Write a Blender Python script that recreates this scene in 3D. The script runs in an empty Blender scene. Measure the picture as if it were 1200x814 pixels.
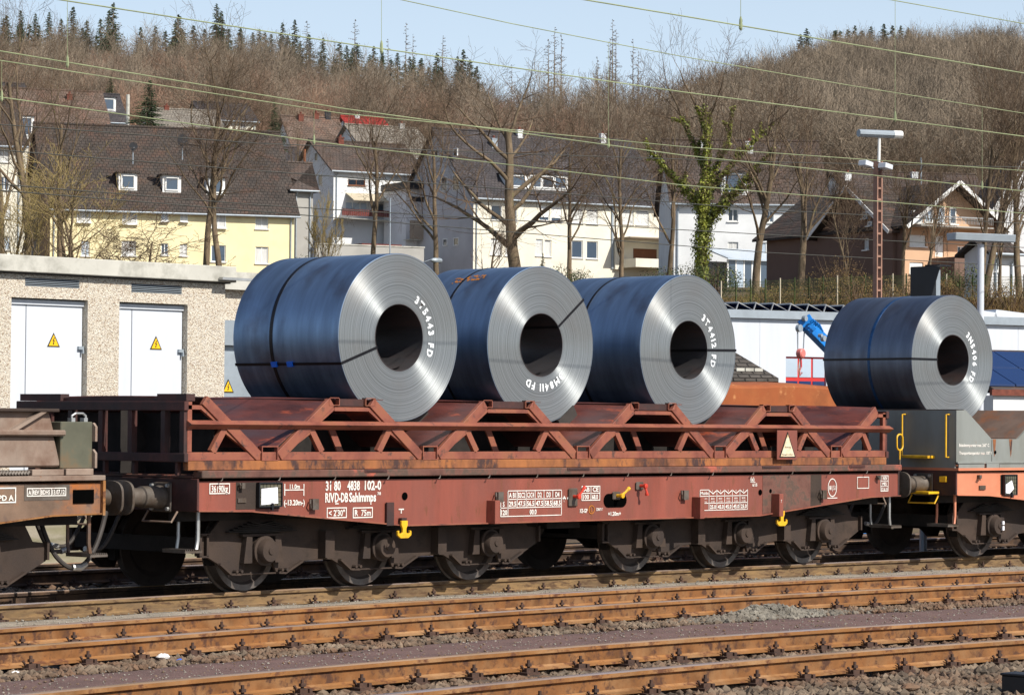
import bpy, math, random
import numpy as np
from mathutils import Vector, Matrix
random.seed(7); RNG = np.random.default_rng(7)
SC = bpy.context.scene
COL = SC.collection
rad = math.radians

# ------------------------------------------------------------------ camera
FPX = 3397.0
CAM = np.array([-21.451, -24.135, 1.883]); YAW, PITCH, ROLL = 0.820, 0.026, 0.008
Fv = np.array([math.sin(YAW)*math.cos(PITCH), math.cos(YAW)*math.cos(PITCH), math.sin(PITCH)])
_r = np.array([math.cos(YAW), -math.sin(YAW), 0.0]); _u = np.cross(_r, Fv)
Rv = _r*math.cos(ROLL)+_u*math.sin(ROLL); Uv = -_r*math.sin(ROLL)+_u*math.cos(ROLL)
cd = bpy.data.cameras.new('camera'); cam = bpy.data.objects.new('camera', cd); COL.objects.link(cam)
cd.sensor_width = 36; cd.lens = FPX/1200*36; cd.clip_end = 9000; cd.clip_start = 0.5
M = Matrix(((Rv[0], Uv[0], -Fv[0], CAM[0]), (Rv[1], Uv[1], -Fv[1], CAM[1]), (Rv[2], Uv[2], -Fv[2], CAM[2]), (0, 0, 0, 1)))
cam.matrix_world = M
SC.camera = cam

# ------------------------------------------------------------------ light
SUN_EL, SUN_AZ = 40.5, 2.5           # azimuth: degrees from -Y towards +X
w = bpy.data.worlds.new('World'); SC.world = w; w.use_nodes = True
nt = w.node_tree; nt.nodes.clear()
bg = nt.nodes.new('ShaderNodeBackground'); wo = nt.nodes.new('ShaderNodeOutputWorld'); sk = nt.nodes.new('ShaderNodeTexSky')
sk.sky_type = 'NISHITA'; sk.sun_disc = False; sk.sun_elevation = rad(SUN_EL); sk.sun_rotation = rad(180-SUN_AZ)
sk.air_density = 0.85; sk.dust_density = 1.5; sk.ozone_density = 1.6; sk.altitude = 300
tcw = nt.nodes.new('ShaderNodeTexCoord'); spw = nt.nodes.new('ShaderNodeSeparateXYZ'); nt.links.new(tcw.outputs['Generated'], spw.inputs[0])
mrw = nt.nodes.new('ShaderNodeMapRange'); mrw.inputs[1].default_value = 0.0; mrw.inputs[2].default_value = 0.42; mrw.inputs[3].default_value = 0.85; mrw.inputs[4].default_value = 0.0; nt.links.new(spw.outputs[2], mrw.inputs[0])
mxw = nt.nodes.new('ShaderNodeMix'); mxw.data_type = 'RGBA'; nt.links.new(mrw.outputs[0], mxw.inputs[0]); nt.links.new(sk.outputs[0], mxw.inputs[6]); mxw.inputs[7].default_value = (7.6, 9.0, 10.4, 1)   # even pale haze towards the horizon, all round
nt.links.new(mxw.outputs[2], bg.inputs[0]); bg.inputs[1].default_value = 0.098
nt.links.new(bg.outputs[0], wo.inputs[0])
sd = bpy.data.lights.new('sun', 'SUN'); sd.energy = 5.0; sd.angle = rad(0.53); sd.color = (1.0, 0.945, 0.86)
so = bpy.data.objects.new('sun', sd); COL.objects.link(so)
S = Vector((math.sin(rad(SUN_AZ))*math.cos(rad(SUN_EL)), -math.cos(rad(SUN_AZ))*math.cos(rad(SUN_EL)), math.sin(rad(SUN_EL))))
so.rotation_euler = S.to_track_quat('Z', 'Y').to_euler(); so.location = (0, -20, 30)
SC.view_settings.view_transform = 'Standard'; SC.view_settings.look = 'None'
SC.view_settings.exposure = 0.18; SC.view_settings.gamma = 1.0; SC.view_settings.use_curve_mapping = False

# ------------------------------------------------------------------ measuring helpers (photo pixel -> point in the place)
def ray(px, py): return Fv+Rv*(px-600)/FPX-Uv*(py-407)/FPX
def at(px, py, d): return CAM+ray(px, py)*d
def onz(px, py, z):
    r = ray(px, py); return CAM+r*(z-CAM[2])/r[2]
def onplane(px, py, o, az):
    """vertical plane through o whose horizontal direction has azimuth az; returns (along, height)"""
    az = rad(az); e = np.array([math.sin(az), math.cos(az)]); n = np.array([e[1], -e[0]])
    r = ray(px, py); t = np.dot(n, np.array(o[:2])-CAM[:2])/np.dot(n, r[:2]); p = CAM+r*t
    return float(np.dot(p[:2]-np.array(o[:2]), e)), float(p[2])

# ------------------------------------------------------------------ terrain height
VT = np.array([-300, 62, 80, 92, 100, 108, 118, 135, 150, 200, 235, 270, 300, 350, 400, 500, 600, 680, 800, 1200, 5000.])
ZT = np.array([-.34, -.34, -.2, .2, 3.2, 5.6, 6.9, 8.0, 8.8, 10.6, 13.0, 17.5, 22., 31., 40., 55., 66., 70., 62., 30., 10.])
RT = np.array([-900, 0, 300, 450, 600, 780, 880, 1000, 1200, 2100.]); RF = np.array([1., .97, .95, .84, .76, .72, .84, .97, .98, .98])
def terr_uv(u, v):
    z = np.interp(v, VT, ZT)
    px = 600+FPX*u/np.maximum(v, 40)
    f = np.interp(px, RT, RF)
    z = np.where(z > 15, 15+(z-15)*f, z)
    bump = np.clip((v-110)/200, 0, 1)
    return z+bump*(1.2*np.sin(u*.045+1)*np.cos(v*.03)+.8*np.sin(u*.11+v*.07))
HF = np.array([math.sin(YAW), math.cos(YAW)]); HR = np.array([math.cos(YAW), -math.sin(YAW)])
def terr(x, y):
    dx, dy = x-CAM[0], y-CAM[1]
    return terr_uv(dx*HR[0]+dy*HR[1], dx*HF[0]+dy*HF[1])

# ------------------------------------------------------------------ materials
MATS = {}
def L(r, g, b):
    def c(v):
        v /= 255.
        return v/12.92 if v <= .04045 else ((v+.055)/1.055)**2.4
    return (c(r), c(g), c(b), 1)
def mat(name, base, dark=None, vary=.2, vscale=4, dirt=None, damt=.5, dscale=2.5, dsoft=.12, stretch=(1, 1, 1), rough=.7, metal=0., bump=0., bscale=40, spec=.5, dirt2=None, d2amt=.4, d2scale=9, coat=0):
    m = bpy.data.materials.new(name); m.use_nodes = True; t = m.node_tree; N = t.nodes; K = t.links
    b = N['Principled BSDF']; b.inputs['Roughness'].default_value = rough; b.inputs['Metallic'].default_value = metal
    b.inputs['Specular IOR Level'].default_value = spec
    if coat: b.inputs['Coat Weight'].default_value = coat
    tc = N.new('ShaderNodeTexCoord'); mp = N.new('ShaderNodeMapping'); mp.inputs['Scale'].default_value = stretch
    oi = N.new('ShaderNodeObjectInfo'); vm = N.new('ShaderNodeVectorMath'); vm.operation = 'MULTIPLY_ADD'
    K.new(oi.outputs['Random'], vm.inputs[0]); vm.inputs[1].default_value = (17, 31, 11); K.new(tc.outputs['Object'], vm.inputs[2])
    K.new(vm.outputs[0], mp.inputs['Vector'])
    def noise(sc, det=5, ro=.6, src=mp.outputs[0]):
        n = N.new('ShaderNodeTexNoise'); n.inputs['Scale'].default_value = sc; n.inputs['Detail'].default_value = det; n.inputs['Roughness'].default_value = ro
        K.new(src, n.inputs['Vector']); return n.outputs['Fac']
    def mix(f, a, c):
        x = N.new('ShaderNodeMix'); x.data_type = 'RGBA'
        K.new(f, x.inputs[0])
        for i, v in ((6, a), (7, c)):
            if isinstance(v, (tuple, list)): x.inputs[i].default_value = v if len(v) == 4 else (*v, 1)
            else: K.new(v, x.inputs[i])
        return x.outputs[2]
    def ramp(src, lo, hi):
        r = N.new('ShaderNodeMapRange'); r.inputs[1].default_value = lo; r.inputs[2].default_value = hi; K.new(src, r.inputs[0]); return r.outputs[0]
    bc = base if len(base) == 4 else (*base, 1)
    dk = dark or tuple(c*(1-vary*2.2) for c in bc[:3])+(1,)
    lt = tuple(min(1, c*(1+vary*.6)) for c in bc[:3])+(1,)
    col = mix(ramp(noise(vscale), .3, .7), dk, lt)
    if dirt is not None:
        th = .72-.44*damt
        col = mix(ramp(noise(dscale, 8, .65), th-dsoft, th+dsoft), col, dirt)
    if dirt2 is not None:
        th = .72-.44*d2amt
        col = mix(ramp(noise(d2scale, 6, .7), th-.05, th+.05), col, dirt2)
    K.new(col, b.inputs['Base Color'])
    if bump:
        bp = N.new('ShaderNodeBump'); bp.inputs['Strength'].default_value = .6; bp.inputs['Distance'].default_value = bump
        K.new(noise(bscale, 4, .6, vm.outputs[0]), bp.inputs['Height']); K.new(bp.outputs[0], b.inputs['Normal'])
    MATS[name] = m; return m
RUST = L(120, 62, 28); DKRUST = L(58, 34, 26)
mat('red_paint', L(146, 76, 60), vary=.18, vscale=1.4, stretch=(1.7, 1, .38), dirt=L(112, 68, 58), damt=.42, dscale=1.1, dsoft=.22, dirt2=L(112, 66, 46), d2amt=.2, d2scale=7, rough=.55, bump=.002)
mat('red_paint_worn', L(154, 88, 70), vary=.25, vscale=3, dirt=L(134, 84, 58), damt=.35, dscale=3, dirt2=L(78, 56, 50), d2amt=.22, d2scale=7, rough=.6, bump=.003)
mat('rust_band', L(132, 82, 54), vary=.35, vscale=7, dirt=L(160, 100, 54), damt=.45, dscale=2.2, dirt2=L(66, 44, 40), d2amt=.36, d2scale=5, stretch=(1, 1, .45), rough=.8, bump=.004)
mat('deck_edge', L(118, 78, 66), vary=.25, vscale=5, dirt=L(160, 84, 66), damt=.34, dscale=.8, dsoft=.02, dirt2=L(84, 66, 56), d2amt=.4, d2scale=5, rough=.7, bump=.003)
mat('cradle_steel', L(112, 60, 50), vary=.3, vscale=2.5, dirt=L(84, 62, 62), damt=.4, dscale=1.6, stretch=(2, .5, 2), dirt2=L(170, 82, 52), d2amt=.22, d2scale=2.2, rough=.5, bump=.003)
mat('dark_frame', L(88, 48, 42), vary=.3, vscale=3, dirt=L(52, 36, 34), damt=.5, dscale=2, rough=.65, bump=.003)
mat('bogie_grime', L(74, 58, 47), vary=.3, vscale=5, dirt=L(48, 38, 33), damt=.48, dscale=2.5, rough=.85, bump=.005)
mat('under_black', L(38, 33, 30), vary=.3, vscale=5, rough=.9, bump=.004)
mat('wheel_tread', L(112, 104, 98), vary=.15, vscale=8, dirt=L(84, 66, 56), damt=.35, dscale=5, rough=.5, metal=.45)
mat('wheel_disc', L(84, 72, 66), vary=.2, vscale=6, dirt=L(50, 42, 38), damt=.4, dscale=3, rough=.8)
mat('buffer_steel', L(104, 96, 88), vary=.2, vscale=6, dirt=L(74, 60, 48), damt=.45, dscale=4, rough=.6, metal=.2, bump=.002)
mat('bright_steel', L(190, 190, 188), vary=.12, rough=.35, metal=.6)
mat('yellow', L(236, 182, 30), vary=.1, dirt=L(150, 110, 40), damt=.18, dscale=9, rough=.5)
mat('white_print', L(228, 224, 216), vary=.06, vscale=20, dirt=L(186, 140, 124), damt=.12, dscale=14, rough=.6)
mat('coil_white', L(235, 240, 242), vary=.04, rough=.6)
mat('hole', L(7, 7, 7), vary=.1, rough=1, spec=0)
mat('orange_print', L(196, 120, 30), vary=.2, vscale=12, rough=.7)
mat('red_handle', L(205, 62, 42), vary=.1, rough=.5)
mat('rubber', L(58, 52, 48), vary=.2, rough=.7, bump=.001)
mat('paper', L(238, 238, 244), vary=.03, vscale=30, rough=.7)
mat('strap', L(34, 32, 36), vary=.2, vscale=12, rough=.4, metal=.5)
mat('blue_strap', L(44, 84, 130), vary=.2, vscale=12, rough=.35, metal=.5)
mat('blue_clip', L(30, 110, 225), vary=.1, rough=.4)
mat('grime_beige', L(150, 132, 118), vary=.14, vscale=2.5, dirt=L(108, 84, 70), damt=.36, dscale=1.6, dirt2=L(122, 76, 40), d2amt=.08, rough=.8, bump=.003)
mat('brown_sill', L(124, 100, 82), vary=.2, vscale=2, dirt=L(158, 92, 40), damt=.34, dscale=1.4, dirt2=L(88, 72, 66), d2amt=.3, d2scale=3, rough=.7, bump=.003)
mat('olive_box', L(92, 92, 76), vary=.15, vscale=3, dirt=L(110, 84, 56), damt=.18, dscale=3, rough=.65)
mat('orange_paint', L(204, 130, 98), vary=.08, vscale=2, dirt=L(190, 110, 80), damt=.3, dscale=1.5, dirt2=L(110, 64, 50), d2amt=.05, rough=.55, bump=.002)
mat('grey_paint', L(136, 140, 136), vary=.08, vscale=1.5, dirt=L(116, 116, 108), damt=.35, dscale=1.2, stretch=(1, 1, .35), dirt2=L(128, 84, 50), d2amt=.06, d2scale=3, rough=.5, bump=.001)
mat('brown_plate', L(112, 92, 80), vary=.15, vscale=4, dirt=L(140, 84, 46), damt=.25, dscale=3, rough=.7, bump=.003)
mat('rail_side', L(148, 100, 52), vary=.22, vscale=3, dirt=L(162, 126, 88), damt=.28, dscale=1.7, stretch=(.8, 1, 1.2), dirt2=L(96, 58, 34), d2amt=.34, d2scale=6, rough=.8, bump=.003)
mat('rail_side_dull', L(112, 90, 64), vary=.2, vscale=3, dirt=L(138, 110, 72), damt=.42, dscale=4, stretch=(.5, 1, 2), dirt2=L(84, 62, 42), d2amt=.4, d2scale=9, rough=.85, bump=.003)
mat('rail_web', L(134, 88, 46), vary=.25, vscale=4, dirt=L(140, 104, 68), damt=.3, dscale=3, dirt2=L(78, 50, 34), d2amt=.35, d2scale=7, rough=.9, bump=.003)
mat('rail_side_shaded', L(70, 52, 40), vary=.3, vscale=3, dirt=L(96, 72, 50), damt=.3, dscale=3, rough=.85, bump=.003)  # rusty rails behind the near one, wagon shade put into the colour
mat('plinth', L(158, 150, 134), vary=.15, vscale=1.5, dirt=L(112, 110, 70), damt=.42, dscale=1.2, stretch=(.6, 1, 2), rough=.95, bump=.004)
mat('rail_top', L(176, 142, 108), vary=.15, vscale=3, dirt=L(150, 140, 140), damt=.42, dscale=1.4, stretch=(.3, 3, 1), rough=.42, metal=.55)
mat('fastening_rust', L(92, 66, 52), vary=.3, vscale=18, dirt=L(64, 46, 38), damt=.5, dscale=12, rough=.85, bump=.003)
mat('sleeper_wood', L(78, 64, 54), vary=.35, vscale=5, stretch=(3, 1, 3), dirt=L(110, 92, 74), damt=.35, dscale=4, rough=.95, bump=.01, bscale=25)
mat('ballast', L(112, 96, 84), vary=.5, vscale=26, dirt=L(140, 124, 108), damt=.35, dscale=18, dirt2=L(60, 44, 38), d2amt=.5, d2scale=14, rough=.95, bump=.03, bscale=22)
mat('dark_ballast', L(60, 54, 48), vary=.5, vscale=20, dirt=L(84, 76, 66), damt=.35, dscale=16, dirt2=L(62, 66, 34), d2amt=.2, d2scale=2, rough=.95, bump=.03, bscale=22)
mat('path_gravel', L(112, 86, 80), vary=.22, vscale=2, dirt=L(88, 66, 62), damt=.42, dscale=60, dirt2=L(138, 114, 106), d2amt=.32, d2scale=85, rough=.97, bump=.008, bscale=90)
mat('grey_gravel', L(176, 164, 146), vary=.2, vscale=6, dirt=L(112, 104, 94), damt=.4, dscale=45, dirt2=L(180, 168, 152), d2amt=.25, d2scale=70, rough=.95, bump=.01, bscale=60)
mat('stone', L(128, 112, 94), vary=.38, vscale=2.5, dirt=L(110, 80, 58), damt=.42, dscale=1.3, rough=.9, bump=.002, bscale=60)
mat('pale_stone', L(158, 152, 140), vary=.25, vscale=2.5, rough=.9)
mat('heap_stone', L(134, 128, 116), vary=.3, vscale=2.5, dirt=L(108, 98, 86), damt=.35, dscale=1.3, rough=.9)
mat('leafmould', L(112, 90, 66), vary=.35, vscale=.6, dirt=L(90, 94, 50), damt=.3, dscale=.15, dirt2=L(74, 60, 46), d2amt=.4, d2scale=1.2, rough=1, bump=.05, bscale=6)
mat('bark', L(128, 110, 88), vary=.28, vscale=2.2, stretch=(2, 2, .6), dirt=L(98, 86, 66), damt=.35, dscale=5, dirt2=L(112, 116, 60), d2amt=.15, d2scale=1.5, rough=.95, bump=.02, bscale=12)
mat('twig', L(100, 82, 64), vary=.2, vscale=.5, rough=.95)
mat('twig_pale', L(150, 132, 84), vary=.2, vscale=.5, rough=.95)
mat('twig_brown', L(162, 131, 109), vary=.3, vscale=.08, rough=.95)
mat('twig_grey', L(148, 133, 114), vary=.32, vscale=.06, rough=.95)
mat('ivy', L(168, 172, 66), vary=.45, vscale=2, dirt=L(104, 118, 48), damt=.38, dscale=4, rough=.6)
mat('needles', L(46, 68, 42), vary=.3, vscale=.8, dirt=L(62, 82, 48), damt=.4, dscale=.5, rough=.8)
mat('bush_green', L(62, 78, 38), vary=.35, vscale=2, dirt=L(104, 104, 50), damt=.3, dscale=2, rough=.85)
mat('bush_brown', L(126, 98, 62), vary=.3, vscale=2, dirt=L(120, 112, 56), damt=.3, dscale=1, rough=.95)
mat('grass', L(112, 116, 52), vary=.3, vscale=1, dirt=L(140, 122, 74), damt=.45, dscale=2, rough=.9)
mat('roof_dark', L(78, 68, 64), vary=.2, vscale=.5, dirt=L(100, 70, 58), damt=.2, dscale=3, rough=.9)
mat('black_metal', L(22, 24, 30), vary=.2, rough=.5)
mat('wire_copper', L(150, 160, 120), vary=.15, vscale=2, rough=.6)
mat('wire_dark', L(78, 78, 72), vary=.1, rough=.6)
mat('concrete', L(196, 194, 184), vary=.08, vscale=1.2, dirt=L(140, 138, 128), damt=.25, dscale=2, rough=.9, bump=.002)
mat('galvanised', L(158, 168, 176), vary=.08, vscale=3, rough=.5, metal=.3)
mat('lattice_paint', L(160, 122, 104), vary=.15, vscale=4, rough=.7)
mat('door_white', L(204, 209, 216), vary=.03, vscale=1.5, stretch=(4, 1, .3), rough=.55)
mat('hazard_yellow', L(244, 190, 20), vary=.03, rough=.5)
mat('hazard_black', L(20, 18, 16), vary=.03, rough=.5)
mat('board_cream', L(222, 210, 180), vary=.08, dirt=L(190, 150, 90), damt=.28, dscale=12, rough=.6)
mat('crane_blue', L(22, 128, 214), vary=.1, vscale=4, dirt=L(16, 70, 130), damt=.2, dscale=6, rough=.4)
mat('block_red', L(214, 120, 112), vary=.08, rough=.5)
mat('frame_red', L(200, 44, 40), vary=.05, rough=.5)
mat('rusty_sheet', L(160, 92, 48), vary=.2, vscale=2.2, dirt=L(150, 78, 38), damt=.5, dscale=1.2, dirt2=L(184, 124, 76), d2amt=.2, d2scale=3.5, rough=.85, bump=.004)
mat('window_frame', L(232, 232, 228), vary=.03, rough=.6)
mat('brown_frame', L(120, 72, 42), vary=.1, rough=.6)
mat('curtain', L(214, 214, 210), vary=.12, vscale=5, stretch=(3, 3, .3), rough=.9)
mat('chimney_brick', L(120, 66, 52), vary=.2, vscale=8, rough=.9)
mat('litter_white', L(230, 228, 224), vary=.05, rough=.7)

def glassmat(name, c, rough=.08):
    m = bpy.data.materials.new(name); m.use_nodes = True; b = m.node_tree.nodes['Principled BSDF']
    b.inputs['Base Color'].default_value = c; b.inputs['Roughness'].default_value = rough; b.inputs['Specular IOR Level'].default_value = .8
    t = m.node_tree; n = t.nodes.new('ShaderNodeTexNoise'); n.inputs['Scale'].default_value = 1.3; bp = t.nodes.new('ShaderNodeBump'); bp.inputs['Distance'].default_value = .02; bp.inputs['Strength'].default_value = .3
    tc = t.nodes.new('ShaderNodeTexCoord'); t.links.new(tc.outputs['Object'], n.inputs[0]); t.links.new(n.outputs[0], bp.inputs['Height']); t.links.new(bp.outputs[0], b.inputs['Normal'])
    MATS[name] = m
glassmat('pane', L(70, 84, 100)); glassmat('pane_dark', L(34, 42, 52)); glassmat('pane_light', L(176, 190, 204)); glassmat('solar', L(30, 52, 96), .15)

def wallmat(name, c, kind='plaster'):
    m = mat(name, c, vary=.05, vscale=.6, dirt=tuple(x*.8 for x in c[:3])+(1,), damt=.2, dscale=.5, rough=.92, bump=.004, bscale=30)
    return m
def roofmat(name, c, c2, row=.32):
    m = mat(name, c, vary=.22, vscale=1.1, dirt=c2, damt=.3, dscale=.9, dirt2=tuple(x*.55 for x in c[:3])+(1,), d2amt=.38, d2scale=5, rough=.88)
    t = m.node_tree; N = t.nodes; b = N['Principled BSDF']
    tc = N.new('ShaderNodeTexCoord'); br = N.new('ShaderNodeTexBrick'); br.inputs['Scale'].default_value = 1; br.inputs['Brick Width'].default_value = .3
    br.inputs['Row Height'].default_value = row; br.inputs['Mortar Size'].default_value = .03; br.inputs['Mortar Smooth'].default_value = 1
    sep = N.new('ShaderNodeSeparateXYZ'); cmb = N.new('ShaderNodeCombineXYZ'); ad = N.new('ShaderNodeMath'); ad.operation = 'ADD'
    t.links.new(tc.outputs['Object'], sep.inputs[0]); t.links.new(sep.outputs[0], ad.inputs[0]); t.links.new(sep.outputs[1], ad.inputs[1]); ad.inputs[1].default_value = 0
    t.links.new(sep.outputs[0], cmb.inputs[0])
    m2 = N.new('ShaderNodeMath'); m2.operation = 'MULTIPLY'; m2.inputs[1].default_value = 1.5; t.links.new(sep.outputs[2], m2.inputs[0]); t.links.new(m2.outputs[0], cmb.inputs[1])
    t.links.new(cmb.outputs[0], br.inputs['Vector'])
    bp = N.new('ShaderNodeBump'); bp.inputs['Distance'].default_value = .05; bp.inputs['Strength'].default_value = 1; bp.invert = True
    t.links.new(br.outputs['Fac'], bp.inputs['Height']); t.links.new(bp.outputs[0], b.inputs['Normal'])
    src = b.inputs['Base Color'].links[0].from_socket
    mx = N.new('ShaderNodeMix'); mx.data_type = 'RGBA'; mx.blend_type = 'MULTIPLY'
    mr = N.new('ShaderNodeMapRange'); mr.inputs[3].default_value = 0; mr.inputs[4].default_value = .55; t.links.new(br.outputs['Fac'], mr.inputs[0]); t.links.new(mr.outputs[0], mx.inputs[0])
    t.links.new(src, mx.inputs[6]); mx.inputs[7].default_value = (.35, .32, .3, 1); t.links.new(mx.outputs[2], b.inputs['Base Color'])
    return m
def pebble():
    m = mat('pebbledash', L(212, 202, 184), vary=.06, vscale=3, rough=.95)
    t = m.node_tree; N = t.nodes; b = N['Principled BSDF']; tc = N.new('ShaderNodeTexCoord'); v = N.new('ShaderNodeTexVoronoi'); v.inputs['Scale'].default_value = 64
    t.links.new(tc.outputs['Object'], v.inputs[0]); cr = N.new('ShaderNodeValToRGB'); sp = N.new('ShaderNodeSeparateColor'); t.links.new(v.outputs['Color'], sp.inputs[0]); t.links.new(sp.outputs[0], cr.inputs[0])
    e = cr.color_ramp.elements; e[0].position = 0; e[0].color = L(150, 128, 110); e[1].position = 1; e[1].color = L(232, 226, 212)
    for p, c in ((.15, L(172, 156, 136)), (.35, L(206, 196, 178)), (.7, L(216, 208, 192)), (.85, L(176, 168, 158))):
        x = e.new(p); x.color = c
    t.links.new(cr.outputs[0], b.inputs['Base Color'])
    bp = N.new('ShaderNodeBump'); bp.inputs['Distance'].default_value = .012; bp.invert = True; t.links.new(v.outputs['Distance'], bp.inputs['Height']); t.links.new(bp.outputs[0], b.inputs['Normal'])
pebble()

ANIROT = 0.25
def coilmats():
    # outer wrap: dark blue mill scale, streaked round the coil (axis Y)
    for nm, c1, c2 in (('coil_wrap', L(132, 157, 188), L(104, 124, 150)), ('coil_wrap_dark', L(112, 122, 140), L(90, 98, 114)), ('coil_wrap_teal', L(50, 120, 110), L(36, 70, 70))):
        m = bpy.data.materials.new(nm); m.use_nodes = True; t = m.node_tree; N = t.nodes; K = t.links; b = N['Principled BSDF']
        tc = N.new('ShaderNodeTexCoord'); mp = N.new('ShaderNodeMapping'); mp.inputs['Scale'].default_value = (.5, 3.5, .5); K.new(tc.outputs['Object'], mp.inputs[0])
        n = N.new('ShaderNodeTexNoise'); n.inputs['Scale'].default_value = 2.2; n.inputs['Detail'].default_value = 7; K.new(mp.outputs[0], n.inputs[0])
        n2 = N.new('ShaderNodeTexNoise'); n2.inputs['Scale'].default_value = 1.4; n2.inputs['Detail'].default_value = 4; K.new(tc.outputs['Object'], n2.inputs[0])
        mx = N.new('ShaderNodeMix'); mx.data_type = 'RGBA'; mr = N.new('ShaderNodeMapRange'); mr.inputs[1].default_value = .3; mr.inputs[2].default_value = .7; K.new(n.outputs[0], mr.inputs[0]); K.new(mr.outputs[0], mx.inputs[0])
        mx.inputs[6].default_value = c1; mx.inputs[7].default_value = c2
        mx2 = N.new('ShaderNodeMix'); mx2.data_type = 'RGBA'; mr2 = N.new('ShaderNodeMapRange'); mr2.inputs[1].default_value = .5; mr2.inputs[2].default_value = .75; K.new(n2.outputs[0], mr2.inputs[0]); K.new(mr2.outputs[0], mx2.inputs[0])
        K.new(mx.outputs[2], mx2.inputs[6]); mx2.inputs[7].default_value = L(84, 78, 84); K.new(mx2.outputs[2], b.inputs['Base Color'])
        b.inputs['Metallic'].default_value = .85; b.inputs['Anisotropic'].default_value = .3
        mr3 = N.new('ShaderNodeMapRange'); mr3.inputs[3].default_value = .36; mr3.inputs[4].default_value = .52; K.new(n.outputs[0], mr3.inputs[0]); K.new(mr3.outputs[0], b.inputs['Roughness'])
        bp = N.new('ShaderNodeBump'); bp.inputs['Distance'].default_value = .01; bp.inputs['Strength'].default_value = .15; K.new(n2.outputs[0], bp.inputs['Height']); K.new(bp.outputs[0], b.inputs['Normal'])
        MATS[nm] = m
    # rolled edge: concentric wraps
    m = bpy.data.materials.new('coil_edge'); m.use_nodes = True; t = m.node_tree; N = t.nodes; K = t.links; b = N['Principled BSDF']
    tc = N.new('ShaderNodeTexCoord'); sp = N.new('ShaderNodeSeparateXYZ'); K.new(tc.outputs['Object'], sp.inputs[0])
    cb = N.new('ShaderNodeCombineXYZ'); K.new(sp.outputs[0], cb.inputs[0]); K.new(sp.outputs[2], cb.inputs[2])
    ln = N.new('ShaderNodeVectorMath'); ln.operation = 'LENGTH'; K.new(cb.outputs[0], ln.inputs[0])
    def rn(sc, det):
        n = N.new('ShaderNodeTexNoise'); n.noise_dimensions = '1D'; n.inputs['Scale'].default_value = sc; n.inputs['Detail'].default_value = det; n.inputs['Roughness'].default_value = .8; K.new(ln.outputs['Value'], n.inputs['W']); return n.outputs[0]
    mx = N.new('ShaderNodeMix'); mx.data_type = 'RGBA'; mr = N.new('ShaderNodeMapRange'); mr.inputs[1].default_value = .32; mr.inputs[2].default_value = .68; K.new(rn(55, 6), mr.inputs[0]); K.new(mr.outputs[0], mx.inputs[0])
    mx.inputs[6].default_value = L(104, 109, 111); mx.inputs[7].default_value = L(160, 165, 167)
    n3 = N.new('ShaderNodeTexNoise'); n3.inputs['Scale'].default_value = 2; n3.inputs['Detail'].default_value = 5; K.new(tc.outputs['Object'], n3.inputs[0])
    mx3 = N.new('ShaderNodeMix'); mx3.data_type = 'RGBA'; mr3 = N.new('ShaderNodeMapRange'); mr3.inputs[1].default_value = .5; mr3.inputs[2].default_value = .8; mr3.inputs[4].default_value = .5; K.new(n3.outputs[0], mr3.inputs[0]); K.new(mr3.outputs[0], mx3.inputs[0])
    K.new(mx.outputs[2], mx3.inputs[6]); mx3.inputs[7].default_value = L(130, 126, 122); K.new(mx3.outputs[2], b.inputs['Base Color'])
    b.inputs['Metallic'].default_value = .5; b.inputs['Roughness'].default_value = .43; b.inputs['Anisotropic'].default_value = .95; b.inputs['Anisotropic Rotation'].default_value = ANIROT
    tg = N.new('ShaderNodeTangent'); tg.direction_type = 'RADIAL'; tg.axis = 'Y'; K.new(tg.outputs[0], b.inputs['Tangent'])
    bp = N.new('ShaderNodeBump'); bp.inputs['Distance'].default_value = .0006; bp.inputs['Strength'].default_value = .25; K.new(rn(130, 4), bp.inputs['Height']); K.new(bp.outputs[0], b.inputs['Normal'])
    MATS['coil_edge'] = m
    mat('coil_bore', L(84, 82, 84), vary=.25, vscale=2, stretch=(1, .2, 1), dirt=L(92, 74, 70), damt=.3, dscale=3, rough=.45, metal=.5)
coilmats()

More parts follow.
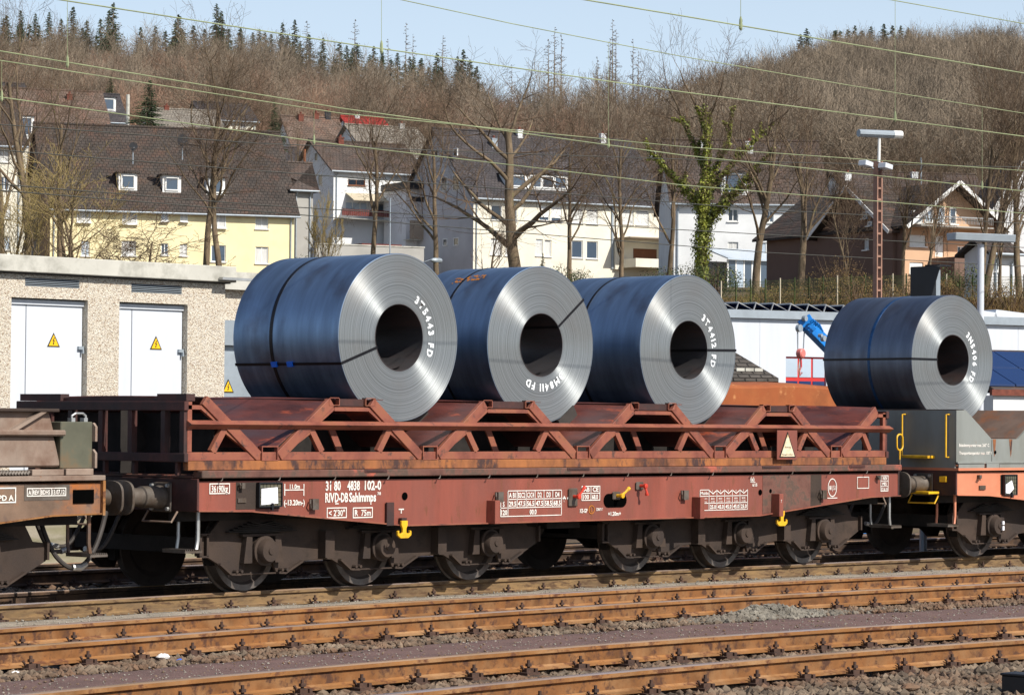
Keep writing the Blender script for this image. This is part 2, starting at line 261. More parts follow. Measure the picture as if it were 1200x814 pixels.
# ------------------------------------------------------------------ mesh helpers
class MB:
    def __init__(s): s.v = []; s.f = []; s.mi = []; s.cur = 0
    def add(s, vs, fs):
        o = len(s.v); s.v += [tuple(map(float, v)) for v in vs]; s.f += [tuple(o+i for i in f) for f in fs]; s.mi += [s.cur]*len(fs); return s
    def box(s, x0, x1, y0, y1, z0, z1):
        return s.add([(x0, y0, z0), (x1, y0, z0), (x1, y1, z0), (x0, y1, z0), (x0, y0, z1), (x1, y0, z1), (x1, y1, z1), (x0, y1, z1)],
                     [(0, 3, 2, 1), (4, 5, 6, 7), (0, 1, 5, 4), (1, 2, 6, 5), (2, 3, 7, 6), (3, 0, 4, 7)])
    def prism(s, poly, y0, y1):           # polygon in XZ, extruded along Y
        a = sum(poly[i][0]*poly[(i+1) % len(poly)][1]-poly[(i+1) % len(poly)][0]*poly[i][1] for i in range(len(poly)))
        if a < 0: poly = poly[::-1]
        n = len(poly); vs = [(x, y0, z) for x, z in poly]+[(x, y1, z) for x, z in poly]
        return s.add(vs, [tuple(range(n)), tuple(range(2*n-1, n-1, -1))]+[(i, i+n, (i+1) % n+n, (i+1) % n) for i in range(n)])
    def prismx(s, poly, x0, x1):          # polygon in YZ, extruded along X
        a = sum(poly[i][0]*poly[(i+1) % len(poly)][1]-poly[(i+1) % len(poly)][0]*poly[i][1] for i in range(len(poly)))
        if a < 0: poly = poly[::-1]
        n = len(poly); vs = [(x0, y, z) for y, z in poly]+[(x1, y, z) for y, z in poly]
        return s.add(vs, [tuple(range(n-1, -1, -1)), tuple(range(n, 2*n))]+[(i, (i+1) % n, (i+1) % n+n, i+n) for i in range(n)])
    def bar(s, p, q, w, y0, y1):          # flat bar in the XZ plane from p to q, width w
        dx, dz = q[0]-p[0], q[1]-p[1]; l = math.hypot(dx, dz); nx, nz = -dz/l*w/2, dx/l*w/2
        return s.prism([(p[0]+nx, p[1]+nz), (p[0]-nx, p[1]-nz), (q[0]-nx, q[1]-nz), (q[0]+nx, q[1]+nz)], y0, y1)
    def tube(s, pts, r, n=8, cap=True):
        pts = [Vector(p) for p in pts]; rs = r if isinstance(r, (list, tuple)) else [r]*len(pts)
        vs = []; up = None
        for i, p in enumerate(pts):
            d = (pts[min(i+1, len(pts)-1)]-pts[max(i-1, 0)]).normalized()
            if up is None: up = Vector((0, 0, 1)) if abs(d.z) < .9 else Vector((1, 0, 0))
            a = d.cross(up).normalized(); b = a.cross(d).normalized(); up = b
            vs += [p+(a*math.cos(2*math.pi*k/n)+b*math.sin(2*math.pi*k/n))*rs[i] for k in range(n)]
        fs = [(i*n+k, i*n+(k+1) % n, (i+1)*n+(k+1) % n, (i+1)*n+k) for i in range(len(pts)-1) for k in range(n)]
        if cap: fs += [tuple(range(n-1, -1, -1)), tuple(range((len(pts)-1)*n, len(pts)*n))]
        return s.add(vs, fs)
    def lathe(s, prof, c, axis='y', n=32):   # prof: (offset along axis, radius)
        vs = []
        for a, r in prof:
            for k in range(n):
                t = 2*math.pi*k/n; u, v = r*math.cos(t), r*math.sin(t)
                vs.append((c[0]+u, c[1]+a, c[2]+v) if axis == 'y' else (c[0]+a, c[1]+u, c[2]+v) if axis == 'x' else (c[0]+u, c[1]+v, c[2]+a))
        m = len(prof); fs = [(i*n+k, i*n+(k+1) % n, (i+1)*n+(k+1) % n, (i+1)*n+k) for i in range(m-1) for k in range(n)]
        if prof[0][1] > 1e-6: fs.append(tuple(range(n-1, -1, -1)))
        if prof[-1][1] > 1e-6: fs.append(tuple(range((m-1)*n, m*n)))
        return s.add(vs, fs)
def setp(o, label=None, cat=None, group=None, kind=None):
    if label: o['label'] = label
    if cat: o['category'] = cat
    if group: o['group'] = group
    if kind: o['kind'] = kind
    return o
def thing(name, loc, label, cat, rz=0., group=None, off=None):
    o = bpy.data.objects.new(name, None); o.empty_display_size = .3; COL.objects.link(o); o.location = loc; o.rotation_euler = (0, 0, rz)
    setp(o, label, cat, group); o['_off'] = list(off) if off is not None else [0, 0, 0]; return o
def getoff(p):
    while p is not None:
        if '_off' in p: return np.array(list(p['_off']))
        p = p.parent
    return np.zeros(3)
SPLIT = {'bogie_bolster', 'end_post', 'cross_members', 'corner_plate', 'foot_bracket', 'top_plate', 'strut', 'inner_rib', 'deck_plate', 'box_flange', 'horn_guide', 'print_bar', 'brake_cylinder'}
STUFFY = {'frame_flange', 'deck_hooks', 'fence_panel', 'chain_strip', 'wire_grille', 'print_frame', 'load_table', 'dimension_mark', 'rust_marks', 'triangle_mark', 'leaf_spring', 'bolt', 'step', 'patch_of_dark_paint'}
def islands(mb):
    par = list(range(len(mb.v)))
    def find(a):
        while par[a] != a: par[a] = par[par[a]]; a = par[a]
        return a
    for f in mb.f:
        for q in f[1:]: par[find(q)] = find(f[0])
    g = {}
    for f, mi in zip(mb.f, mb.mi): g.setdefault(find(f[0]), []).append((f, mi))
    out = []
    for fs in g.values():
        ids = sorted({q for f, _ in fs for q in f}); mp = {q: i for i, q in enumerate(ids)}; n = MB(); n.v = [mb.v[q] for q in ids]; n.f = [tuple(mp[q] for q in f) for f, _ in fs]; n.mi = [mi for _, mi in fs]; out.append(n)
    return out
def obj(name, mb, m, parent=None, smooth=False, bevel=0, fix=True):
    if name in SPLIT:
        isl = islands(mb)
        if len(isl) > 1:
            r_ = None
            for k in isl: r_ = obj1(name, k, m, parent, smooth, bevel, fix)
            return r_
    o = obj1(name, mb, m, parent, smooth, bevel, fix)
    if name in STUFFY: o['kind'] = 'stuff'
    return o
def obj1(name, mb, m, parent=None, smooth=False, bevel=0, fix=True):
    me = bpy.data.meshes.new(name); off = getoff(parent)
    vs = [tuple(np.array(v)-off) for v in mb.v] if parent is not None else mb.v
    me.from_pydata(vs, [], mb.f)
    ms = m if isinstance(m, (list, tuple)) else [m]
    for x in ms: me.materials.append(MATS[x])
    if len(ms) > 1: me.polygons.foreach_set('material_index', mb.mi)
    if fix:
        import bmesh
        bm = bmesh.new(); bm.from_mesh(me); bmesh.ops.recalc_face_normals(bm, faces=bm.faces); bm.to_mesh(me); bm.free()
    o = bpy.data.objects.new(name, me); COL.objects.link(o)
    if parent is not None: o.parent = parent
    if smooth:
        me.polygons.foreach_set('use_smooth', [True]*len(me.polygons)); me.set_sharp_from_angle(angle=rad(35))
    if bevel:
        b = o.modifiers.new('bevel', 'BEVEL'); b.width = bevel; b.segments = 1; b.limit_method = 'ANGLE'
    me.update(); return o
def npobj(name, V, F, m, parent=None, smooth=False):
    me = bpy.data.meshes.new(name); V = np.asarray(V, np.float32); F = np.asarray(F, np.int32); k = F.shape[1]
    me.vertices.add(len(V)); me.vertices.foreach_set('co', V.ravel()); me.loops.add(F.size); me.loops.foreach_set('vertex_index', F.ravel())
    me.polygons.add(len(F)); me.polygons.foreach_set('loop_start', np.arange(0, F.size, k, dtype=np.int32))
    me.polygons.foreach_set('use_smooth', np.full(len(F), smooth)); me.update(calc_edges=True); me.validate()
    me.materials.append(MATS[m]); o = bpy.data.objects.new(name, me); COL.objects.link(o)
    if parent is not None: o.parent = parent
    return o
def clone(o, parent=None):
    c = o.copy(); COL.objects.link(c); c.parent = parent
    for ch in list(o.children): clone(ch, c)
    return c
def text(name, body, x, z, h, parent, y, m='white_print', width=None, condense=.8, rot=None, bold=.0):
    """flat print standing in an XZ plane, facing -Y; x left, z bottom"""
    cu = bpy.data.curves.new('t', 'FONT'); cu.body = body; cu.size = 1; cu.resolution_u = 2; cu.offset = bold
    to = bpy.data.objects.new('t', cu); COL.objects.link(to); dg = bpy.context.evaluated_depsgraph_get(); me = bpy.data.meshes.new_from_object(to.evaluated_get(dg))
    bpy.data.objects.remove(to); bpy.data.curves.remove(cu)
    co = np.empty(len(me.vertices)*3); me.vertices.foreach_get('co', co); co = co.reshape(-1, 3)
    if len(co) == 0: return None
    mn, mx = co.min(0), co.max(0); s = h/max(.73, mx[1]-min(0, mn[1])) if False else h/.73; sx = s*condense
    if width: sx = width/(mx[0]-mn[0])
    out = np.c_[x+(co[:, 0]-mn[0])*sx, np.full(len(co), y), z+co[:, 1]*s]-getoff(parent)
    me.vertices.foreach_set('co', out.ravel()); me.materials.clear(); me.materials.append(MATS[m]); me.update(); me.name = name
    o = bpy.data.objects.new(name, me); COL.objects.link(o); o.parent = parent; return o
def frame_mb(mb, x0, x1, z0, z1, t, y):     # printed rectangle outline
    for a in ((x0, x1, z0, z0+t), (x0, x1, z1-t, z1), (x0, x0+t, z0+t, z1-t), (x1-t, x1, z0+t, z1-t)):
        mb.add([(a[0], y, a[2]), (a[1], y, a[2]), (a[1], y, a[3]), (a[0], y, a[3])], [(0, 1, 2, 3)])
def quad(mb, x0, x1, z0, z1, y): mb.add([(x0, y, z0), (x1, y, z0), (x1, y, z1), (x0, y, z1)], [(0, 1, 2, 3)])
# ================================================================== GROUND AND TRACKS
def build_ground():
    us = np.concatenate([[-4000, -1500, -700, -450], np.arange(-300, 301, 6.), [450, 700, 1500, 4000]])
    vs = np.concatenate([[-3000, -800, -200, -60], np.arange(-30, 60, 10.), np.arange(60, 140, 4.), np.arange(140, 720, 8.), [760, 820, 900, 1100, 1500, 2500, 5500]])
    U, Vv = np.meshgrid(us, vs); Z = terr_uv(U, Vv)
    X = CAM[0]+U*HR[0]+Vv*HF[0]; Y = CAM[1]+U*HR[1]+Vv*HF[1]
    V = np.stack([X, Y, Z], -1).reshape(-1, 3); n, m = U.shape; i = np.arange(n*m).reshape(n, m)
    F = np.stack([i[:-1, :-1], i[:-1, 1:], i[1:, 1:], i[1:, :-1]], -1).reshape(-1, 4)
    o = npobj('ground', V, F, 'leafmould', smooth=True); setp(o, kind='structure', label='brown leaf covered ground rising to a wooded hillside')
build_ground()

def ext(poly, lo=-10., hi=17.):      # measured curve, then running on straight
    a, b, c = poly
    def f(x):
        xc = min(max(x, lo), hi); return a*xc*xc+b*xc+c+(2*a*xc+b)*(x-xc)
    return f
YA = ext((-.0036, .0367, -.075), -4, 16); YA2 = lambda x: YA(x)+1.5
YB = ext((-.0070, .035, -2.494)); YC = ext((-.0078, .022, -4.205)); YD = ext((-.0105, -.07, -7.836)); YE = ext((-.0115, -.084, -9.759), -10, 8)
XS = np.concatenate([np.arange(-60, -14, 4.), np.arange(-14, 22, .75), np.arange(24, 90, 4.)])
def rail_profile():
    half = [(0, 0), (.028, 0), (.0355, -.010), (.0355, -.040), (.010, -.052), (.0085, -.135), (.03, -.150), (.075, -.158), (.075, -.172)]
    return [(-x, z) for x, z in half[::-1]]+half[1:]
def make_rail(parent, yf, side='rail_side', dz=0):
    pr = rail_profile(); mb = MB(); n = len(pr)
    for x in XS:
        s = (yf(x+.1)-yf(x-.1))/.2
        for w_, z in pr: mb.v.append((x-s*w_, yf(x)+w_, z+dz))
    for i in range(len(XS)-1):
        for k in range(n):
            mb.f.append((i*n+k, (i+1)*n+k, (i+1)*n+(k+1) % n, i*n+(k+1) % n)); mb.mi.append(1 if 6 <= k <= 9 else (2 if k in (3, 4, 11, 12) and side == 'rail_side' else 0))
    return obj('rail', mb, [side, 'rail_top', 'rail_web'], parent)
def fastening_mb():
    mb = MB(); mb.box(-.08, .08, -.17, .17, -.198, -.176)
    for s in (-1, 1):
        mb.box(-.05, .05, s*.075-.02*(s < 0)-0*s, s*.075+.02*(s > 0)+.0*s, -.176, -.150) if False else None
        y = s*.082
        mb.box(-.045, .045, min(y, y+s*.05), max(y, y+s*.05), -.176, -.142)      # clip on the foot
        mb.tube([(0, y+s*.028, -.15), (0, y+s*.028, -.075)], .014, 6); mb.tube([(0, y+s*.028, -.128), (0, y+s*.028, -.104)], .029, 6)
        mb.tube([(-.055, y+s*.02, -.15), (-.075, y+s*.02, -.12), (-.085, y+s*.02, -.125)], .010, 5)
        mb.tube([(.055, y+s*.06, -.176), (.055, y+s*.06, -.145)], .018, 6)
    return mb
FAST = None
def make_track(name, label, ya, yb, side, lo, hi, off=0., pitch=.65, side2=None, fast_lo=None):
    global FAST
    t = thing(name, (0, (ya(0)+yb(0))/2, -.34), label, 'railway track', off=(0, (ya(0)+yb(0))/2, -.34), group='railway tracks')
    make_rail(t, ya, side); make_rail(t, yb, side2 or side)
    sl = None; x = lo+off
    o0 = getoff(t)
    while x < hi:
        yc = (ya(x)+yb(x))/2; sl_ang = math.atan((ya(x+.1)-ya(x-.1))/.2)
        if sl is None:
            mb = MB(); mb.box(-.125, .125, -1.3, 1.3, -.345, -.199); me = obj('sleeper', mb, 'sleeper_wood', None, bevel=.012); sl = me; s = me
        else: s = sl.copy(); COL.objects.link(s)
        s.parent = t; s.location = Vector((x, yc, 0))-Vector(o0); s.rotation_euler = (0, 0, sl_ang+random.uniform(-.012, .012))
        for yf in (ya, yb):
            if fast_lo is not None and not (fast_lo[0] < x < fast_lo[1]): continue
            if FAST is None: FAST = obj('rail_fastening', fastening_mb(), 'fastening_rust', None); q = FAST
            else: q = FAST.copy(); COL.objects.link(q)
            q.parent = t; q.location = Vector((x, yf(x), 0))-Vector(o0); q.rotation_euler = (0, 0, sl_ang)
        x += pitch*random.uniform(.97, 1.03)
    return t
make_track('railway_track', 'dull rusty track under the coil wagons, first beyond the grey gravel strip', YA, YA2, 'rail_side_dull', -12, 26, .12, side2='rail_side_shaded')
make_track('railway_track', 'rusty track with its two rails close together between grey strip and brown path', YC, YB, 'rail_side', -12, 22, .3)
make_track('railway_track', 'foreground orange rusty track nearest the bottom of the photo', YE, YD, 'rail_side', -13, 12, .1)
make_track('railway_track', 'shaded track behind the coil wagons, in front of pebbledash building', lambda x: YA(x)+4.7, lambda x: YA(x)+6.2, 'rail_side_shaded', -8, 30, .2, fast_lo=(-8, 14))

def strip(name, y0, y1, z, m, label, amp=.01, lo=-60, hi=90, step=None, kind='structure'):
    xs = np.concatenate([np.arange(lo, -14, 4.), np.arange(-14, 22, .25), np.arange(22, hi, 4.)]); k = 14
    V = []
    for x in xs:
        a, b = y0(x), y1(x)
        for j in range(k+1): V.append((x, a+(b-a)*j/k, z+(amp*random.uniform(-1, 1) if 0 < j < k else -.09)))
    n = k+1; F = [(i*n+j, (i+1)*n+j, (i+1)*n+j+1, i*n+j+1) for i in range(len(xs)-1) for j in range(k)]
    o = npobj(name, V, F, m, smooth=True); setp(o, label, kind=kind); return o
strip('ballast', lambda x: YE(x)-4.5, lambda x: YD(x)+.55, -.222, 'ballast', 'stony ballast bed of the foreground track', .015)
strip('path', lambda x: YD(x)+.35, lambda x: YC(x)-.5, -.205, 'path_gravel', 'purple brown gravel path between the rusty tracks', .008)
strip('ballast', lambda x: YC(x)-.75, lambda x: YB(x)+.4, -.226, 'ballast', 'ballast bed of the second track', .015)
strip('path', lambda x: YB(x)+.25, lambda x: YA(x)-.35, -.135, 'grey_gravel', 'pale grey gravel strip beside the wagon track', .008)
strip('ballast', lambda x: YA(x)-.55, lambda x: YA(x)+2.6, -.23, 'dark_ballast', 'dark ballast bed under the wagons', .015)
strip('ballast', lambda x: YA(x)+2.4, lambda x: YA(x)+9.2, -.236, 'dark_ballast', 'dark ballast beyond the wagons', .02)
yb_ = MB()
def rocks(name, n, region, m, label, s0=.018, s1=.05, z=-.215, heap=None):
    base = np.array([(0, 0, 1.), (.9, 0, .35), (.28, .85, .35), (-.72, .53, .35), (-.72, -.53, .35), (.28, -.85, .35), (.72, .53, -.35), (-.28, .85, -.35), (-.9, 0, -.35), (-.28, -.85, -.35), (.72, -.53, -.35), (0, 0, -1.)])
    tri = np.array([(0, 1, 2), (0, 2, 3), (0, 3, 4), (0, 4, 5), (0, 5, 1), (1, 6, 2), (2, 7, 3), (3, 8, 4), (4, 9, 5), (5, 10, 1), (2, 6, 7), (3, 7, 8), (4, 8, 9), (5, 9, 10), (1, 10, 6), (6, 11, 7), (7, 11, 8), (8, 11, 9), (9, 11, 10), (10, 11, 6)])
    P = region(n); n = len(P)
    sc = RNG.uniform(s0, s1, (n, 1, 1))*RNG.uniform(.55, 1.15, (n, 1, 3)); V = base[None]*sc*RNG.uniform(.75, 1.25, (n, 12, 1))
    a = RNG.uniform(0, 6.28, n); c, s = np.cos(a), np.sin(a); x = V[:, :, 0]*c[:, None]-V[:, :, 1]*s[:, None]; y = V[:, :, 0]*s[:, None]+V[:, :, 1]*c[:, None]
    V = np.stack([x, y, V[:, :, 2]*.8], -1)+P[:, None, :]
    F = (tri[None]+12*np.arange(n)[:, None, None]).reshape(-1, 3)
    o = npobj(name, V.reshape(-1, 3), F, m); setp(o, label, kind='stuff'); return o
def band(f0, f1, z, xlo, xhi):
    def r(n):
        x = RNG.uniform(xlo, xhi, n); t = RNG.uniform(0, 1, n)
        y = np.array([f0(a)+(f1(a)-f0(a))*b for a, b in zip(x, t)]); return np.c_[x, y, np.full(n, z)+RNG.uniform(-.01, .012, n)]
    return r
rocks('ballast_stones', 11000, band(lambda x: YE(x)-.02, lambda x: YD(x)+.12, -.212, -11, 9), 'stone', 'loose ballast stones between the foreground rails')
rocks('ballast_stones', 11500, band(lambda x: YE(x)-3.6, lambda x: YE(x)-.1, -.208, -9, 7), 'stone', 'loose grey stones along the near edge of the foreground track', .02, .058)
rocks('ballast_stones', 5200, band(lambda x: YC(x)-.62, lambda x: YC(x)-.06, -.208, -12, 16), 'stone', 'line of stones along the foot of the second track')
rocks('ballast_stones', 3500, band(lambda x: YC(x)+.1, lambda x: YB(x)-.1, -.212, -10, 16), 'stone', 'ballast stones inside the second track')
rocks('ballast_stones', 5000, band(lambda x: YA(x)+1.7, lambda x: YA(x)+5.2, -.21, -8, 24), 'stone', 'shaded ballast stones beyond the wagon track', .025, .06)
rocks('gravel_grit', 5000, band(lambda x: YD(x)+.15, lambda x: YC(x)-.6, -.205, -10, 14), 'pale_stone', 'fine grit scattered over the brown path', .004, .013)
rocks('gravel_grit', 2500, band(lambda x: YD(x)+.15, lambda x: YC(x)-.6, -.205, -10, 14), 'stone', 'brown grit scattered over the path', .006, .018)
rocks('gravel_grit', 5000, band(lambda x: YB(x)+.3, lambda x: YA(x)-.4, -.135, -9, 18), 'pale_stone', 'fine pale grit on the grey strip', .005, .016)
hp = onz(900, 722, -.2)
def heap(n):
    a = RNG.normal(0, 1, (n, 2)); x = hp[0]+a[:, 0]*.55; y = np.array([YC(q) for q in x])-.38+a[:, 1]*.13
    z = -.2+.13*np.exp(-(a**2).sum(1)/1.1)*RNG.uniform(.1, 1, n); return np.c_[x, y, z]
rocks('stone_heap', 1700, heap, 'heap_stone', 'small heap of pale grey ballast beside the second track', .022, .05)
# litter on the stones
def lump(name, px, py, s, m, label, z=-.17):
    p = onz(px, py, z); mb = MB(); n = 9
    random.seed(int(px)); prof = [(-s*.5, s*.25), (-s*.3, s*.8), (0, s), (s*.35, s*.75), (s*.55, s*.2)]
    mb.lathe(prof, (0, 0, 0), 'z', n); mb.v = [(v[0]*random.uniform(.8, 1.2)*1.25, v[1]*random.uniform(.8, 1.2), v[2]*random.uniform(.7, 1.1)) for v in mb.v]
    o = obj(name, mb, m); o.location = p; setp(o, label, 'litter' if 'litter' in m or 'blue' in m else 'stone'); return o
lump('crumpled_paper', 191, 769, .055, 'litter_white', 'white crumpled paper lying by the rail at lower left')
lump('litter_scrap', 211, 773, .025, 'blue_clip', 'small blue scrap beside the white crumpled paper', -.19)
lump('crumpled_paper', 18, 788, .035, 'litter_white', 'small white paper scrap at far lower left corner of the stones', -.19)
lump('broken_stone', 650, 722, .085, 'rail_side', 'large pale ochre broken stone leaning against the second track', -.13)
lump('broken_stone', 1066, 805, .07, 'stone', 'largest loose stone in the near ballast at lower right', -.15)
mb = MB(); q = onz(1197, 812, -.2); mb.box(-.10, .10, -.12, .12, 0, .14); mb.box(-.11, .11, -.13, .13, .14, .16)
o = obj('cable_box', mb, 'black_metal', bevel=.006); o.location = q; setp(o, 'small black box at the bottom right corner of the ballast', 'box')

# ================================================================== WAGON UNDERFRAME (shared layout)
LEN = 12.75; WID = 2.90; CY = 1.45
WHX = [1.21, 3.01, 4.81, 7.78, 9.58, 11.38]
SB = [(0, 1.24), (LEN, 1.24), (LEN, .915), (12.05, .905), (9.6, .695), (3.1, .70), (.75, .90), (0, .915)]
def wheel_mb(x, y0, s):
    mb = MB(); c = (x, y0, .46)
    if s < 0: prof = [(-.045, .0001), (-.045, .07), (-.05, .095), (-.028, .11), (.0, .25), (-.012, .36), (-.052, .385), (-.056, .452), (.07, .462), (.075, .488), (.10, .488), (.10, .36), (.05, .30), (.05, .1), (.1, .07), (.1, .0001)]
    else: prof = [(-a, r) for a, r in [(-.045, .0001), (-.045, .07), (-.05, .095), (-.028, .11), (.0, .25), (-.012, .36), (-.052, .385), (-.056, .452), (.07, .462), (.075, .488), (.10, .488), (.10, .36), (.05, .30), (.05, .1), (.1, .07), (.1, .0001)]][::-1]
    mb.lathe(prof, c, 'y', 48)
    for i, f in enumerate(mb.f):
        rr = [math.hypot(mb.v[q][0]-x, mb.v[q][2]-.46) for q in f[:4]]
        mb.mi[i] = 1 if min(rr) > .37 else 0
    return mb
def underframe(t, sillmat, headmat, lipmat, flip=False, far=True):
    # sole bars
    for side, y0, y1, lip in ((0, .01, .05, -.03), (1, WID-.05, WID-.01, .03)):
        mb = MB(); mb.prism([(0.02, 1.235), (LEN-.02, 1.235)]+[(min(max(x, .02), LEN-.02), z+.012) for x, z in SB[2:]], y0, y1)
        sb = obj('sole_bar', mb, sillmat, t, bevel=0)
        # bottom flange follows the fish belly, and top flange
        mb = MB(); low = SB[2:][::-1]
        for (a, b) in zip(low[:-1], low[1:]):
            mb.add([(a[0], y0-.035 if side == 0 else y1+.035, a[1]), (b[0], y0-.035 if side == 0 else y1+.035, b[1]), (b[0], y1 if side == 0 else y0, b[1]), (a[0], y1 if side == 0 else y0, a[1]),
                    (a[0], y0-.035 if side == 0 else y1+.035, a[1]+.014), (b[0], y0-.035 if side == 0 else y1+.035, b[1]+.014), (b[0], y1 if side == 0 else y0, b[1]+.014), (a[0], y1 if side == 0 else y0, a[1]+.014)],
                   [(0, 3, 2, 1), (4, 5, 6, 7), (0, 1, 5, 4), (2, 3, 7, 6), (0, 4, 7, 3), (1, 2, 6, 5)])
        obj('bottom_flange', mb, lipmat, sb)
    for x0, x1 in ((0, .03), (LEN-.03, LEN)):
        mb = MB(); mb.box(x0, x1, 0.0, WID, .912, 1.262); h = obj('headstock', mb, headmat, t, bevel=.006)
    mb = MB(); mb.box(.03, LEN-.03, .35, .5, .8, 1.2); mb.box(.03, LEN-.03, WID-.5, WID-.35, .8, 1.2)
    for x in np.arange(.6, LEN, 1.05): mb.box(x-.03, x+.03, .05, WID-.05, .95, 1.22)
    obj('cross_members', mb, 'under_black', t)
    # brake gear in the middle
    mb = MB(); mb.tube([(5.6, 1.1, .62), (6.5, 1.1, .62)], .17, 14); mb.box(6.9, 7.2, .9, 1.3, .5, .7); mb.tube([(3.2, 1.45, .55), (9.6, 1.45, .55)], .022, 6); mb.box(5.9, 6.5, .35, .5, .6, .8)
    obj('brake_cylinder', mb, 'under_black', t, smooth=True)
    # buffers: two each end
    for ex, sx in ((0, -1), (LEN, 1)):
        for y in (CY-.875, CY+.875):
            mb = MB(); z = 1.06
            mb.box(min(ex, ex+sx*.025), max(ex, ex+sx*.025), y-.17, y+.17, z-.16, z+.16)
            b = obj('buffer', mb, 'buffer_steel', t, bevel=.012)
            mb = MB(); P = [(0.02, .125), (.06, .125), (.07, .118), (.30, .118), (.31, .10), (.56, .098), (.565, .08)]
            mb.lathe([(ex+sx*a, r) for a, r in (P if sx > 0 else P[::-1])], (0, y, z), 'x', 24); obj('buffer_barrel', mb, 'buffer_steel', b, smooth=True)
            mb = MB(); k = 28; ring = []
            for i in range(k):
                a = 2*math.pi*i/k; ca, sa = math.cos(a), math.sin(a); e = .62
                ring.append((abs(ca)**e*(1 if ca > 0 else -1)*.24, abs(sa)**e*(1 if sa > 0 else -1)*.185))
            vs = [(ex+sx*.575, y+p, z+q) for p, q in ring]+[(ex+sx*.605, y+p, z+q) for p, q in ring]+[(ex+sx*.617, y+p*.7, z+q*.7) for p, q in ring]
            mb.add(vs, [tuple(range(k))]+[(i, (i+1) % k, k+(i+1) % k, k+i) for i in range(k)]+[(k+i, k+(i+1) % k, 2*k+(i+1) % k, 2*k+i) for i in range(k)]+[tuple(range(2*k, 3*k))])
            obj('buffer_plate', mb, 'buffer_steel', b, smooth=True)
            mb = MB()
            for dy in (-.13, .13):
                for dz in (-.125, .125): mb.tube([(ex+sx*.025, y+dy, z+dz), (ex+sx*.055, y+dy, z+dz)], .022, 6)
            obj('bolt', mb, 'bright_steel', b)
        # coupling hook
        mb = MB(); mb.box(min(ex, ex+sx*.25), max(ex, ex+sx*.25), CY-.03, CY+.03, .97, 1.08); mb.tube([(ex+sx*.25, CY, 1.03), (ex+sx*.36, CY, 1.0), (ex+sx*.40, CY, .93), (ex+sx*.33, CY, .88), (ex+sx*.27, CY, .92)], .035, 8)
        for dy in (-.06, .06): mb.tube([(ex+sx*.3, CY+dy, .93), (ex+sx*.55, CY+dy, .78), (ex+sx*.6, CY+dy, .8)], .018, 6)
        obj('coupling_hook', mb, 'under_black', t, smooth=True)
    # bogies
    for k, base in enumerate((0, 3)):
        xs = WHX[base:base+3]; xa, xb = xs[0]-.90, xs[2]+.93
        bg_ = None
        for y0, y1 in ((.36, .40), (WID-.40, WID-.36)):
            bot = [(xs[0]-.90, .42), (xs[0]-.76, .41), (xs[0]-.60, .33), (xs[0]-.46, .215), (xs[0]-.34, .205)]
            def arch(x0): return [(x0-.28, .205), (x0-.2, .34), (x0-.18, .46), (x0+.18, .46), (x0+.20, .34), (x0+.26, .21)]
            poly = list(bot)
            for i, x in enumerate(xs):
                poly += arch(x)
                if i < 2: poly += [(x+.36, .20), (x+.62, .32), (x+.86, .34), (x+.92, .34), (x+1.1, .33), (x+1.34, .215)] if True else []
            poly += [(xs[2]+.34, .205), (xs[2]+.46, .215), (xs[2]+.74, .35), (xs[2]+.93, .44), (xs[2]+.93, .62), (xs[2]+.75, .64), (xs[2]+.6, .88), (xs[0]-.5, .88), (xs[0]-.72, .66), (xs[0]-.90, .65)]
            mb = MB(); mb.prism(poly, y0, y1)
            for i, x in enumerate(xs): mb.box(x-.30, x+.28, y0+.005, y1-.004, .197, .214)                       # tie bar under the box
            fr = obj('bogie_frame', mb, 'bogie_grime', t, bevel=.004)
            if bg_ is None: bg_ = fr
            so_ = -1 if y0 < CY else 1; yo = y0 if so_ < 0 else y1
            a = sorted((yo, yo+so_*.05))
            mb = MB()                                                                                       # flange along the bottom edge, end posts
            bots = [p for p in poly[:-5]]
            mb.box(xs[0]-.90, xs[0]-.87, a[0], a[1], .42, .65); mb.box(xs[0]-.80, xs[0]-.77, a[0], a[1], .42, .65); mb.box(xs[2]+.90, xs[2]+.93, a[0], a[1], .45, .64)
            mb.box(xs[0]-.90, xs[0]-.77, a[0], a[1], .64, .665); mb.box(xs[0]-.90, xs[0]-.77, a[0], a[1], .405, .425)
            for xm in (xs[0]+.96, xs[1]+.96): mb.prism([(xm-.07, .36), (xm+.07, .36), (xm+.07, .60), (xm+.02, .66), (xm-.07, .66)], yo+so_*.12 if so_ < 0 else yo, yo if so_ < 0 else yo+so_*.12)
            def lipseg(p, q): mb.bar(p, q, .022, a[0], a[1])
            for x in xs:
                lipseg((x-.60, .33), (x-.44, .215)); lipseg((x-.44, .215), (x-.30, .208)); lipseg((x+.26, .212), (x+.36, .205)); lipseg((x+.36, .205), (x+.62, .33))
            obj('frame_flange', mb, 'bogie_grime', fr)
            for x in xs:
                mb = MB()
                c = (x, yo, .46); P = [(0.0, .15), (.07, .15), (.08, .165), (.11, .165), (.115, .135), (.18, .125), (.195, .115), (.20, .0001)]
                P2 = [(so_*q, r) for q, r in P]
                mb.lathe(P2, c, 'y', 26); mb.lathe([(so_*.2, .04), (so_*.212, .035), (so_*.213, .0001)], c, 'y', 12)
                ab = obj('axle_box', mb, 'bogie_grime', fr, smooth=True)
                mb = MB(); yy = sorted((yo-so_*.0, yo+so_*.08))
                for s2 in (-1, 1):
                    mb.prism([(x+s2*.17, .33), (x+s2*.29, .33), (x+s2*.25, .62), (x+s2*.17, .62)], yy[0], yy[1])
                    for dx in (.30, .37): mb.tube([(x+s2*dx, yo, .243), (x+s2*dx, yo+so_*.065, .243)], .019, 6)
                mb.box(x-.30, x+.30, yy[0]+.01, yy[1]-.01, .62, .645)
                obj('horn_guide', mb, 'bogie_grime', fr)
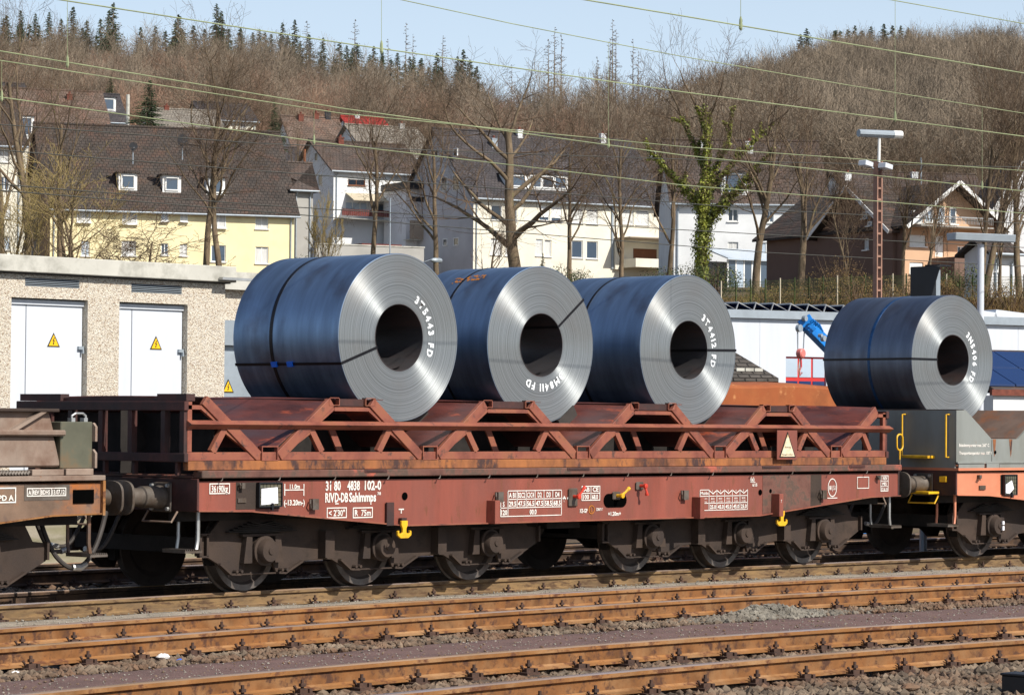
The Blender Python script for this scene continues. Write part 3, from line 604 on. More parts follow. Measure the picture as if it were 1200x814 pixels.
                mb = MB()                                                                                    # leaf spring over the box
                for i in range(6):
                    l = .50-.065*i; mb.prism([(x-l, .70+.02*i-.03), (x, .66+.016*i), (x+l, .70+.02*i-.03), (x+l, .712+.02*i-.03), (x, .674+.016*i), (x-l, .712+.02*i-.03)], yy[0]+.012, yy[1]-.005)
                obj('leaf_spring', mb, 'under_black', fr)
        mb = MB(); mb.box(xs[1]-.25, xs[1]+.25, .42, WID-.42, .62, .84); mb.box(xs[0]-.88, xs[0]-.80, .42, WID-.42, .45, .62); mb.box(xs[2]+.84, xs[2]+.92, .42, WID-.42, .45, .62)
        for x in xs:
            for s2 in (-1, 1):
                for y in (.56, WID-.70): mb.prism([(x+s2*.47, .3), (x+s2*.52, .3), (x+s2*.53, .66), (x+s2*.48, .66)], y, y+.12)
        obj('bogie_bolster', mb, 'under_black', t)
        for x in xs:
            mb = MB(); mb.tube([(x, .33, .46), (x, WID-.33, .46)], .075, 14); ws = obj('wheelset', mb, 'under_black', t, smooth=True)
            for y0, s in ((.66, -1), (WID-.66, 1)): obj('wheel', wheel_mb(x, y0, s), ['wheel_disc', 'wheel_tread'], ws, smooth=True)
def wagon_thing(name, ox, oy, ang, label, left=False):
    """ox, oy: world place of the near corner; ang: heading"""
    c, s = math.cos(ang), math.sin(ang); lx, ly = LEN/2, CY
    return thing(name, (ox+lx*c-ly*s, oy+lx*s+ly*c, 0), label, 'freight wagon', ang, group='coil wagons coupled in one train', off=(LEN/2, CY, 0))
W1 = wagon_thing('coil_wagon', -1.21, -.70, 0, 'long red brown six axle wagon carrying three steel coils in its cradles')
underframe(W1, 'red_paint', 'dark_frame', 'red_paint_worn')  # headstocks take a darker red, the unlit ends' shade put into colour
W2 = wagon_thing('coil_wagon', 12.62, -.90, -rad(4), 'wagon with orange sole bar and grey side panels at the right edge')
underframe(W2, 'orange_paint', 'dark_frame', 'orange_paint')  # dark red headstocks on an orange wagon: end shade put into colour
a0 = rad(3.6)
W0 = wagon_thing('coil_wagon', -2.55-LEN*math.cos(a0), -.78-LEN*math.sin(a0), a0, 'rusty beige wagon with brown sole bar cut by the left edge')
underframe(W0, 'brown_sill', 'brown_sill', 'rail_side')

# ------------------------------------------------------------------ wagon 1 rack; X measured in the world, local = X + 1.21
w_ = lambda x: x+1.21
TR = [-.18, 2.30, 4.95, 7.60, 10.08]; EL, ER = -1.34, 11.23
def rack():
    # deck edge, rust band and chords
    mb = MB(); mb.box(w_(-1.19), w_(11.52), -.055, .10, 1.268, 1.350); mb.box(w_(-1.19), w_(11.52), .10, WID-.1, 1.262, 1.30); mb.box(w_(-1.19), w_(11.52), WID-.1, WID+.05, 1.268, 1.35)
    mb2 = MB()
    obj('deck', mb, 'deck_edge', W1, bevel=.01)
    for s in (0, 1):
        Y = (lambda a, b: (a, b)) if s == 0 else (lambda a, b: (WID-b, WID-a))
        mb = MB(); y = Y(0.0, .09); mb.box(w_(EL+.0), w_(ER), *y, 1.352, 1.452); obj('rack_sill', mb, 'rust_band', W1, bevel=.006)
        mb = MB(); y = Y(.02, .08)
        mb.box(w_(EL), w_(ER), *y, 1.455, 1.545); obj('bottom_chord', mb, 'red_paint_worn', W1, bevel=.004)
        mb = MB(); p = [(.02, 1.885), (-.06, 1.842), (.02, 1.79)] if s == 0 else [(WID-.02, 1.885), (WID+.06, 1.842), (WID-.02, 1.79)]
        mb.prismx(p, w_(EL-.01), w_(ER+.09)); obj('side_rail', mb, 'red_paint_worn', W1)
        mb = MB(); y = Y(.02, .075); y2 = Y(.024, .07); ycap = Y(.005, .06)
        dg = []
        # end posts
        post = MB(); post.box(w_(EL), w_(EL+.06), *y, 1.548, 2.08); post.box(w_(ER-.06), w_(ER), *y, 1.548, 2.06); obj('end_post', post, 'red_paint_worn', W1)
        for i, c in enumerate(TR):
            for sg in (-1, 1):
                mem = MB()
                top_ = (c+sg*.93, 2.10); bot_ = (c+sg*.15, 1.50)
                mem.bar((w_(bot_[0]), bot_[1]), (w_(top_[0]), top_[1]), .115, *ycap)
                obj('diagonal_member', mem, 'red_paint_worn', W1, bevel=.004)
                if True:
                    st = MB()
                    # inner diagonal beside the main one and strut from the rail down to the chord
                    st.bar((w_(c+sg*.24), 1.545), (w_(c+sg*.66), 1.79), .04, *y2); st.bar((w_(c+sg*.63), 1.80), (w_(c+sg*.80), 1.548), .075, *y)
                    st.bar((w_(c+sg*.76), 1.885), (w_(c+sg*.98), 2.03), .035, *y2)
                    obj('strut', st, 'red_paint_worn', W1)
            box = MB(); x0, x1 = w_(c-.12), w_(c+.12)
            yb = Y(-.004, .05); ybb = Y(0.0, WID)
            for (a, b, q, r) in ((x0, x1, 1.60, 1.612), (x0, x1, 1.452, 1.462), (x0, x0+.012, 1.462, 1.60), (x1-.012, x1, 1.462, 1.60)): box.box(a, b, *yb, q, r)
            obj('trough_end', box, 'red_paint_worn', W1)
        bays = [(EL, TR[0]-1.0)]+[(TR[i]+1.0, TR[i+1]-1.0) for i in range(4)]+[(TR[4]+1.0, ER)]
        for i, (a, b) in enumerate(bays):
            tc_ = MB(); a2, b2 = (a-.02 if i else a), (b+.02 if i < 5 else b)
            tc_.box(w_(a2), w_(b2), *y, 2.0, 2.045); obj('top_chord', tc_, 'red_paint_worn', W1)
            if 0 < i < 5:
                for x in (a-.12, b-.04):
                    u = MB(); yy = Y(.0, .06)
                    for (p, q, r, t2) in ((x, x+.16, 2.06, 2.068), (x, x+.010, 2.068, 2.15), (x+.15, x+.16, 2.068, 2.15), (x+.0, x+.16, 2.142, 2.150)): u.box(w_(p), w_(q), *yy, r, t2)
                    obj('channel_end', u, 'red_paint_worn', W1)
                u = MB(); yy = Y(.03, .045); u.box(w_(a+.045), w_(b-.045), *yy, 2.055, 2.135); obj('infill_plate', u, 'dark_frame', W1)
        # extra ribs inside the bays
        rb = MB(); yy = Y(.35, .37)
        for i in range(1, 5):
            m_ = (bays[i][0]+bays[i][1])/2; rb.prism([(w_(m_-.04), 1.80), (w_(m_+.10), 1.545), (w_(m_+.2), 1.545), (w_(m_+.06), 1.80)], *yy)
        obj('inner_rib', rb, 'red_paint_worn', W1)
    # cradle plates across the wagon
    for c in TR:
        for sg in (-1, 1):
            mb = MB(); n = 10; x0, z0, x1, z1 = c+sg*.13, 1.60, c+sg*.90, 2.135; th = .012
            nx, nz = -sg*(z1-z0), (x1-x0)*sg; ln = math.hypot(nx, nz); nx, nz = nx/ln*th, nz/ln*th
            V = []; ys = np.linspace(.05, WID-.05, n)
            for y in ys:
                sag = .022*math.sin((y-.05)/(WID-.1)*math.pi)*(1 if sg > 0 else .6)
                for (x, z) in ((x0, z0), (x1, z1+sag), (x1-nx, z1-nz+sag), (x0-nx, z0-nz)): V.append((w_(x), y, z))
            F = [(i*4+k, i*4+(k+1) % 4, (i+1)*4+(k+1) % 4, (i+1)*4+k) for i in range(n-1) for k in range(4)]+[(0, 1, 2, 3), (4*n-4, 4*n-3, 4*n-2, 4*n-1)]
            mb.add(V, F); obj('cradle_plate', mb, 'cradle_steel', W1)
            if abs(c-4.95) < 3:
                mb = MB(); cx, cz = c+sg*.545, 1.905
                ex, ez = (x1-x0)/ln, (z1-z0)/ln; px_, pz_ = -sg*abs(ez), abs(ex)
                P = [(cx-ex*.17, cz-ez*.17-.03), (cx+ex*.17, cz+ez*.17-.03), (cx+ex*.17+px_*.145, cz+ez*.17+pz_*.145-.012), (cx-ex*.17+px_*.145, cz-ez*.17+pz_*.145-.012)]
                mb.prism([(w_(a), b) for a, b in P], .7, WID-.7); obj('wear_pad', mb, 'rubber', W1)
        mb = MB(); mb.box(w_(c-.12), w_(c+.12), .06, WID-.06, 1.46, 1.475); obj('trough_floor', mb, 'dark_frame', W1)
    for i in range(4):
        a, b = TR[i], TR[i+1]
        for y in (1.0, 2.0):
            mb = MB(); mb.prism([(w_(a+.14), 1.305), (w_(a+.14), 1.58), (w_(a+.86), 2.07), (w_(b-.86), 2.07), (w_(b-.14), 1.58), (w_(b-.14), 1.305)], y, y+.012); obj('inner_shade_sheet', mb, 'under_black', W1)  # dark sheets added to close the view through, standing for inner shade
    for a, b in ((EL+.06, TR[0]-.12), (TR[4]+.12, ER-.06)):
        mb = MB(); P = [(w_(a), 1.305), (w_(b), 1.305), (w_(b), 1.58), (w_(a+.2), 2.03), (w_(a), 2.05)] if a < 0 else [(w_(a), 1.305), (w_(b), 1.305), (w_(b), 2.05), (w_(b-.2), 2.03), (w_(a), 1.58)]
        mb.prism(P, 1.2, 1.212); obj('inner_shade_sheet', mb, 'under_black', W1)
    for c in TR:
        mb = MB(); mb.box(w_(c-.12), w_(c+.12), 1.0, 1.012, 1.305, 1.455); obj('inner_shade_sheet', mb, 'under_black', W1)
    mb = MB(); mb.box(w_(EL)+.42, w_(EL)+.43, .08, WID-.08, 1.31, 1.96); obj('end_shade_sheet', mb, 'under_black', W1)  # added dark sheet behind the end posts, standing for inner shade
    mb = MB()
    for i in range(4):
        a, b = TR[i]+.86, TR[i+1]-.86
        for x in (a, b-.0): mb.box(w_(x), w_(x+.155), .06, WID-.06, 2.128, 2.136)
    obj('top_plate', mb, 'cradle_steel', W1)
    # end face of the rack, seen at the left, shade put into its dark colour
    for ex, sg in ((EL, -1), (ER, 1)):
        X = (lambda a, b: (w_(ex)+min(sg*a, sg*b), w_(ex)+max(sg*a, sg*b)))
        mb = MB(); mb.box(*X(0.0, .06), .0, WID, 1.985, 2.085); obj('end_beam', mb, 'dark_frame', W1, bevel=.006)
        mb = MB(); mb.box(*X(0.0, .055), .0, WID, 1.44, 1.535); obj('end_beam', mb, 'dark_frame', W1, bevel=.006)
        for y in (.06, .37, .92, 1.42, 1.95, 2.36, 2.82):
            mb = MB(); mb.box(*X(-.002, .045), y-.035, y+.035, 1.535, 1.985); mb.box(*X(-.05, -.002), y-.01, y+.01, 1.535, 1.985); obj('post', mb, 'dark_frame', W1)
        mb = MB()
        for y in (.14, .85, 1.35, 1.9): mb.box(*X(-.02, .03), y, y+.04, 1.30, 1.44)
        obj('foot_bracket', mb, 'dark_frame', W1)
        if sg < 0:
            mb = MB(); n = 14; V = []
            for i in range(n):
                y = .25+(WID-.4)*i/(n-1); z = 2.095+.045*math.sin((i/(n-1))**.8*math.pi); V += [(w_(ex)+.02, y, 2.087), (w_(ex)+.02, y, z), (w_(ex)+.035, y, z), (w_(ex)+.035, y, 2.087)]
            mb.add(V, [(i*4+k, i*4+(k+1) % 4, (i+1)*4+(k+1) % 4, (i+1)*4+k) for i in range(n-1) for k in range(4)]); obj('bent_top_plate', mb, 'dark_frame', W1)
            mb = MB(); mb.box(w_(ex)-.02, w_(ex)+.10, WID-.75, WID-.02, 2.088, 2.165); mb.box(w_(ex)-.02, w_(ex)+.10, .02, .5, 2.088, 2.165); obj('corner_plate', mb, 'dark_frame', W1)
rack()
# warning board on the side rail
mb = MB(); mb.box(w_(8.69), w_(9.12), -.075, -.062, 1.43, 1.815); bd = obj('warning_board', mb, 'red_paint', W1, bevel=.003)
mb = MB(); mb.add([(w_(8.73), -.08, 1.46), (w_(9.08), -.08, 1.46), (w_(8.905), -.08, 1.80)], [(0, 1, 2)]); obj('triangle_mark', mb, 'hazard_black', bd)
mb = MB(); mb.add([(w_(8.755), -.083, 1.472), (w_(9.055), -.083, 1.472), (w_(8.905), -.083, 1.765)], [(0, 1, 2)]); tp = obj('triangle_face', mb, 'board_cream', bd)
text('lettering', 'Achtung', w_(8.845), 1.585, .022, bd, -.086, 'hazard_black', width=.12); text('lettering', 'Rungen sichern', w_(8.79), 1.49, .02, bd, -.086, 'hazard_black', width=.23)

# ------------------------------------------------------------------ side fittings and print on wagon 1
PY = .0025   # print stands just off the sole bar web
def grp(name, mb, m='white_print', p=None): return obj(name, mb, m, p or W1, fix=False)
def boxed(x0, x1, z0, z1, body, h=None, p=None, y=PY):
    mb = MB(); frame_mb(mb, w_(x0), w_(x1), z0, z1, .012, y); grp('print_frame', mb, p=p)
    h = h or (z1-z0)*.6; text('lettering', body, w_(x0)+.03, z0+((z1-z0)-h)/2, h, p or W1, y, width=(x1-x0)-.06, bold=.02)
boxed(-1.04, -.75, 1.10, 1.215, '36190kg', .075)
text('lettering', '31 80', w_(.66), 1.12, .105, W1, PY, width=.23, bold=.03); text('lettering', '4838', w_(.99), 1.12, .105, W1, PY, width=.195, bold=.03); text('lettering', '102-0', w_(1.26), 1.12, .105, W1, PY, width=.26, bold=.03)
text('lettering', 'RIV', w_(.655), .99, .105, W1, PY, width=.14, bold=.03); text('lettering', 'D-DB', w_(.80), .99, .105, W1, PY, width=.205, bold=.03); text('lettering', 'Sahlmmps', w_(1.02), .99, .105, W1, PY, width=.42, bold=.03); text('lettering', '708', w_(1.46), 1.06, .035, W1, PY, width=.055, bold=.03)
mb = MB(); quad(mb, w_(.805), w_(.86), .965, .977, PY); grp('underline_mark', mb)
boxed(.68, .985, .81, .93, '< 2\'30"', .07); boxed(1.08, 1.39, .805, .925, 'R  75m', .07)
mb = MB(); quad(mb, w_(.04), w_(.052), 1.07, 1.20, PY); quad(mb, w_(.325), w_(.337), 1.065, 1.195, PY); quad(mb, w_(.052), w_(.325), 1.125, 1.137, PY); grp('dimension_mark', mb)
text('lettering', '11.0m', w_(.12), 1.145, .05, W1, PY, width=.15, bold=.03); text('lettering', '(-13.20m-)', w_(.035), .965, .06, W1, PY, width=.31, bold=.03)
mb = MB(); quad(mb, w_(1.80), w_(1.885), .885, .9, PY); quad(mb, w_(1.835), w_(1.85), .845, .885, PY); grp('jacking_mark', mb)
# load table
mb = MB(); X0, X1 = 3.62, 4.565; Z = [.775, .875, .975, 1.075]
y = PY
for z in Z: quad(mb, w_(X0-(.13 if z < .95 else 0)), w_(X1), z, z+.010, y)
for i in range(7):
    x = X0+(X1-X0)*i/6 if i else X0
    quad(mb, w_(x)-.005, w_(x)+.005, (.885 if 0 < i < 6 else .785), 1.075, y)
quad(mb, w_(X0-.13), w_(X0-.12), .785, .975, y); grp('load_table', mb)
cw = (X1-X0)/6
for i, s_ in enumerate(['A B1', 'B2C2', 'C3C4', 'D2', 'D3', 'D4']): text('lettering', s_, w_(X0+cw*i+.015+(.03 if len(s_) < 3 else 0)), 1.0, .06, W1, y, width=cw-.035-(.05 if len(s_) < 3 else 0), bold=.03)
for i, s_ in enumerate(['29.5', '47.5', '56.5', '47.5', '58.5', '68.5']): text('lettering', s_, w_(X0+cw*i+.015), .898, .06, W1, y, width=cw-.03, bold=.03)
text('lettering', 'S', w_(X0-.09), .898, .06, W1, y, bold=.03); text('lettering', '120', w_(X0-.115), .798, .06, W1, y, width=.10, bold=.03); text('lettering', '00.0', w_(X0+.38), .798, .06, W1, y, width=.12, bold=.03); text('lettering', '* *', w_(X1+.02), .87, .13, W1, y, width=.14, bold=.05)
mb = MB(); frame_mb(mb, w_(4.93), w_(5.27), .945, 1.125, .011, y); quad(mb, w_(5.095), w_(5.105), .956, 1.114, y); quad(mb, w_(4.94), w_(5.26), 1.03, 1.04, y); grp('load_table', mb)
for s_, x, z in (('AB', 4.965, 1.055), ('CE', 5.13, 1.055), ('100', 4.955, .965), ('68.0', 5.12, .965)): text('lettering', s_, w_(x), z, .055, W1, y, width=.11, bold=.03)
text('lettering', 'KE-GP', w_(4.90), .80, .05, W1, y, width=.14, bold=.03); text('lettering', 'DB', w_(5.205), .82, .035, W1, y, width=.06, bold=.02); text('lettering', "711'", w_(5.27), .82, .035, W1, y, width=.05, bold=.02)
mb = MB(); k = 18
for i in range(k):
    a, b = 2*math.pi*i/k, 2*math.pi*(i+1)/k; cx, cz = w_(5.115), .835
    mb.add([(cx+.055*math.cos(a), y, cz+.055*math.sin(a)), (cx+.055*math.cos(b), y, cz+.055*math.sin(b)), (cx+.044*math.cos(b), y, cz+.044*math.sin(b)), (cx+.044*math.cos(a), y, cz+.044*math.sin(a))], [(0, 1, 2, 3)])
quad(mb, cx-.015, cx-.006, cz-.03, cz+.03, y); quad(mb, cx-.006, cx+.02, cz-.03, cz-.021, y); grp('round_stamp', mb, 'orange_print')
text('lettering', '+1.20m+', w_(5.42), .755, .05, W1, y, width=.24, bold=.03)
# cradle diagram table
X0, X1 = 7.20, 8.17; mb = MB(); xs_ = [7.20, 7.38]+[7.38+(8.17-7.38)*i/5 for i in range(1, 6)]
for z in (.785, .875, .965): quad(mb, w_(X0), w_(X1), z, z+.009, y)
quad(mb, w_(X0), w_(xs_[1]), 1.045, 1.054, y)
for x in xs_: quad(mb, w_(x)-.0045, w_(x)+.0045, .79, 1.045, y)
for i in range(1, 6):
    a, b = w_(xs_[i]), w_(xs_[i+1]); m_ = (a+b)/2
    mb.add([(a, y, 1.05), (a, y, 1.036), (m_, y, .992), (m_, y, 1.006)], [(0, 1, 2, 3)]); mb.add([(m_, y, 1.006), (m_, y, .992), (b, y, 1.036), (b, y, 1.05)], [(0, 1, 2, 3)])
grp('load_table', mb)
text('lettering', 'Mulde', w_(7.21), .99, .04, W1, y, width=.16, bold=.02); text('lettering', 'Ø min', w_(7.22), .93, .025, W1, y, width=.12); text('lettering', 'Ø max', w_(7.22), .89, .025, W1, y, width=.12); text('lettering', 't', w_(7.27), .81, .04, W1, y)
for i, (n1, s_) in enumerate(zip('12345', ['25.0', '45.0', '45.0', '45.0', '25.0'])):
    x = xs_[i+1]; text('lettering', n1, w_(x+.065), 1.02, .03, W1, y, bold=.02); text('lettering', '800', w_(x+.04), .925, .025, W1, y, width=.07); text('lettering', '2100', w_(x+.035), .888, .025, W1, y, width=.08); text('lettering', s_, w_(x+.02), .808, .05, W1, y, width=.12, bold=.03)
text('lettering', '(a)', w_(8.23), 1.155, .05, W1, y, width=.08, bold=.03); mb = MB(); quad(mb, w_(8.23), w_(8.33), 1.135, 1.143, y); grp('underline_mark', mb); text('lettering', '6/15', w_(8.27), 1.085, .04, W1, y, width=.10, bold=.03)
mb = MB(); k = 24; cx, cz = w_(10.0), 1.05
for i in range(k):
    a, b = 2*math.pi*i/k, 2*math.pi*(i+1)/k
    mb.add([(cx+.10*math.cos(a), y, cz+.125*math.sin(a)), (cx+.10*math.cos(b), y, cz+.125*math.sin(b)), (cx+.088*math.cos(b), y, cz+.112*math.sin(b)), (cx+.088*math.cos(a), y, cz+.112*math.sin(a))], [(0, 1, 2, 3)])
quad(mb, cx-.11, cx+.11, .905, .916, y); grp('oval_mark', mb); text('lettering', '88 | 5.1', w_(9.93), 1.02, .06, W1, y, width=.145, bold=.02)
mb = MB(); frame_mb(mb, w_(10.56), w_(10.83), 1.03, 1.19, .010, y); grp('print_frame', mb)
mb = MB(); frame_mb(mb, w_(11.10), w_(11.28), .985, 1.205, .010, y); quad(mb, w_(11.11), w_(11.27), 1.05, 1.058, y); quad(mb, w_(11.11), w_(11.27), 1.125, 1.133, y); grp('print_frame', mb)
text('lettering', '1 REV', w_(11.125), 1.145, .042, W1, y, width=.13, bold=.03); text('lettering', 'MES', w_(11.14), 1.07, .042, W1, y, width=.10, bold=.03); text('lettering', '17.6.10', w_(11.118), 1.0, .036, W1, y, width=.145, bold=.03)
# grille label holder with paper
def label_holder(t, x0, x1, z0, z1, y, paper, wof=lambda x: x):
    mb = MB(); mb.box(x0, x1, y-.035, y-.004, z0, z1); h = obj('label_holder', mb, 'olive_box', t)
    mb = MB()
    for a in ((x0-.012, x1+.012, z1, z1+.014), (x0-.012, x1+.012, z0-.014, z0), (x0-.014, x0, z0, z1), (x1, x1+.014, z0, z1)): mb.box(a[0], a[1], y-.052, y-.002, a[2], a[3])
    for i in range(1, 6): x = x0+(x1-x0)*i/6; mb.box(x-.0012, x+.0012, y-.0415, y-.038, z0, z1)
    for i in range(1, 5): z = z0+(z1-z0)*i/5; mb.box(x0, x1, y-.041, y-.0375, z-.0012, z+.0012)
    mb.box((x0+x1)/2+.01, (x0+x1)/2+.03, y-.06, y-.03, z0-.05, z0+.03); obj('wire_grille', mb, 'black_metal', h)
    mb = MB(); mb.add([(p[0], y-.042, p[1]) for p in paper], [tuple(range(len(paper)))]); obj('paper_label', mb, 'paper', h, fix=False)
label_holder(W1, w_(-.36), w_(-.045), .965, 1.205, 0, [(w_(-.335), .975), (w_(-.09), .99), (w_(-.10), 1.165), (w_(-.335), 1.15)])
mb = MB(); quad(mb, w_(-.66), w_(-.02), .93, 1.22, .006); grp('patch_of_dark_paint', mb, 'bogie_grime')
mb = MB(); quad(mb, w_(8.49), w_(9.52), .70, 1.225, .006); mb.v = [(x, y_, max(z, .712+(.0857*(x-9.6) if x > 9.6 else 0))) for x, y_, z in mb.v]; grp('patch_of_dark_paint', mb, 'deck_edge')
mb = MB(); quad(mb, w_(9.52), w_(9.76), .81, 1.225, .006); grp('patch_of_dark_paint', mb, 'bogie_grime')
mb = MB(); mb.box(w_(-.64), w_(-.52), -.008, .01, 1.0, 1.05); obj('number_plate', mb, 'buffer_steel', W1, bevel=.003)
# stanchion pockets, rope hooks, holes, tie-down hooks, handles
for i, (x0, x1, z0, z1, dark) in enumerate(((1.585, 1.70, .71, .975, 0), (3.20, 3.345, .70, .975, 1), (6.92, 7.13, .69, .965, 1), (8.60, 8.76, .69, .985, 1))):
    mb = MB(); d = -.16 if i else -.02
    if i == 0: mb.box(w_(x0), w_(x1), -.03, .0, z0, z1)
    else: mb.box(w_(x1-.085), w_(x1), -.13, .01, z0, z1)
    obj('stanchion_pocket', mb, 'dark_frame' if i == 0 else 'red_paint', W1, bevel=.004)
for x, z in ((.42, .98), (3.40, 1.02), (6.82, 1.0), (9.72, .97), (-.62, 1.19), (11.0, 1.18)):
    mb = MB(); s_ = .5 if abs(x) > .6 and z > 1.1 else 1
    mb.box(w_(x), w_(x+.09*s_), -.05, .01, z-.07*s_, z+.05*s_); mb.tube([(w_(x)-.01, -.02, z+.04*s_), (w_(x)-.04*s_, -.05, z), (w_(x)-.01, -.03, z-.05*s_)], .010, 6); obj('rope_hook', mb, 'buffer_steel', W1)
for x, z, r in ((1.90, 1.04, .045), (8.44, 1.005, .038), (8.655, 1.02, .028)):
    mb = MB(); mb.lathe([(-.0, r), (.004, r), (.004, .0001)], (w_(x), .004, z), 'y', 20); obj('round_hole', mb, 'hole', W1)
mb = MB()
P = [(w_(5.555)+sg*.13+math.cos(a)*.085, .94+math.sin(a)*.085) for sg, r0 in ((1, -math.pi/2), (-1, math.pi/2)) for a in np.linspace(r0, r0+math.pi, 9)]
mb.prism(P, .003, .008); obj('oval_opening', mb, 'hole', W1)
def lever(x, z, dx, dz, m1, plate=True):
    mb = MB()
    if plate: mb.box(w_(x)-.08, w_(x)+.08, -.02, .004, z-.12, z+.10); h = obj('handle_plate', mb, 'buffer_steel', W1, bevel=.01)
    else: mb.box(w_(x)-.07, w_(x)+.07, -.02, .004, z-.05, z+.05); h = obj('handle_plate', mb, 'buffer_steel', W1, bevel=.01)
    mb = MB(); mb.tube([(w_(x), -.02, z), (w_(x), -.09, z), (w_(x)+dx*.6, -.11, z+dz*.6), (w_(x)+dx, -.11, z+dz)], [.02, .02, .014, .022], 8); mb.tube([(w_(x)+dx*.95, -.11, z+dz*.95), (w_(x)+dx*1.25, -.11, z+dz*1.15)], .024, 8); obj('lever', mb, m1, h, smooth=True)
    mb = MB(); mb.lathe([(0, .03), (-.03, .03), (-.035, .0001)], (w_(x), -.09, z), 'y', 12); obj('pivot', mb, m1, h)
lever(4.76, 1.0, .08, .10, 'red_handle'); lever(5.56, 1.0, .10, .08, 'yellow', False); lever(6.0, 1.115, .02, -.10, 'red_handle', False)
def hook(x, zt):
    mb = MB(); P = [(-.05, .0), (.05, 0), (.05, -.05), (.03, -.09), (.03, -.135), (.06, -.15), (.085, -.14), (.085, -.11), (.11, -.12), (.11, -.165), (.06, -.20), (-.06, -.20), (-.11, -.165), (-.11, -.12), (-.085, -.11), (-.085, -.14), (-.06, -.15), (-.03, -.135), (-.03, -.09), (-.05, -.05)]
    mb.prism([(w_(x)+a, zt+b) for a, b in P], -.06, -.03); obj('tie_down_hook', mb, 'yellow', W1, bevel=.004)
    mb = MB(); mb.box(w_(x)-.04, w_(x)+.04, -.05, .0, zt, zt+.03); obj('hook_bracket', mb, 'dark_frame', W1)
hook(1.84, .765); hook(8.83, .76)
text('lettering', 'T', w_(8.70), .87, .04, W1, -.132)
# small deck hooks under the deck edge
mb = MB()
for x in np.arange(-.9, 11.3, .83):
    mb.tube([(w_(x), -.05, 1.275), (w_(x)-.01, -.05, 1.245), (w_(x)-.03, -.05, 1.235)], .008, 5)
obj('deck_hooks', mb, 'buffer_steel', W1)
for x0, x1 in ((1.2, 1.55), (4.6, 5.0), (8.4, 8.8), (10.3, 10.65)):
    mb = MB(); mb.box(w_(x0), w_(x1), -.062, -.05, 1.315, 1.347); mb.box(w_(x0+.03), w_(x1-.06), -.067, -.06, 1.325, 1.34); obj('deck_pocket', mb, 'dark_frame', W1)
# hand loop at the right corner
mb = MB(); hx, hy = w_(11.50), -.03
lp = [(hx+.07*math.cos(a), hy, 1.66+(.05 if math.sin(a) > 0 else -.05)+.06*math.sin(a)) for a in np.linspace(0, 2*math.pi, 21)]
mb.tube(lp, .012, 6); mb.tube([(hx, hy, 1.56), (hx, hy, 1.32)], .012, 6); obj('grab_loop', mb, 'yellow', W1, smooth=True)
mb = MB(); mb.tube([(hx, hy, 1.42), (hx, hy, 1.262)], .016, 6); obj('grab_loop_socket', mb, 'buffer_steel', W1)
def endgear(t, x, s, near=True, stepm='bright_steel'):
    """grab bar, steps and brake hoses hanging below a headstock; s = outward direction along local x"""
    mb = MB(); mb.tube([(x+s*.02, .30, .91), (x+s*.10, .30, .80), (x+s*.10, .78, .80), (x+s*.02, .78, .91)], .012, 6); obj('grab_bar', mb, 'grime_beige' if t is not W2 else 'yellow', t, smooth=True)
    mb = MB(); mb.tube([(x-s*.10, .1, .92), (x-s*.10, .1, .62), (x-s*.08, .1, .50), (x-s*.02, .1, .48)], .022, 6); mb.tube([(x-s*.10, .42, .92), (x-s*.10, .42, .62), (x-s*.08, .42, .50)], .018, 6); st = obj('step_bracket', mb, stepm, t, smooth=True)
    mb = MB(); mb.box(x-.12, x+.12, .05, .42, .475, .50)
    for i in range(9): mb.box(x-.12+i*.0265, x-.11+i*.0265, .045, .425, .50, .514)
    obj('step', mb, 'buffer_steel', st)
    for dy, L_ in ((-.28, .42), (.30, .40)):
        mb = MB(); yy = CY+dy; pts = [(x+s*.02, yy, .93)]+[(x+s*(.08+.40*q), yy, .90-L_*math.sin(min(1, q*1.25)*math.pi/2)) for q in np.linspace(.1, 1, 9)]
        mb.tube(pts, .023, 8); hs = obj('brake_hose', mb, 'rubber', t, smooth=True)
        mb = MB(); e = pts[-1]; mb.tube([e, (e[0]+s*.09, yy, e[2]+.02)], .03, 8); obj('hose_coupling', mb, 'bright_steel' if t is not W1 or s < 0 else 'red_handle', hs)
endgear(W1, 0, -1); endgear(W1, LEN, 1); endgear(W0, LEN, 1, stepm='brown_sill'); endgear(W2, 0, -1, stepm='orange_paint')
# long joined hose hanging between the left wagons, near side
mb = MB(); pts = [at(47, 604, 29.9), at(50, 618, 29.8), at(57, 636, 29.8), at(66, 652, 29.8), at(80, 664, 29.8), at(92, 664, 29.9), at(102, 657, 30.), at(112, 640, 30.1), at(119, 620, 30.2), at(124, 600, 30.4)]
sm = []
for i in range(len(pts)-1):
    p0, p1, p2, p3 = pts[max(i-1, 0)], pts[i], pts[i+1], pts[min(i+2, len(pts)-1)]
    for q in np.linspace(0, 1, 5)[:-1]: sm.append(.5*((2*p1)+(-p0+p2)*q+(2*p0-5*p1+4*p2-p3)*q*q+(-p0+3*p1-3*p2+p3)*q**3))
sm.append(pts[-1]); mb.tube([tuple(p) for p in sm], .026, 8)
bh = obj('joined_brake_hose', mb, 'rubber', smooth=True); setp(bh, 'grey brake hose looping down between the two left wagons', 'hose')
mb = MB(); mb.tube([tuple(at(85, 664.5, 29.8)), tuple(at(94, 664.5, 29.85)), tuple(at(101, 660, 29.9))], [.035, .04, .03], 8); o = obj('hose_coupling', mb, 'bright_steel', bh, smooth=True)

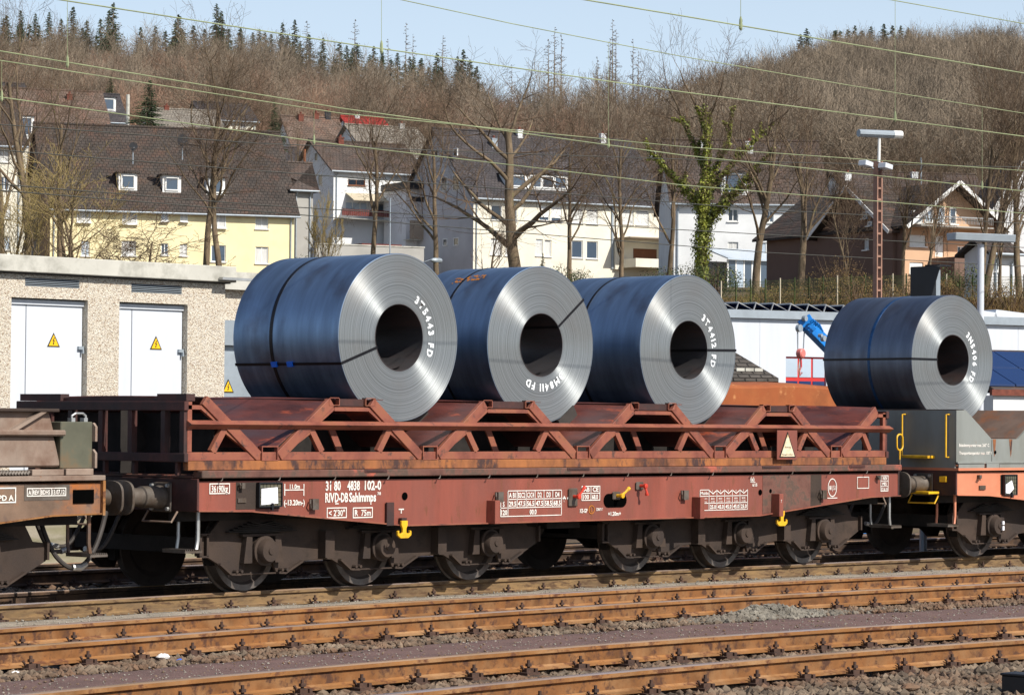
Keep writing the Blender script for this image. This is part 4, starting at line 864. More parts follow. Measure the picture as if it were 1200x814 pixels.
# ------------------------------------------------------------------ wagon 2: grey cradle body
def w2body():
    T = [1.1, 3.42, 5.75, 8.1, 10.5]
    mb = MB(); mb.box(0, LEN, -.04, WID+.04, 1.262, 1.30); obj('deck', mb, 'orange_paint', W2)
    top = []; x = 0
    poly = [(0.0, 1.375), (0, 2.11)]
    for c in T: poly += [(c-.89, 2.115), (c-.30, 1.71), (c+.31, 1.71), (c+.89, 2.115)]
    poly += [(LEN-.3, 2.11), (LEN-.3, 1.375)]
    for y0, y1 in ((-.0, .03), (WID-.03, WID)):
        mb = MB(); mb.prism(poly, y0, y1); sp = obj('side_panel', mb, 'grey_paint', W2)
        mb = MB(); a = (y0-.03, y0) if y0 < 1 else (y1, y1+.03)
        mb.box(0.0, LEN-.3, a[0]-.0, a[1], 1.365, 1.385); mb.box(0.04, .62, a[0]+.015, a[1], 1.30, 1.365); mb.box(.66, .95, a[0]+.005, a[1], 1.30, 1.39); mb.box(.97, LEN-.3, a[0]+.015, a[1], 1.30, 1.365); mb.box(.80, .812, a[0]+.02, a[1], 1.39, 1.70); obj('sill_strip', mb, 'grey_paint', sp)
    mb = MB(); mb.box(0.0, .03, .03, WID-.03, 1.30, 2.108); obj('end_panel', mb, 'grey_paint', W2)
    for c in T:
        for sg in (-1, 1):
            mb = MB(); mb.prism([(c+sg*.31, 1.70), (c+sg*.90, 2.11), (c+sg*.90, 2.125), (c+sg*.31, 1.72)], .03, WID-.03); obj('cradle_plate', mb, 'brown_plate', W2)
        mb = MB(); mb.box(c-.31, c+.31, .03, WID-.03, 1.70, 1.712); obj('trough_floor', mb, 'brown_plate', W2)
    text('lettering', 'Beladetemperatur max. 260° C', .06, 1.60, .045, W2, -.004, 'white_print', width=.68, bold=.025); text('lettering', 'Transporttemperatur max. 100° C', .06, 1.49, .045, W2, -.004, 'white_print', width=.76, bold=.025)
    # rust runs under the trough corners
    for x in (.86, 1.24):
        mb = MB(); mb.add([(x-.035, -.003, 1.705), (x+.04, -.003, 1.705), (x+.018, -.003, 1.5), (x, -.003, 1.45), (x-.015, -.003, 1.55)], [(0, 1, 2, 3, 4)]); obj('rust_run', mb, 'rust_band', W2, fix=False)
    mb = MB(); mb.lathe([(0, .028), (.003, .028), (.003, .0001)], (.88, -.004, 1.52), 'y', 14); obj('round_hole', mb, 'hole', W2)
    for y in (.92, .13):
        mb = MB(); mb.tube([(0, y, 2.05), (-.07, y, 2.05), (-.07, y, 1.45), (0, y, 1.45)], .014, 6); obj('handrail', mb, 'yellow', W2, smooth=True)
    mb = MB(); mb.box(-.16, 0, .38, .86, 1.43, 1.47); obj('step', mb, 'yellow', W2, bevel=.004)
    mb = MB(); mb.box(-.03, 0, .16, .28, 1.10, 1.18); obj('lamp_bracket', mb, 'yellow', W2, bevel=.004)
    mb = MB(); mb.box(-.26, -.02, .28, .62, .93, .965); obj('step', mb, 'yellow', W2, bevel=.004)
    label_holder(W2, 1.06, 1.33, .92, 1.19, 0, [(1.08, .94), (1.17, .93), (1.27, 1.0), (1.22, 1.12), (1.08, 1.06)])
    mb = MB(); mb.box(.52, .66, -.01, .01, .99, 1.05); obj('number_plate', mb, 'buffer_steel', W2, bevel=.003)
    mb = MB(); mb.box(.48, .53, -.04, .01, 1.15, 1.2); mb.tube([(.5, -.03, 1.19), (.46, -.06, 1.16), (.5, -.03, 1.13)], .01, 6); obj('rope_hook', mb, 'buffer_steel', W2)
    mb = MB(); quad(mb, 1.02, 1.06, .92, 1.2, .004); obj('print_bar', mb, 'hazard_black', W2, fix=False)
    # axle box cover reflectors
    mb = MB(); mb.box(1.23, 1.27, .125, .145, .40, .46); mb.box(1.23, 1.27, .125, .145, .48, .53); obj('reflector', mb, 'paper', W2)
w2body()
# ------------------------------------------------------------------ wagon 0: beige hopper covers, box, plates   (local x = 12.75 + u)
def w0body():
    e = LEN
    mb = MB(); mb.box(.1, e, -.04, WID+.04, 1.262, 1.315); obj('deck', mb, 'grime_beige', W0, bevel=.006)
    mb = MB(); mb.prism([(e-.53, 1.40), (e-.63, 1.72), (e-6.0, 1.72), (e-6.0, 1.40)], .04, WID-.04); obj('hopper_side', mb, 'grime_beige', W0, bevel=.02)
    mb = MB(); mb.box(e-6.0, e-.53, -.03, WID+.03, 1.715, 1.775); obj('hopper_rim', mb, 'grime_beige', W0, bevel=.015)
    mb = MB(); mb.prism([(e-.60, 1.775), (e-.66, 1.955), (e-6.0, 1.955), (e-6.0, 1.775)], .10, WID-.10); obj('hopper_top', mb, 'grime_beige', W0)
    mb = MB(); mb.box(e-6.0, e-.58, .02, WID-.02, 1.955, 1.99); obj('top_rim', mb, 'bogie_grime', W0, bevel=.008)
    mb = MB(); mb.prism([(e-1.2, 1.775), (e-1.12, 1.775), (e-.74, 1.955), (e-.82, 1.955)], .03, .10); obj('diagonal_brace', mb, 'grime_beige', W0)
    mb = MB(); mb.box(e-.565, e-.135, .02, .5, 1.385, 1.86); bx = obj('end_box', mb, 'olive_box', W0, bevel=.008)
    mb = MB()
    for z0, z1 in ((1.39, 1.58), (1.66, 1.85)): mb.prismx([(-.02, z0), (-.02, z1-.04), (.02, z1), (.16, z1), (.2, z1-.05), (.2, z0+.04), (.16, z0), (.0, z0)], e-.135, e-.105)
    obj('box_flange', mb, 'grime_beige', bx)
    mb = MB(); mb.tube([(e-.33, .12, 1.86), (e-.33, .12, 1.92), (e-.28, .12, 1.945), (e-.18, .12, 1.945), (e-.14, .12, 1.92), (e-.14, .12, 1.86)], .012, 6)
    for x in (e-.34, e-.17): mb.box(x-.02, x+.03, .09, .15, 1.86, 1.90)
    obj('box_handle', mb, 'bright_steel', bx)
    mb = MB(); mb.box(e-.98, e-.56, -.03, .05, 1.318, 1.38); mb.box(e-.53, e-.16, -.03, .05, 1.318, 1.385); obj('deck_plate', mb, 'grime_beige', W0, bevel=.004)
    mb = MB(); x = e-2.2
    while x < e-1.02: mb.tube([(x, -.02, 1.33), (x+.03, -.02, 1.36)], .016, 5); x += .04
    mb.box(e-6, e-1.0, -.0, .03, 1.316, 1.375); obj('chain_strip', mb, 'buffer_steel', W0)
    mb = MB(); mb.box(e-.405, e-.125, -.002, .006, 1.03, 1.17); obj('rectangular_opening', mb, 'hole', W0, bevel=.0)
    y = .0025; mb = MB(); frame_mb(mb, e-1.02, e-.5, 1.11, 1.195, .010, y); 
    for u in (-.955, -.85, -.70): quad(mb, e+u, e+u+.008, 1.12, 1.185, y)
    obj('print_frame', mb, 'white_print', W0, fix=False); mb = MB(); quad(mb, e-1.05, e-.45, 1.07, 1.225, .006); obj('patch_of_grey_paint', mb, 'buffer_steel', W0, fix=False)
    for s_, u, wd in (('A', -1.0, .035), ('REV', -.94, .08), ('BDHS', -.835, .12), ('13.07.12', -.685, .165)): text('lettering', s_, e+u, 1.13, .045, W0, y, width=wd, bold=.03)
    mb = MB(); frame_mb(mb, e-2.0, e-1.16, 1.05, 1.205, .014, y); obj('print_frame', mb, 'white_print', W0, fix=False); text('lettering', '01 EPD A', e-1.55, 1.075, .055, W0, y, width=.36, bold=.03)
    mb = MB(); mb.box(e-.03, e+.004, -.035, .0, .905, 1.262); obj('corner_angle', mb, 'rail_side', W0)
w0body()

# ================================================================== STEEL COILS
def coil(px_face, R_, Lc, rc, ang, label, wrap, axial=None, girth=(), word='', w0=60., strapm='strap', clips=False, rust=False):
    """px_face: world xyz of the front face centre; ang: heading of the wagon"""
    c, s = math.cos(ang), math.sin(ang); n_ = np.array([-s, c, 0])
    loc = np.array(px_face)+n_*Lc/2
    base = loc-np.array([0, 0, R_])
    t = thing('steel_coil', base, label, 'steel coil', ang, group='steel coils lying across the wagon cradles', off=(0, 0, -R_))
    h = Lc/2; n = 160; rg = random.Random(int(abs(px_face[0])*10))
    # outer wraps: slightly telescoped sheet with a lap line
    mb = MB(); prof = [(-h, R_-.012), (-h+.001, R_-.004), (-h+.012, R_), (h-.012, R_), (h-.001, R_-.004), (h, R_-.012)]
    V = []; m_ = len(prof)
    ys = [-h, -h+.0015, -h+.01]+list(np.linspace(-h*.9, h*.9, 9))+[h-.01, h]
    rr = [R_-.008, R_-.003, R_]+[R_+.0015*rg.uniform(-1, 1) for _ in range(9)]+[R_, R_-.008]
    for y, r in zip(ys, rr):
        for k in range(n):
            a = 2*math.pi*k/n; V.append((r*math.cos(a), y, r*math.sin(a)))
    F = [(i*n+k, i*n+(k+1) % n, (i+1)*n+(k+1) % n, (i+1)*n+k) for i in range(len(ys)-1) for k in range(n)]
    mb.add(V, F); o = obj('outer_wrap', mb, wrap, t, smooth=True)
    o.location = (0, 0, R_); o.data.transform(Matrix.Translation((0, 0, -R_)))
    for sg in (-1, 1):
        mb = MB(); V = []; K = 52; rs = np.linspace(rc, R_-.008, K)
        for i, r in enumerate(rs):
            dy = rg.choice([0, .0003, -.0003]) if 2 < i < K-2 else .0
            for k in range(n):
                a = 2*math.pi*k/n; V.append((r*math.cos(a), sg*(h+dy), r*math.sin(a)))
        F = [(i*n+k, i*n+(k+1) % n, (i+1)*n+(k+1) % n, (i+1)*n+k) for i in range(K-1) for k in range(n)]
        if sg > 0: F = [f[::-1] for f in F]
        mb.add(V, F); o = obj('wound_edge', mb, 'coil_edge', t, smooth=True, fix=False); o.data.transform(Matrix.Translation((0, 0, -R_))); o.location = (0, 0, R_)
    mb = MB(); V = []
    for y, r in ((-h-.004, rc+.008), (-h-.004, rc), (-h+.2, rc-.004), (h, rc)):
        for k in range(64): a = 2*math.pi*k/64; V.append((r*math.cos(a), y, r*math.sin(a)))
    mb.add(V, [(i*64+k, (i+1)*64+k, (i+1)*64+(k+1) % 64, i*64+(k+1) % 64) for i in range(3) for k in range(64)])
    V = []                                                                # loose inner tail lying in the bore
    for k in range(22):
        a = -2.9+k*.10; r = rc-.012-.055*max(0, (k-9)/12)**1.6
        for y in (-h+.10, h-.05): V.append((r*math.cos(a), y, r*math.sin(a)))
    mb.add(V, [(2*k, 2*k+1, 2*k+3, 2*k+2) for k in range(21)])
    o = obj('bore', mb, 'coil_bore', t, smooth=True, fix=False)
    o.data.transform(Matrix.Translation((0, 0, 0)))
    def ringstrap(y, wd, m):
        mb = MB(); r = R_+.004; V = []
        for q, rad_ in ((y-wd/2, r-.004), (y-wd/2, r+.001), (y+wd/2, r+.001), (y+wd/2, r-.004)):
            for k in range(120): a = 2*math.pi*k/120; V.append((rad_*math.cos(a), q, rad_*math.sin(a)))
        mb.add(V, [(i*120+k, i*120+(k+1) % 120, (i+1)*120+(k+1) % 120, (i+1)*120+k) for i in range(3) for k in range(120)]); o = obj('girth_strap', mb, m, t, smooth=True); return o
    for y, wd, m in girth: ringstrap(y*Lc-h, wd, m)
    if axial is not None:
        a = rad(axial); er = np.array([math.cos(a), 0, math.sin(a)]); et = np.array([-math.sin(a), 0, math.cos(a)]); wd = .016; mb = MB(); path = []
        path = [(rc-.012, h+.006), (rc-.012, -h-.006), (R_+.008, -h-.006), (R_+.008, h+.006)]
        for (r0, y0), (r1, y1) in zip(path, path[1:]+path[:1]):
            P = []
            for (r, y) in ((r0, y0), (r1, y1)):
                for sgn in (-1, 1): q = er*r+et*wd*sgn; P.append((q[0], y, q[2]))
            # thin solid strip
            dr = (-.003 if r0 == r1 else 0, .003 if r0 != r1 else 0)
            Q = []
            for p in P:
                k_ = np.array(p)
                if r0 == r1: k_ = k_-er*.004*(1 if r0 > rc else -1)
                else: k_ = k_+np.array([0, .004*(1 if y0 < 0 else -1), 0])
                Q.append(tuple(k_))
            mb.add(P+Q, [(0, 1, 3, 2), (4, 6, 7, 5), (0, 4, 5, 1), (2, 3, 7, 6), (0, 2, 6, 4), (1, 5, 7, 3)])
        o = obj('axial_strap', mb, strapm, t)
        if clips:
            for y in clips:
                q = er*(R_+.012); mb = MB(); mb.box(-.012, .012, y*Lc-h-.045, y*Lc-h+.045, -.03, .03); o = obj('strap_clip', mb, 'blue_clip', t)
                o.rotation_euler = (0, -a, 0); z = Vector(q); o.location = Vector((z.x, 0, z.z+R_)); o.data.transform(Matrix.Translation((0, 0, -R_)))
    # paint marking bent round the bore, glyph by glyph
    ang_ = w0
    rt = rc+.10
    for ch in word:
        if ch == ' ': ang_ -= 7.; continue
        cu = bpy.data.curves.new('t', 'FONT'); cu.body = ch; cu.size = .125; cu.resolution_u = 2; cu.offset = .0055
        to = bpy.data.objects.new('t', cu); COL.objects.link(to); dg = bpy.context.evaluated_depsgraph_get(); me = bpy.data.meshes.new_from_object(to.evaluated_get(dg)); bpy.data.objects.remove(to); bpy.data.curves.remove(cu)
        co = np.empty(len(me.vertices)*3); me.vertices.foreach_get('co', co); co = co.reshape(-1, 3); wch = co[:, 0].max()-co[:, 0].min()
        a = rad(ang_); er = np.array([math.cos(a), 0, math.sin(a)]); et = np.array([math.sin(a), 0, -math.cos(a)])
        out = er[None]*(rt+co[:, 1:2])+et[None]*(co[:, :1]-co[:, 0].min())*.95+np.array([0, -h-.006, 0])[None]
        out[:, 2] += R_
        me.vertices.foreach_set('co', out.ravel()); me.materials.clear(); me.materials.append(MATS['coil_white']); me.update(); me.name = 'painted_mark'; oo = bpy.data.objects.new('painted_mark', me); COL.objects.link(oo); oo.parent = t
        ang_ -= math.degrees(wch*.95/(rt+.04))+3.0
    if rust:
        mb = MB(); r2 = random.Random(3)
        for i in range(46):
            y = -h+Lc*(.30+.32*(i/46))+r2.uniform(-.02, .02)+.08; a = rad(122+r2.uniform(-3.5, 3.5)+(8 if i > 30 else 0)*r2.random()); sz = r2.uniform(.008, .022)
            P = []
            for (dy, da) in ((-sz, -sz*.6), (sz*.6, -sz), (sz, sz*.5), (-sz*.4, sz)):
                b_ = a+da; P.append(((R_+.0035)*math.cos(b_), y+dy, (R_+.0035)*math.sin(b_)))
            mb.add(P, [(0, 1, 2, 3)])
        o = obj('rust_marks', mb, 'orange_print', t, fix=False)
    return t
coil((2.305, -.17, 2.865), .979, 1.80, .385, 0, 'largest looking steel coil, marked 3T5443 FD, first from the left', 'coil_wrap', axial=199, girth=((.63, .05, 'strap'),), word='3T5443 FD', w0=60, clips=(.47, .62))
coil((4.965, .02, 2.849), .971, 1.42, .385, 0, 'steel coil marked 3M8411 FD upside down, middle of the three on the red wagon', 'coil_wrap', axial=37, girth=((.56, .035, 'strap'),), word='3M8411 FD', w0=-44, rust=True)
coil((7.615, -.15, 2.847), .976, 1.74, .375, 0, 'steel coil marked 3T4412 FD, right one of the three on the red wagon', 'coil_wrap', axial=1, girth=((.60, .035, 'strap'),), word='3T4412 FD', w0=58)
n4 = np.array([math.sin(rad(4)), math.cos(rad(4))])
coil((13.62, -.15, 2.845), .94, 1.65, .36, -rad(4), 'dark steel coil marked 3N5406 FD alone on the grey panelled wagon', 'coil_wrap_dark', axial=180, girth=((.48, .045, 'blue_strap'),), word='3N5406 FD', w0=50, strapm='strap')
ow = np.array([12.62, -.90])+np.array([math.cos(rad(4)), -math.sin(rad(4))])*5.75+n4*.75
coil((ow[0], ow[1], 2.80), .89, 1.5, .36, -rad(4), 'teal green steel coil cut off by the right edge of the photo', 'coil_wrap_teal')
# ================================================================== BUILDINGS
def cells(mb, W, z0, z1, ops, dep, y=0.0):
    """front wall in the XZ plane with real recessed openings; ops: (x0,x1,za,zb)"""
    ops = [o for o in ops if o[0] > .02 and o[1] < W-.02 and o[2] > z0+.02 and o[3] < z1-.02]
    xs = sorted({0, W, *[o[0] for o in ops], *[o[1] for o in ops]}); zs = sorted({z0, z1, *[o[2] for o in ops], *[o[3] for o in ops]})
    for i in range(len(xs)-1):
        for j in range(len(zs)-1):
            cx, cz = (xs[i]+xs[i+1])/2, (zs[j]+zs[j+1])/2
            if any(o[0] < cx < o[1] and o[2] < cz < o[3] for o in ops): continue
            mb.add([(xs[i], y, zs[j]), (xs[i+1], y, zs[j]), (xs[i+1], y, zs[j+1]), (xs[i], y, zs[j+1])], [(0, 1, 2, 3)])
    for a, b, c, d in ops:
        mb.add([(a, y, c), (b, y, c), (b, y, d), (a, y, d), (a, y+dep, c), (b, y+dep, c), (b, y+dep, d), (a, y+dep, d)], [(0, 4, 5, 1), (2, 6, 7, 3), (1, 5, 6, 2), (0, 3, 7, 4)])
    return ops
def window_part(t, a, b, c, d, y, fm='window_frame', pm='pane', mull=1, cross=False, sill=True, curtain=False, axis='x', x0=0, shutter=None):
    """frame + pane + sill; axis 'x' lies in the front wall, 'y' in the left wall (a,b along y)"""
    f = .07
    P = (lambda A, B, C, D, E_, F_: (A, B, C, D, E_, F_)) if axis == 'x' else (lambda A, B, C, D, E_, F_: (x0+C, x0+D, A, B, E_, F_))
    mb = MB()
    for q in ((a, b, c, c+f), (a, b, d-f, d), (a, a+f, c+f, d-f), (b-f, b, c+f, d-f)): mb.box(*P(q[0], q[1], y-.03, y+.05, q[2], q[3]))
    for i in range(1, mull+1):
        m_ = a+(b-a)*i/(mull+1); mb.box(*P(m_-.03, m_+.03, y-.025, y+.045, c+f, d-f))
    if cross: mb.box(*P(a+f, b-f, y-.02, y+.04, c+(d-c)*.68, c+(d-c)*.68+.04))
    if sill: mb.box(*P(a-.06, b+.06, y-.20, y-.031, c-.06, c))
    w = obj('window', mb, fm, t)
    mb = MB(); mb.box(*P(a+f, b-f, y+.005, y+.02, c+f, d-f)); obj('pane', mb, pm, w)
    if curtain:
        mb = MB(); mb.box(*P(a+f+.02, b-f-.02, y-.012, y+.0, c+f+(d-c)*.12*0, d-f-(d-c)*.05)); obj('curtain', mb, 'curtain', w)
    if shutter is not None:
        mb = MB(); mb.box(*P(a+f*.5, b-f*.5, y-.045, y-.032, c+(d-c)*(1-shutter), d)); obj('roller_shutter', mb, 'window_frame', w)
    return w
def house(name, label, px0, px1, d, az, yeave, yridge, depth, wallc, roofc, sidec=None, wins=(), swins=(), axis='x', over=.35, ridge_px=None, chim=(), base=None, cat='house', fm='window_frame', eave_over=.35, half=None, gutter=True, hip=0., detail=True, rdep=None):
    o = at(px0, yeave, d); W = onplane(px1, yeave, o, az)[0]; heave = o[2]
    bdir = np.array([math.sin(rad(az-90)), math.cos(rad(az-90))])
    rx = ridge_px if ridge_px is not None else (px0+px1)/2
    if axis == 'x':
        hb = half if half is not None else depth/2; oo = np.array([o[0]+bdir[0]*hb, o[1]+bdir[1]*hb]); hr = onplane(rx, yridge, oo, az)[1]
    else:
        rxl, hr = onplane(rx, yridge, o, az)
    zb = (terr(o[0], o[1]) if base is None else base)-.8
    t = thing(name, (o[0], o[1], zb), label, cat, rad(90-az))
    H = heave-zb; R_ = hr-zb
    cv = lambda px, py: (lambda q: (q[0], q[1]-zb))(onplane(px, py, o, az))
    ops = []; specs = []
    for s in wins:
        px, py, pw, ph = s[:4]; a, z1 = cv(px-pw/2, py-ph/2); b, z0 = cv(px+pw/2, py+ph/2)
        ops.append((a, b, z0, z1)); specs.append((a, b, z0, z1, s[4] if len(s) > 4 else {}))
    mb = MB(); top = H
    okops = cells(mb, W, 0, H, ops, .16)
    if axis == 'y': mb.add([(0, 0, H), (W, 0, H), (rxl, 0, R_)], [(0, 1, 2)])
    obj('wall', mb, wallc, t, fix=False)
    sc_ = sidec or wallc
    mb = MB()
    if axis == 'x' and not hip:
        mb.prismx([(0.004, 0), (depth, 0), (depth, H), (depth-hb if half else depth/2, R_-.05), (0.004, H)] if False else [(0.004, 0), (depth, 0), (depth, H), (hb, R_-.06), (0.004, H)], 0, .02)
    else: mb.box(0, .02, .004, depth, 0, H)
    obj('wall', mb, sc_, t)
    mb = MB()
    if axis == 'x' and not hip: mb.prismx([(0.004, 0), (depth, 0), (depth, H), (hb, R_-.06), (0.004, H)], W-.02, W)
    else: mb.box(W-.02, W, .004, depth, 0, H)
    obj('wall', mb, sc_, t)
    mb = MB(); mb.box(.02, W-.02, depth-.02, depth, 0, H); obj('wall', mb, wallc, t)
    # roof slabs
    def slab(P):
        th = .14; mb = MB(); n = len(P); P2 = [(x, y, z-th) for x, y, z in P]
        mb.add(list(P)+P2, [tuple(range(n)), tuple(range(2*n-1, n-1, -1))]+[(i, n+i, n+(i+1) % n, (i+1) % n) for i in range(n)]); return obj('roof', mb, roofc, t)
    if axis == 'x':
        sl = (R_-H)/hb; e = eave_over; sl2 = (R_-H)/(depth-hb); z_ = .16
        if hip: slab([(-e, -e, H-sl*e+z_), (W+e, -e, H-sl*e+z_), (W-hip, hb, R_+z_), (hip, hb, R_+z_)]); slab([(W+e, depth+e, H-sl2*e+z_), (-e, depth+e, H-sl2*e+z_), (hip, hb, R_+z_), (W-hip, hb, R_+z_)]); slab([(-e, depth+e, H-sl2*e+z_), (-e, -e, H-sl*e+z_), (hip, hb, R_+z_)]); rf = slab([(W+e, -e, H-sl*e+z_), (W+e, depth+e, H-sl2*e+z_), (W-hip, hb, R_+z_)])
        else:
            rf = slab([(-over, -e, H-sl*e+z_), (W+over, -e, H-sl*e+z_), (W+over, hb, R_+z_), (-over, hb, R_+z_)]); slab([(W+over, depth+e, H-sl2*e+z_), (-over, depth+e, H-sl2*e+z_), (-over, hb+.002, R_+z_), (W+over, hb+.002, R_+z_)])
        rz_ = lambda x, y: H+sl*y+z_
        mb = MB(); mb.tube([(-over if not hip else hip, hb, R_+z_+.02), (W+over if not hip else W-hip, hb, R_+z_+.02)], .12, 6); obj('ridge_tiles', mb, roofc, t)
        if gutter:
            mb = MB(); mb.tube([(-over, -e-.06, H-sl*e+z_-.08), (W+over, -e-.06, H-sl*e+z_-.08)], .075, 6); obj('gutter', mb, 'galvanised', t)
            for x in ((.25, W-.25) if detail else (W-.25,)):
                mb = MB(); mb.tube([(x, -e-.02, H-sl*e), (x, -.08, H-.5), (x, -.08, .2)], .05, 6); obj('downpipe', mb, 'galvanised', t)
    else:
        depth = rdep or depth; s1 = (R_-H)/rxl; s2 = (R_-H)/(W-rxl); e = eave_over; z_ = .16
        slab([(-e, -over, H-s1*e+z_), (rxl, -over, R_+z_), (rxl, depth+over, R_+z_), (-e, depth+over, H-s1*e+z_)]); rf = slab([(rxl+.002, -over, R_+z_), (W+e, -over, H-s2*e+z_), (W+e, depth+over, H-s2*e+z_), (rxl+.002, depth+over, R_+z_)])
        mb = MB()
        for (xa, za, xb, zb2) in ((-e, H-s1*e+z_, rxl, R_+z_), (rxl, R_+z_, W+e, H-s2*e+z_)): mb.bar((xa, za-.10), (xb, zb2-.10), .2, -over-.04, -over-.003)
        obj('verge_board', mb, 'window_frame', t)
    for (a, b, c, dd, kw) in specs:
        kw = dict(kw); inside = (a, b, c, dd) in okops
        window_part(t, a, b, c, dd, .10 if inside else -.02, fm=kw.pop('fm', fm), pm=kw.pop('pm', random.choice(['pane', 'pane', 'pane_dark', 'pane_light'])), **kw)
    for s in swins:
        px, py, pw, ph = s[:4]; q = onplane(px-pw/2, py-ph/2, o, az-90); q2 = onplane(px+pw/2, py+ph/2, o, az-90); a, b = sorted((q[0], q2[0])); c, dd = q2[1]-zb, q[1]-zb
        window_part(t, a, b, c, dd, -.03, fm=fm, pm='pane_dark', axis='y', x0=0, mull=0, sill=False)
    for (cx, cy, ch, m_) in chim:
        x = cx*W; y = cy*depth; zt = (H+sl*y if y < hb else R_-sl2*(y-hb)) if axis == 'x' else R_; mb = MB(); mb.box(x-.24, x+.24, y-.2, y+.2, zt-.6, zt+ch*.6); mb.box(x-.28, x+.28, y-.24, y+.24, zt+ch*.6, zt+ch*.6+.08); ck = obj('chimney', mb, m_, t); mb = MB(); mb.tube([(x, y, zt+ch*.6+.08), (x, y, zt+ch*.6+.3)], .1, 8); obj('chimney_pot', mb, 'chimney_brick', ck)
    return t, dict(o=o, W=W, H=H, R=R_, zb=zb, cv=cv, hb=(hb if axis == 'x' else 0), sl=(sl if axis == 'x' else 0), depth=depth, az=az, rz=(rz_ if axis == 'x' else None))
def dormer(t, g, px, py, w, h, wallm='window_frame', roofm='roof_dark', n=1, flat=True, setb=None):
    """box dormer on the front slope, window centre at photo pixel"""
    o = g['o']; e = np.array([math.sin(rad(g['az'])), math.cos(rad(g['az']))]); bd = np.array([math.sin(rad(g['az']-90)), math.cos(rad(g['az']-90))])
    y = .3
    for _ in range(25):                                         # slide back until the window foot meets the slope
        oo = np.array([o[0]+bd[0]*y, o[1]+bd[1]*y]); x, z = onplane(px, py, oo, g['az']); z -= g['zb']
        y += .5*((z-h/2-.15-g['H']-.16)/g['sl']-y)
    z0, z1 = z-h/2, z+h/2; d2 = (z1+.2-g['H']-.16)/g['sl']-y
    mb = MB(); mb.box(x-w/2-.15, x+w/2+.15, y+.03, y+d2, z0-.3, z1+.12); dm = obj('dormer', mb, wallm if flat else roofm, t)
    mb = MB(); mb.box(x-w/2-.3, x+w/2+.3, y-.2, y+d2+.1, z1+.12, z1+.22); obj('dormer_roof', mb, roofm, dm)
    for i in range(n):
        a = x-w/2+w*i/n; b = a+w/n; mb = MB(); f = .09
        for q in ((a+.02, b-.02, z0, z0+f), (a+.02, b-.02, z1-f, z1), (a+.02, a+.02+f, z0+f, z1-f), (b-.02-f, b-.02, z0+f, z1-f)): mb.box(q[0], q[1], y-.05, y+.03, q[2], q[3])
        obj('window', mb, 'window_frame', dm) ; mb = MB(); mb.box(a+.1, b-.1, y, y+.015, z0+.08, z1-.08); obj('pane', mb, ['pane', 'pane_dark', 'pane'][i % 3], dm)
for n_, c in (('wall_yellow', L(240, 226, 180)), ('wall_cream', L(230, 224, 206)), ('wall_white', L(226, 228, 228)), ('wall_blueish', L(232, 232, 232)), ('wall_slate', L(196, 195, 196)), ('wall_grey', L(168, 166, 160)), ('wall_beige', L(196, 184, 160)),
              ('brick_brown_shaded', L(118, 94, 82)), ('brick_orange', L(206, 168, 136)), ('wall_taupe', L(158, 144, 128)), ('maroon', L(112, 58, 52)), ('wood_brown', L(134, 84, 54))): wallmat(n_, c)  # dark brick copies the orange one with side shade in the colour
roofmat('roof_umber', L(74, 66, 60), L(90, 66, 54)); roofmat('roof_slate', L(72, 68, 70), L(88, 80, 78)); roofmat('roof_brown', L(90, 79, 72), L(102, 80, 68)); roofmat('roof_red', L(176, 50, 44), L(140, 48, 40)); roofmat('roof_tan', L(118, 100, 88), L(126, 94, 78)); roofmat('roof_small', L(92, 86, 80), L(76, 70, 66), row=.13); roofmat('roof_grey', L(146, 138, 126), L(120, 110, 98))

cur = dict(curtain=True)
# yellow house
t, g = house('apartment_house', 'long yellow apartment house with dark tiled roof behind the pebbledash building', 59, 345, 198, 119, 241.5, 158, 11, 'wall_yellow', 'roof_umber', 'wall_taupe', ridge_px=322, half=6,  # taupe end walls carry the gable's shade in their colour
    wins=[(98, 251, 16, 20, cur), (152, 253, 17, 20, dict(curtain=True, cross=True)), (193, 252, 8.5, 15, {}), (215.5, 253, 8.5, 14, dict(curtain=True)), (256, 257.5, 17, 20, cur), (307, 259.5, 15, 18, dict(curtain=True, cross=True)),
          (100, 291, 10, 18, {}), (151, 291, 17, 18, cur), (193, 292, 8.5, 14, {}), (215, 293, 8.5, 14, cur), (256, 297, 17, 20, {}), (307, 299, 15, 20, dict(curtain=True))])
for px in (150, 201.5, 253): dormer(t, g, px, {150: 213, 201.5: 215.5, 253: 218.5}[px], 1.0, .95, roofm='roof_umber')
def dish(px, py, d, s, label, m='black_metal'):
    p = at(px, py, d); tt = thing('satellite_dish', p, label, 'satellite dish', rad(-30), group='satellite dishes on the yellow house roof')
    mb = MB(); mb.lathe([(.0, .0001), (-.03, s*.5), (-.10, s)], (0, 0, s), 'y', 20); obj('dish', mb, m, tt, smooth=True)
    mb = MB(); mb.tube([(0, 0.05, -.9), (0, .05, s)], .04, 6); mb.tube([(0, .02, s*.3), (0, -s*1.1, s*.7)], .02, 5); obj('mast', mb, 'galvanised', tt)
dish(156, 177, 200, .3, 'small satellite dish on the yellow house roof, left of the larger black dish'); dish(214, 172, 200.5, .42, 'large black round satellite dish on the yellow house roof')
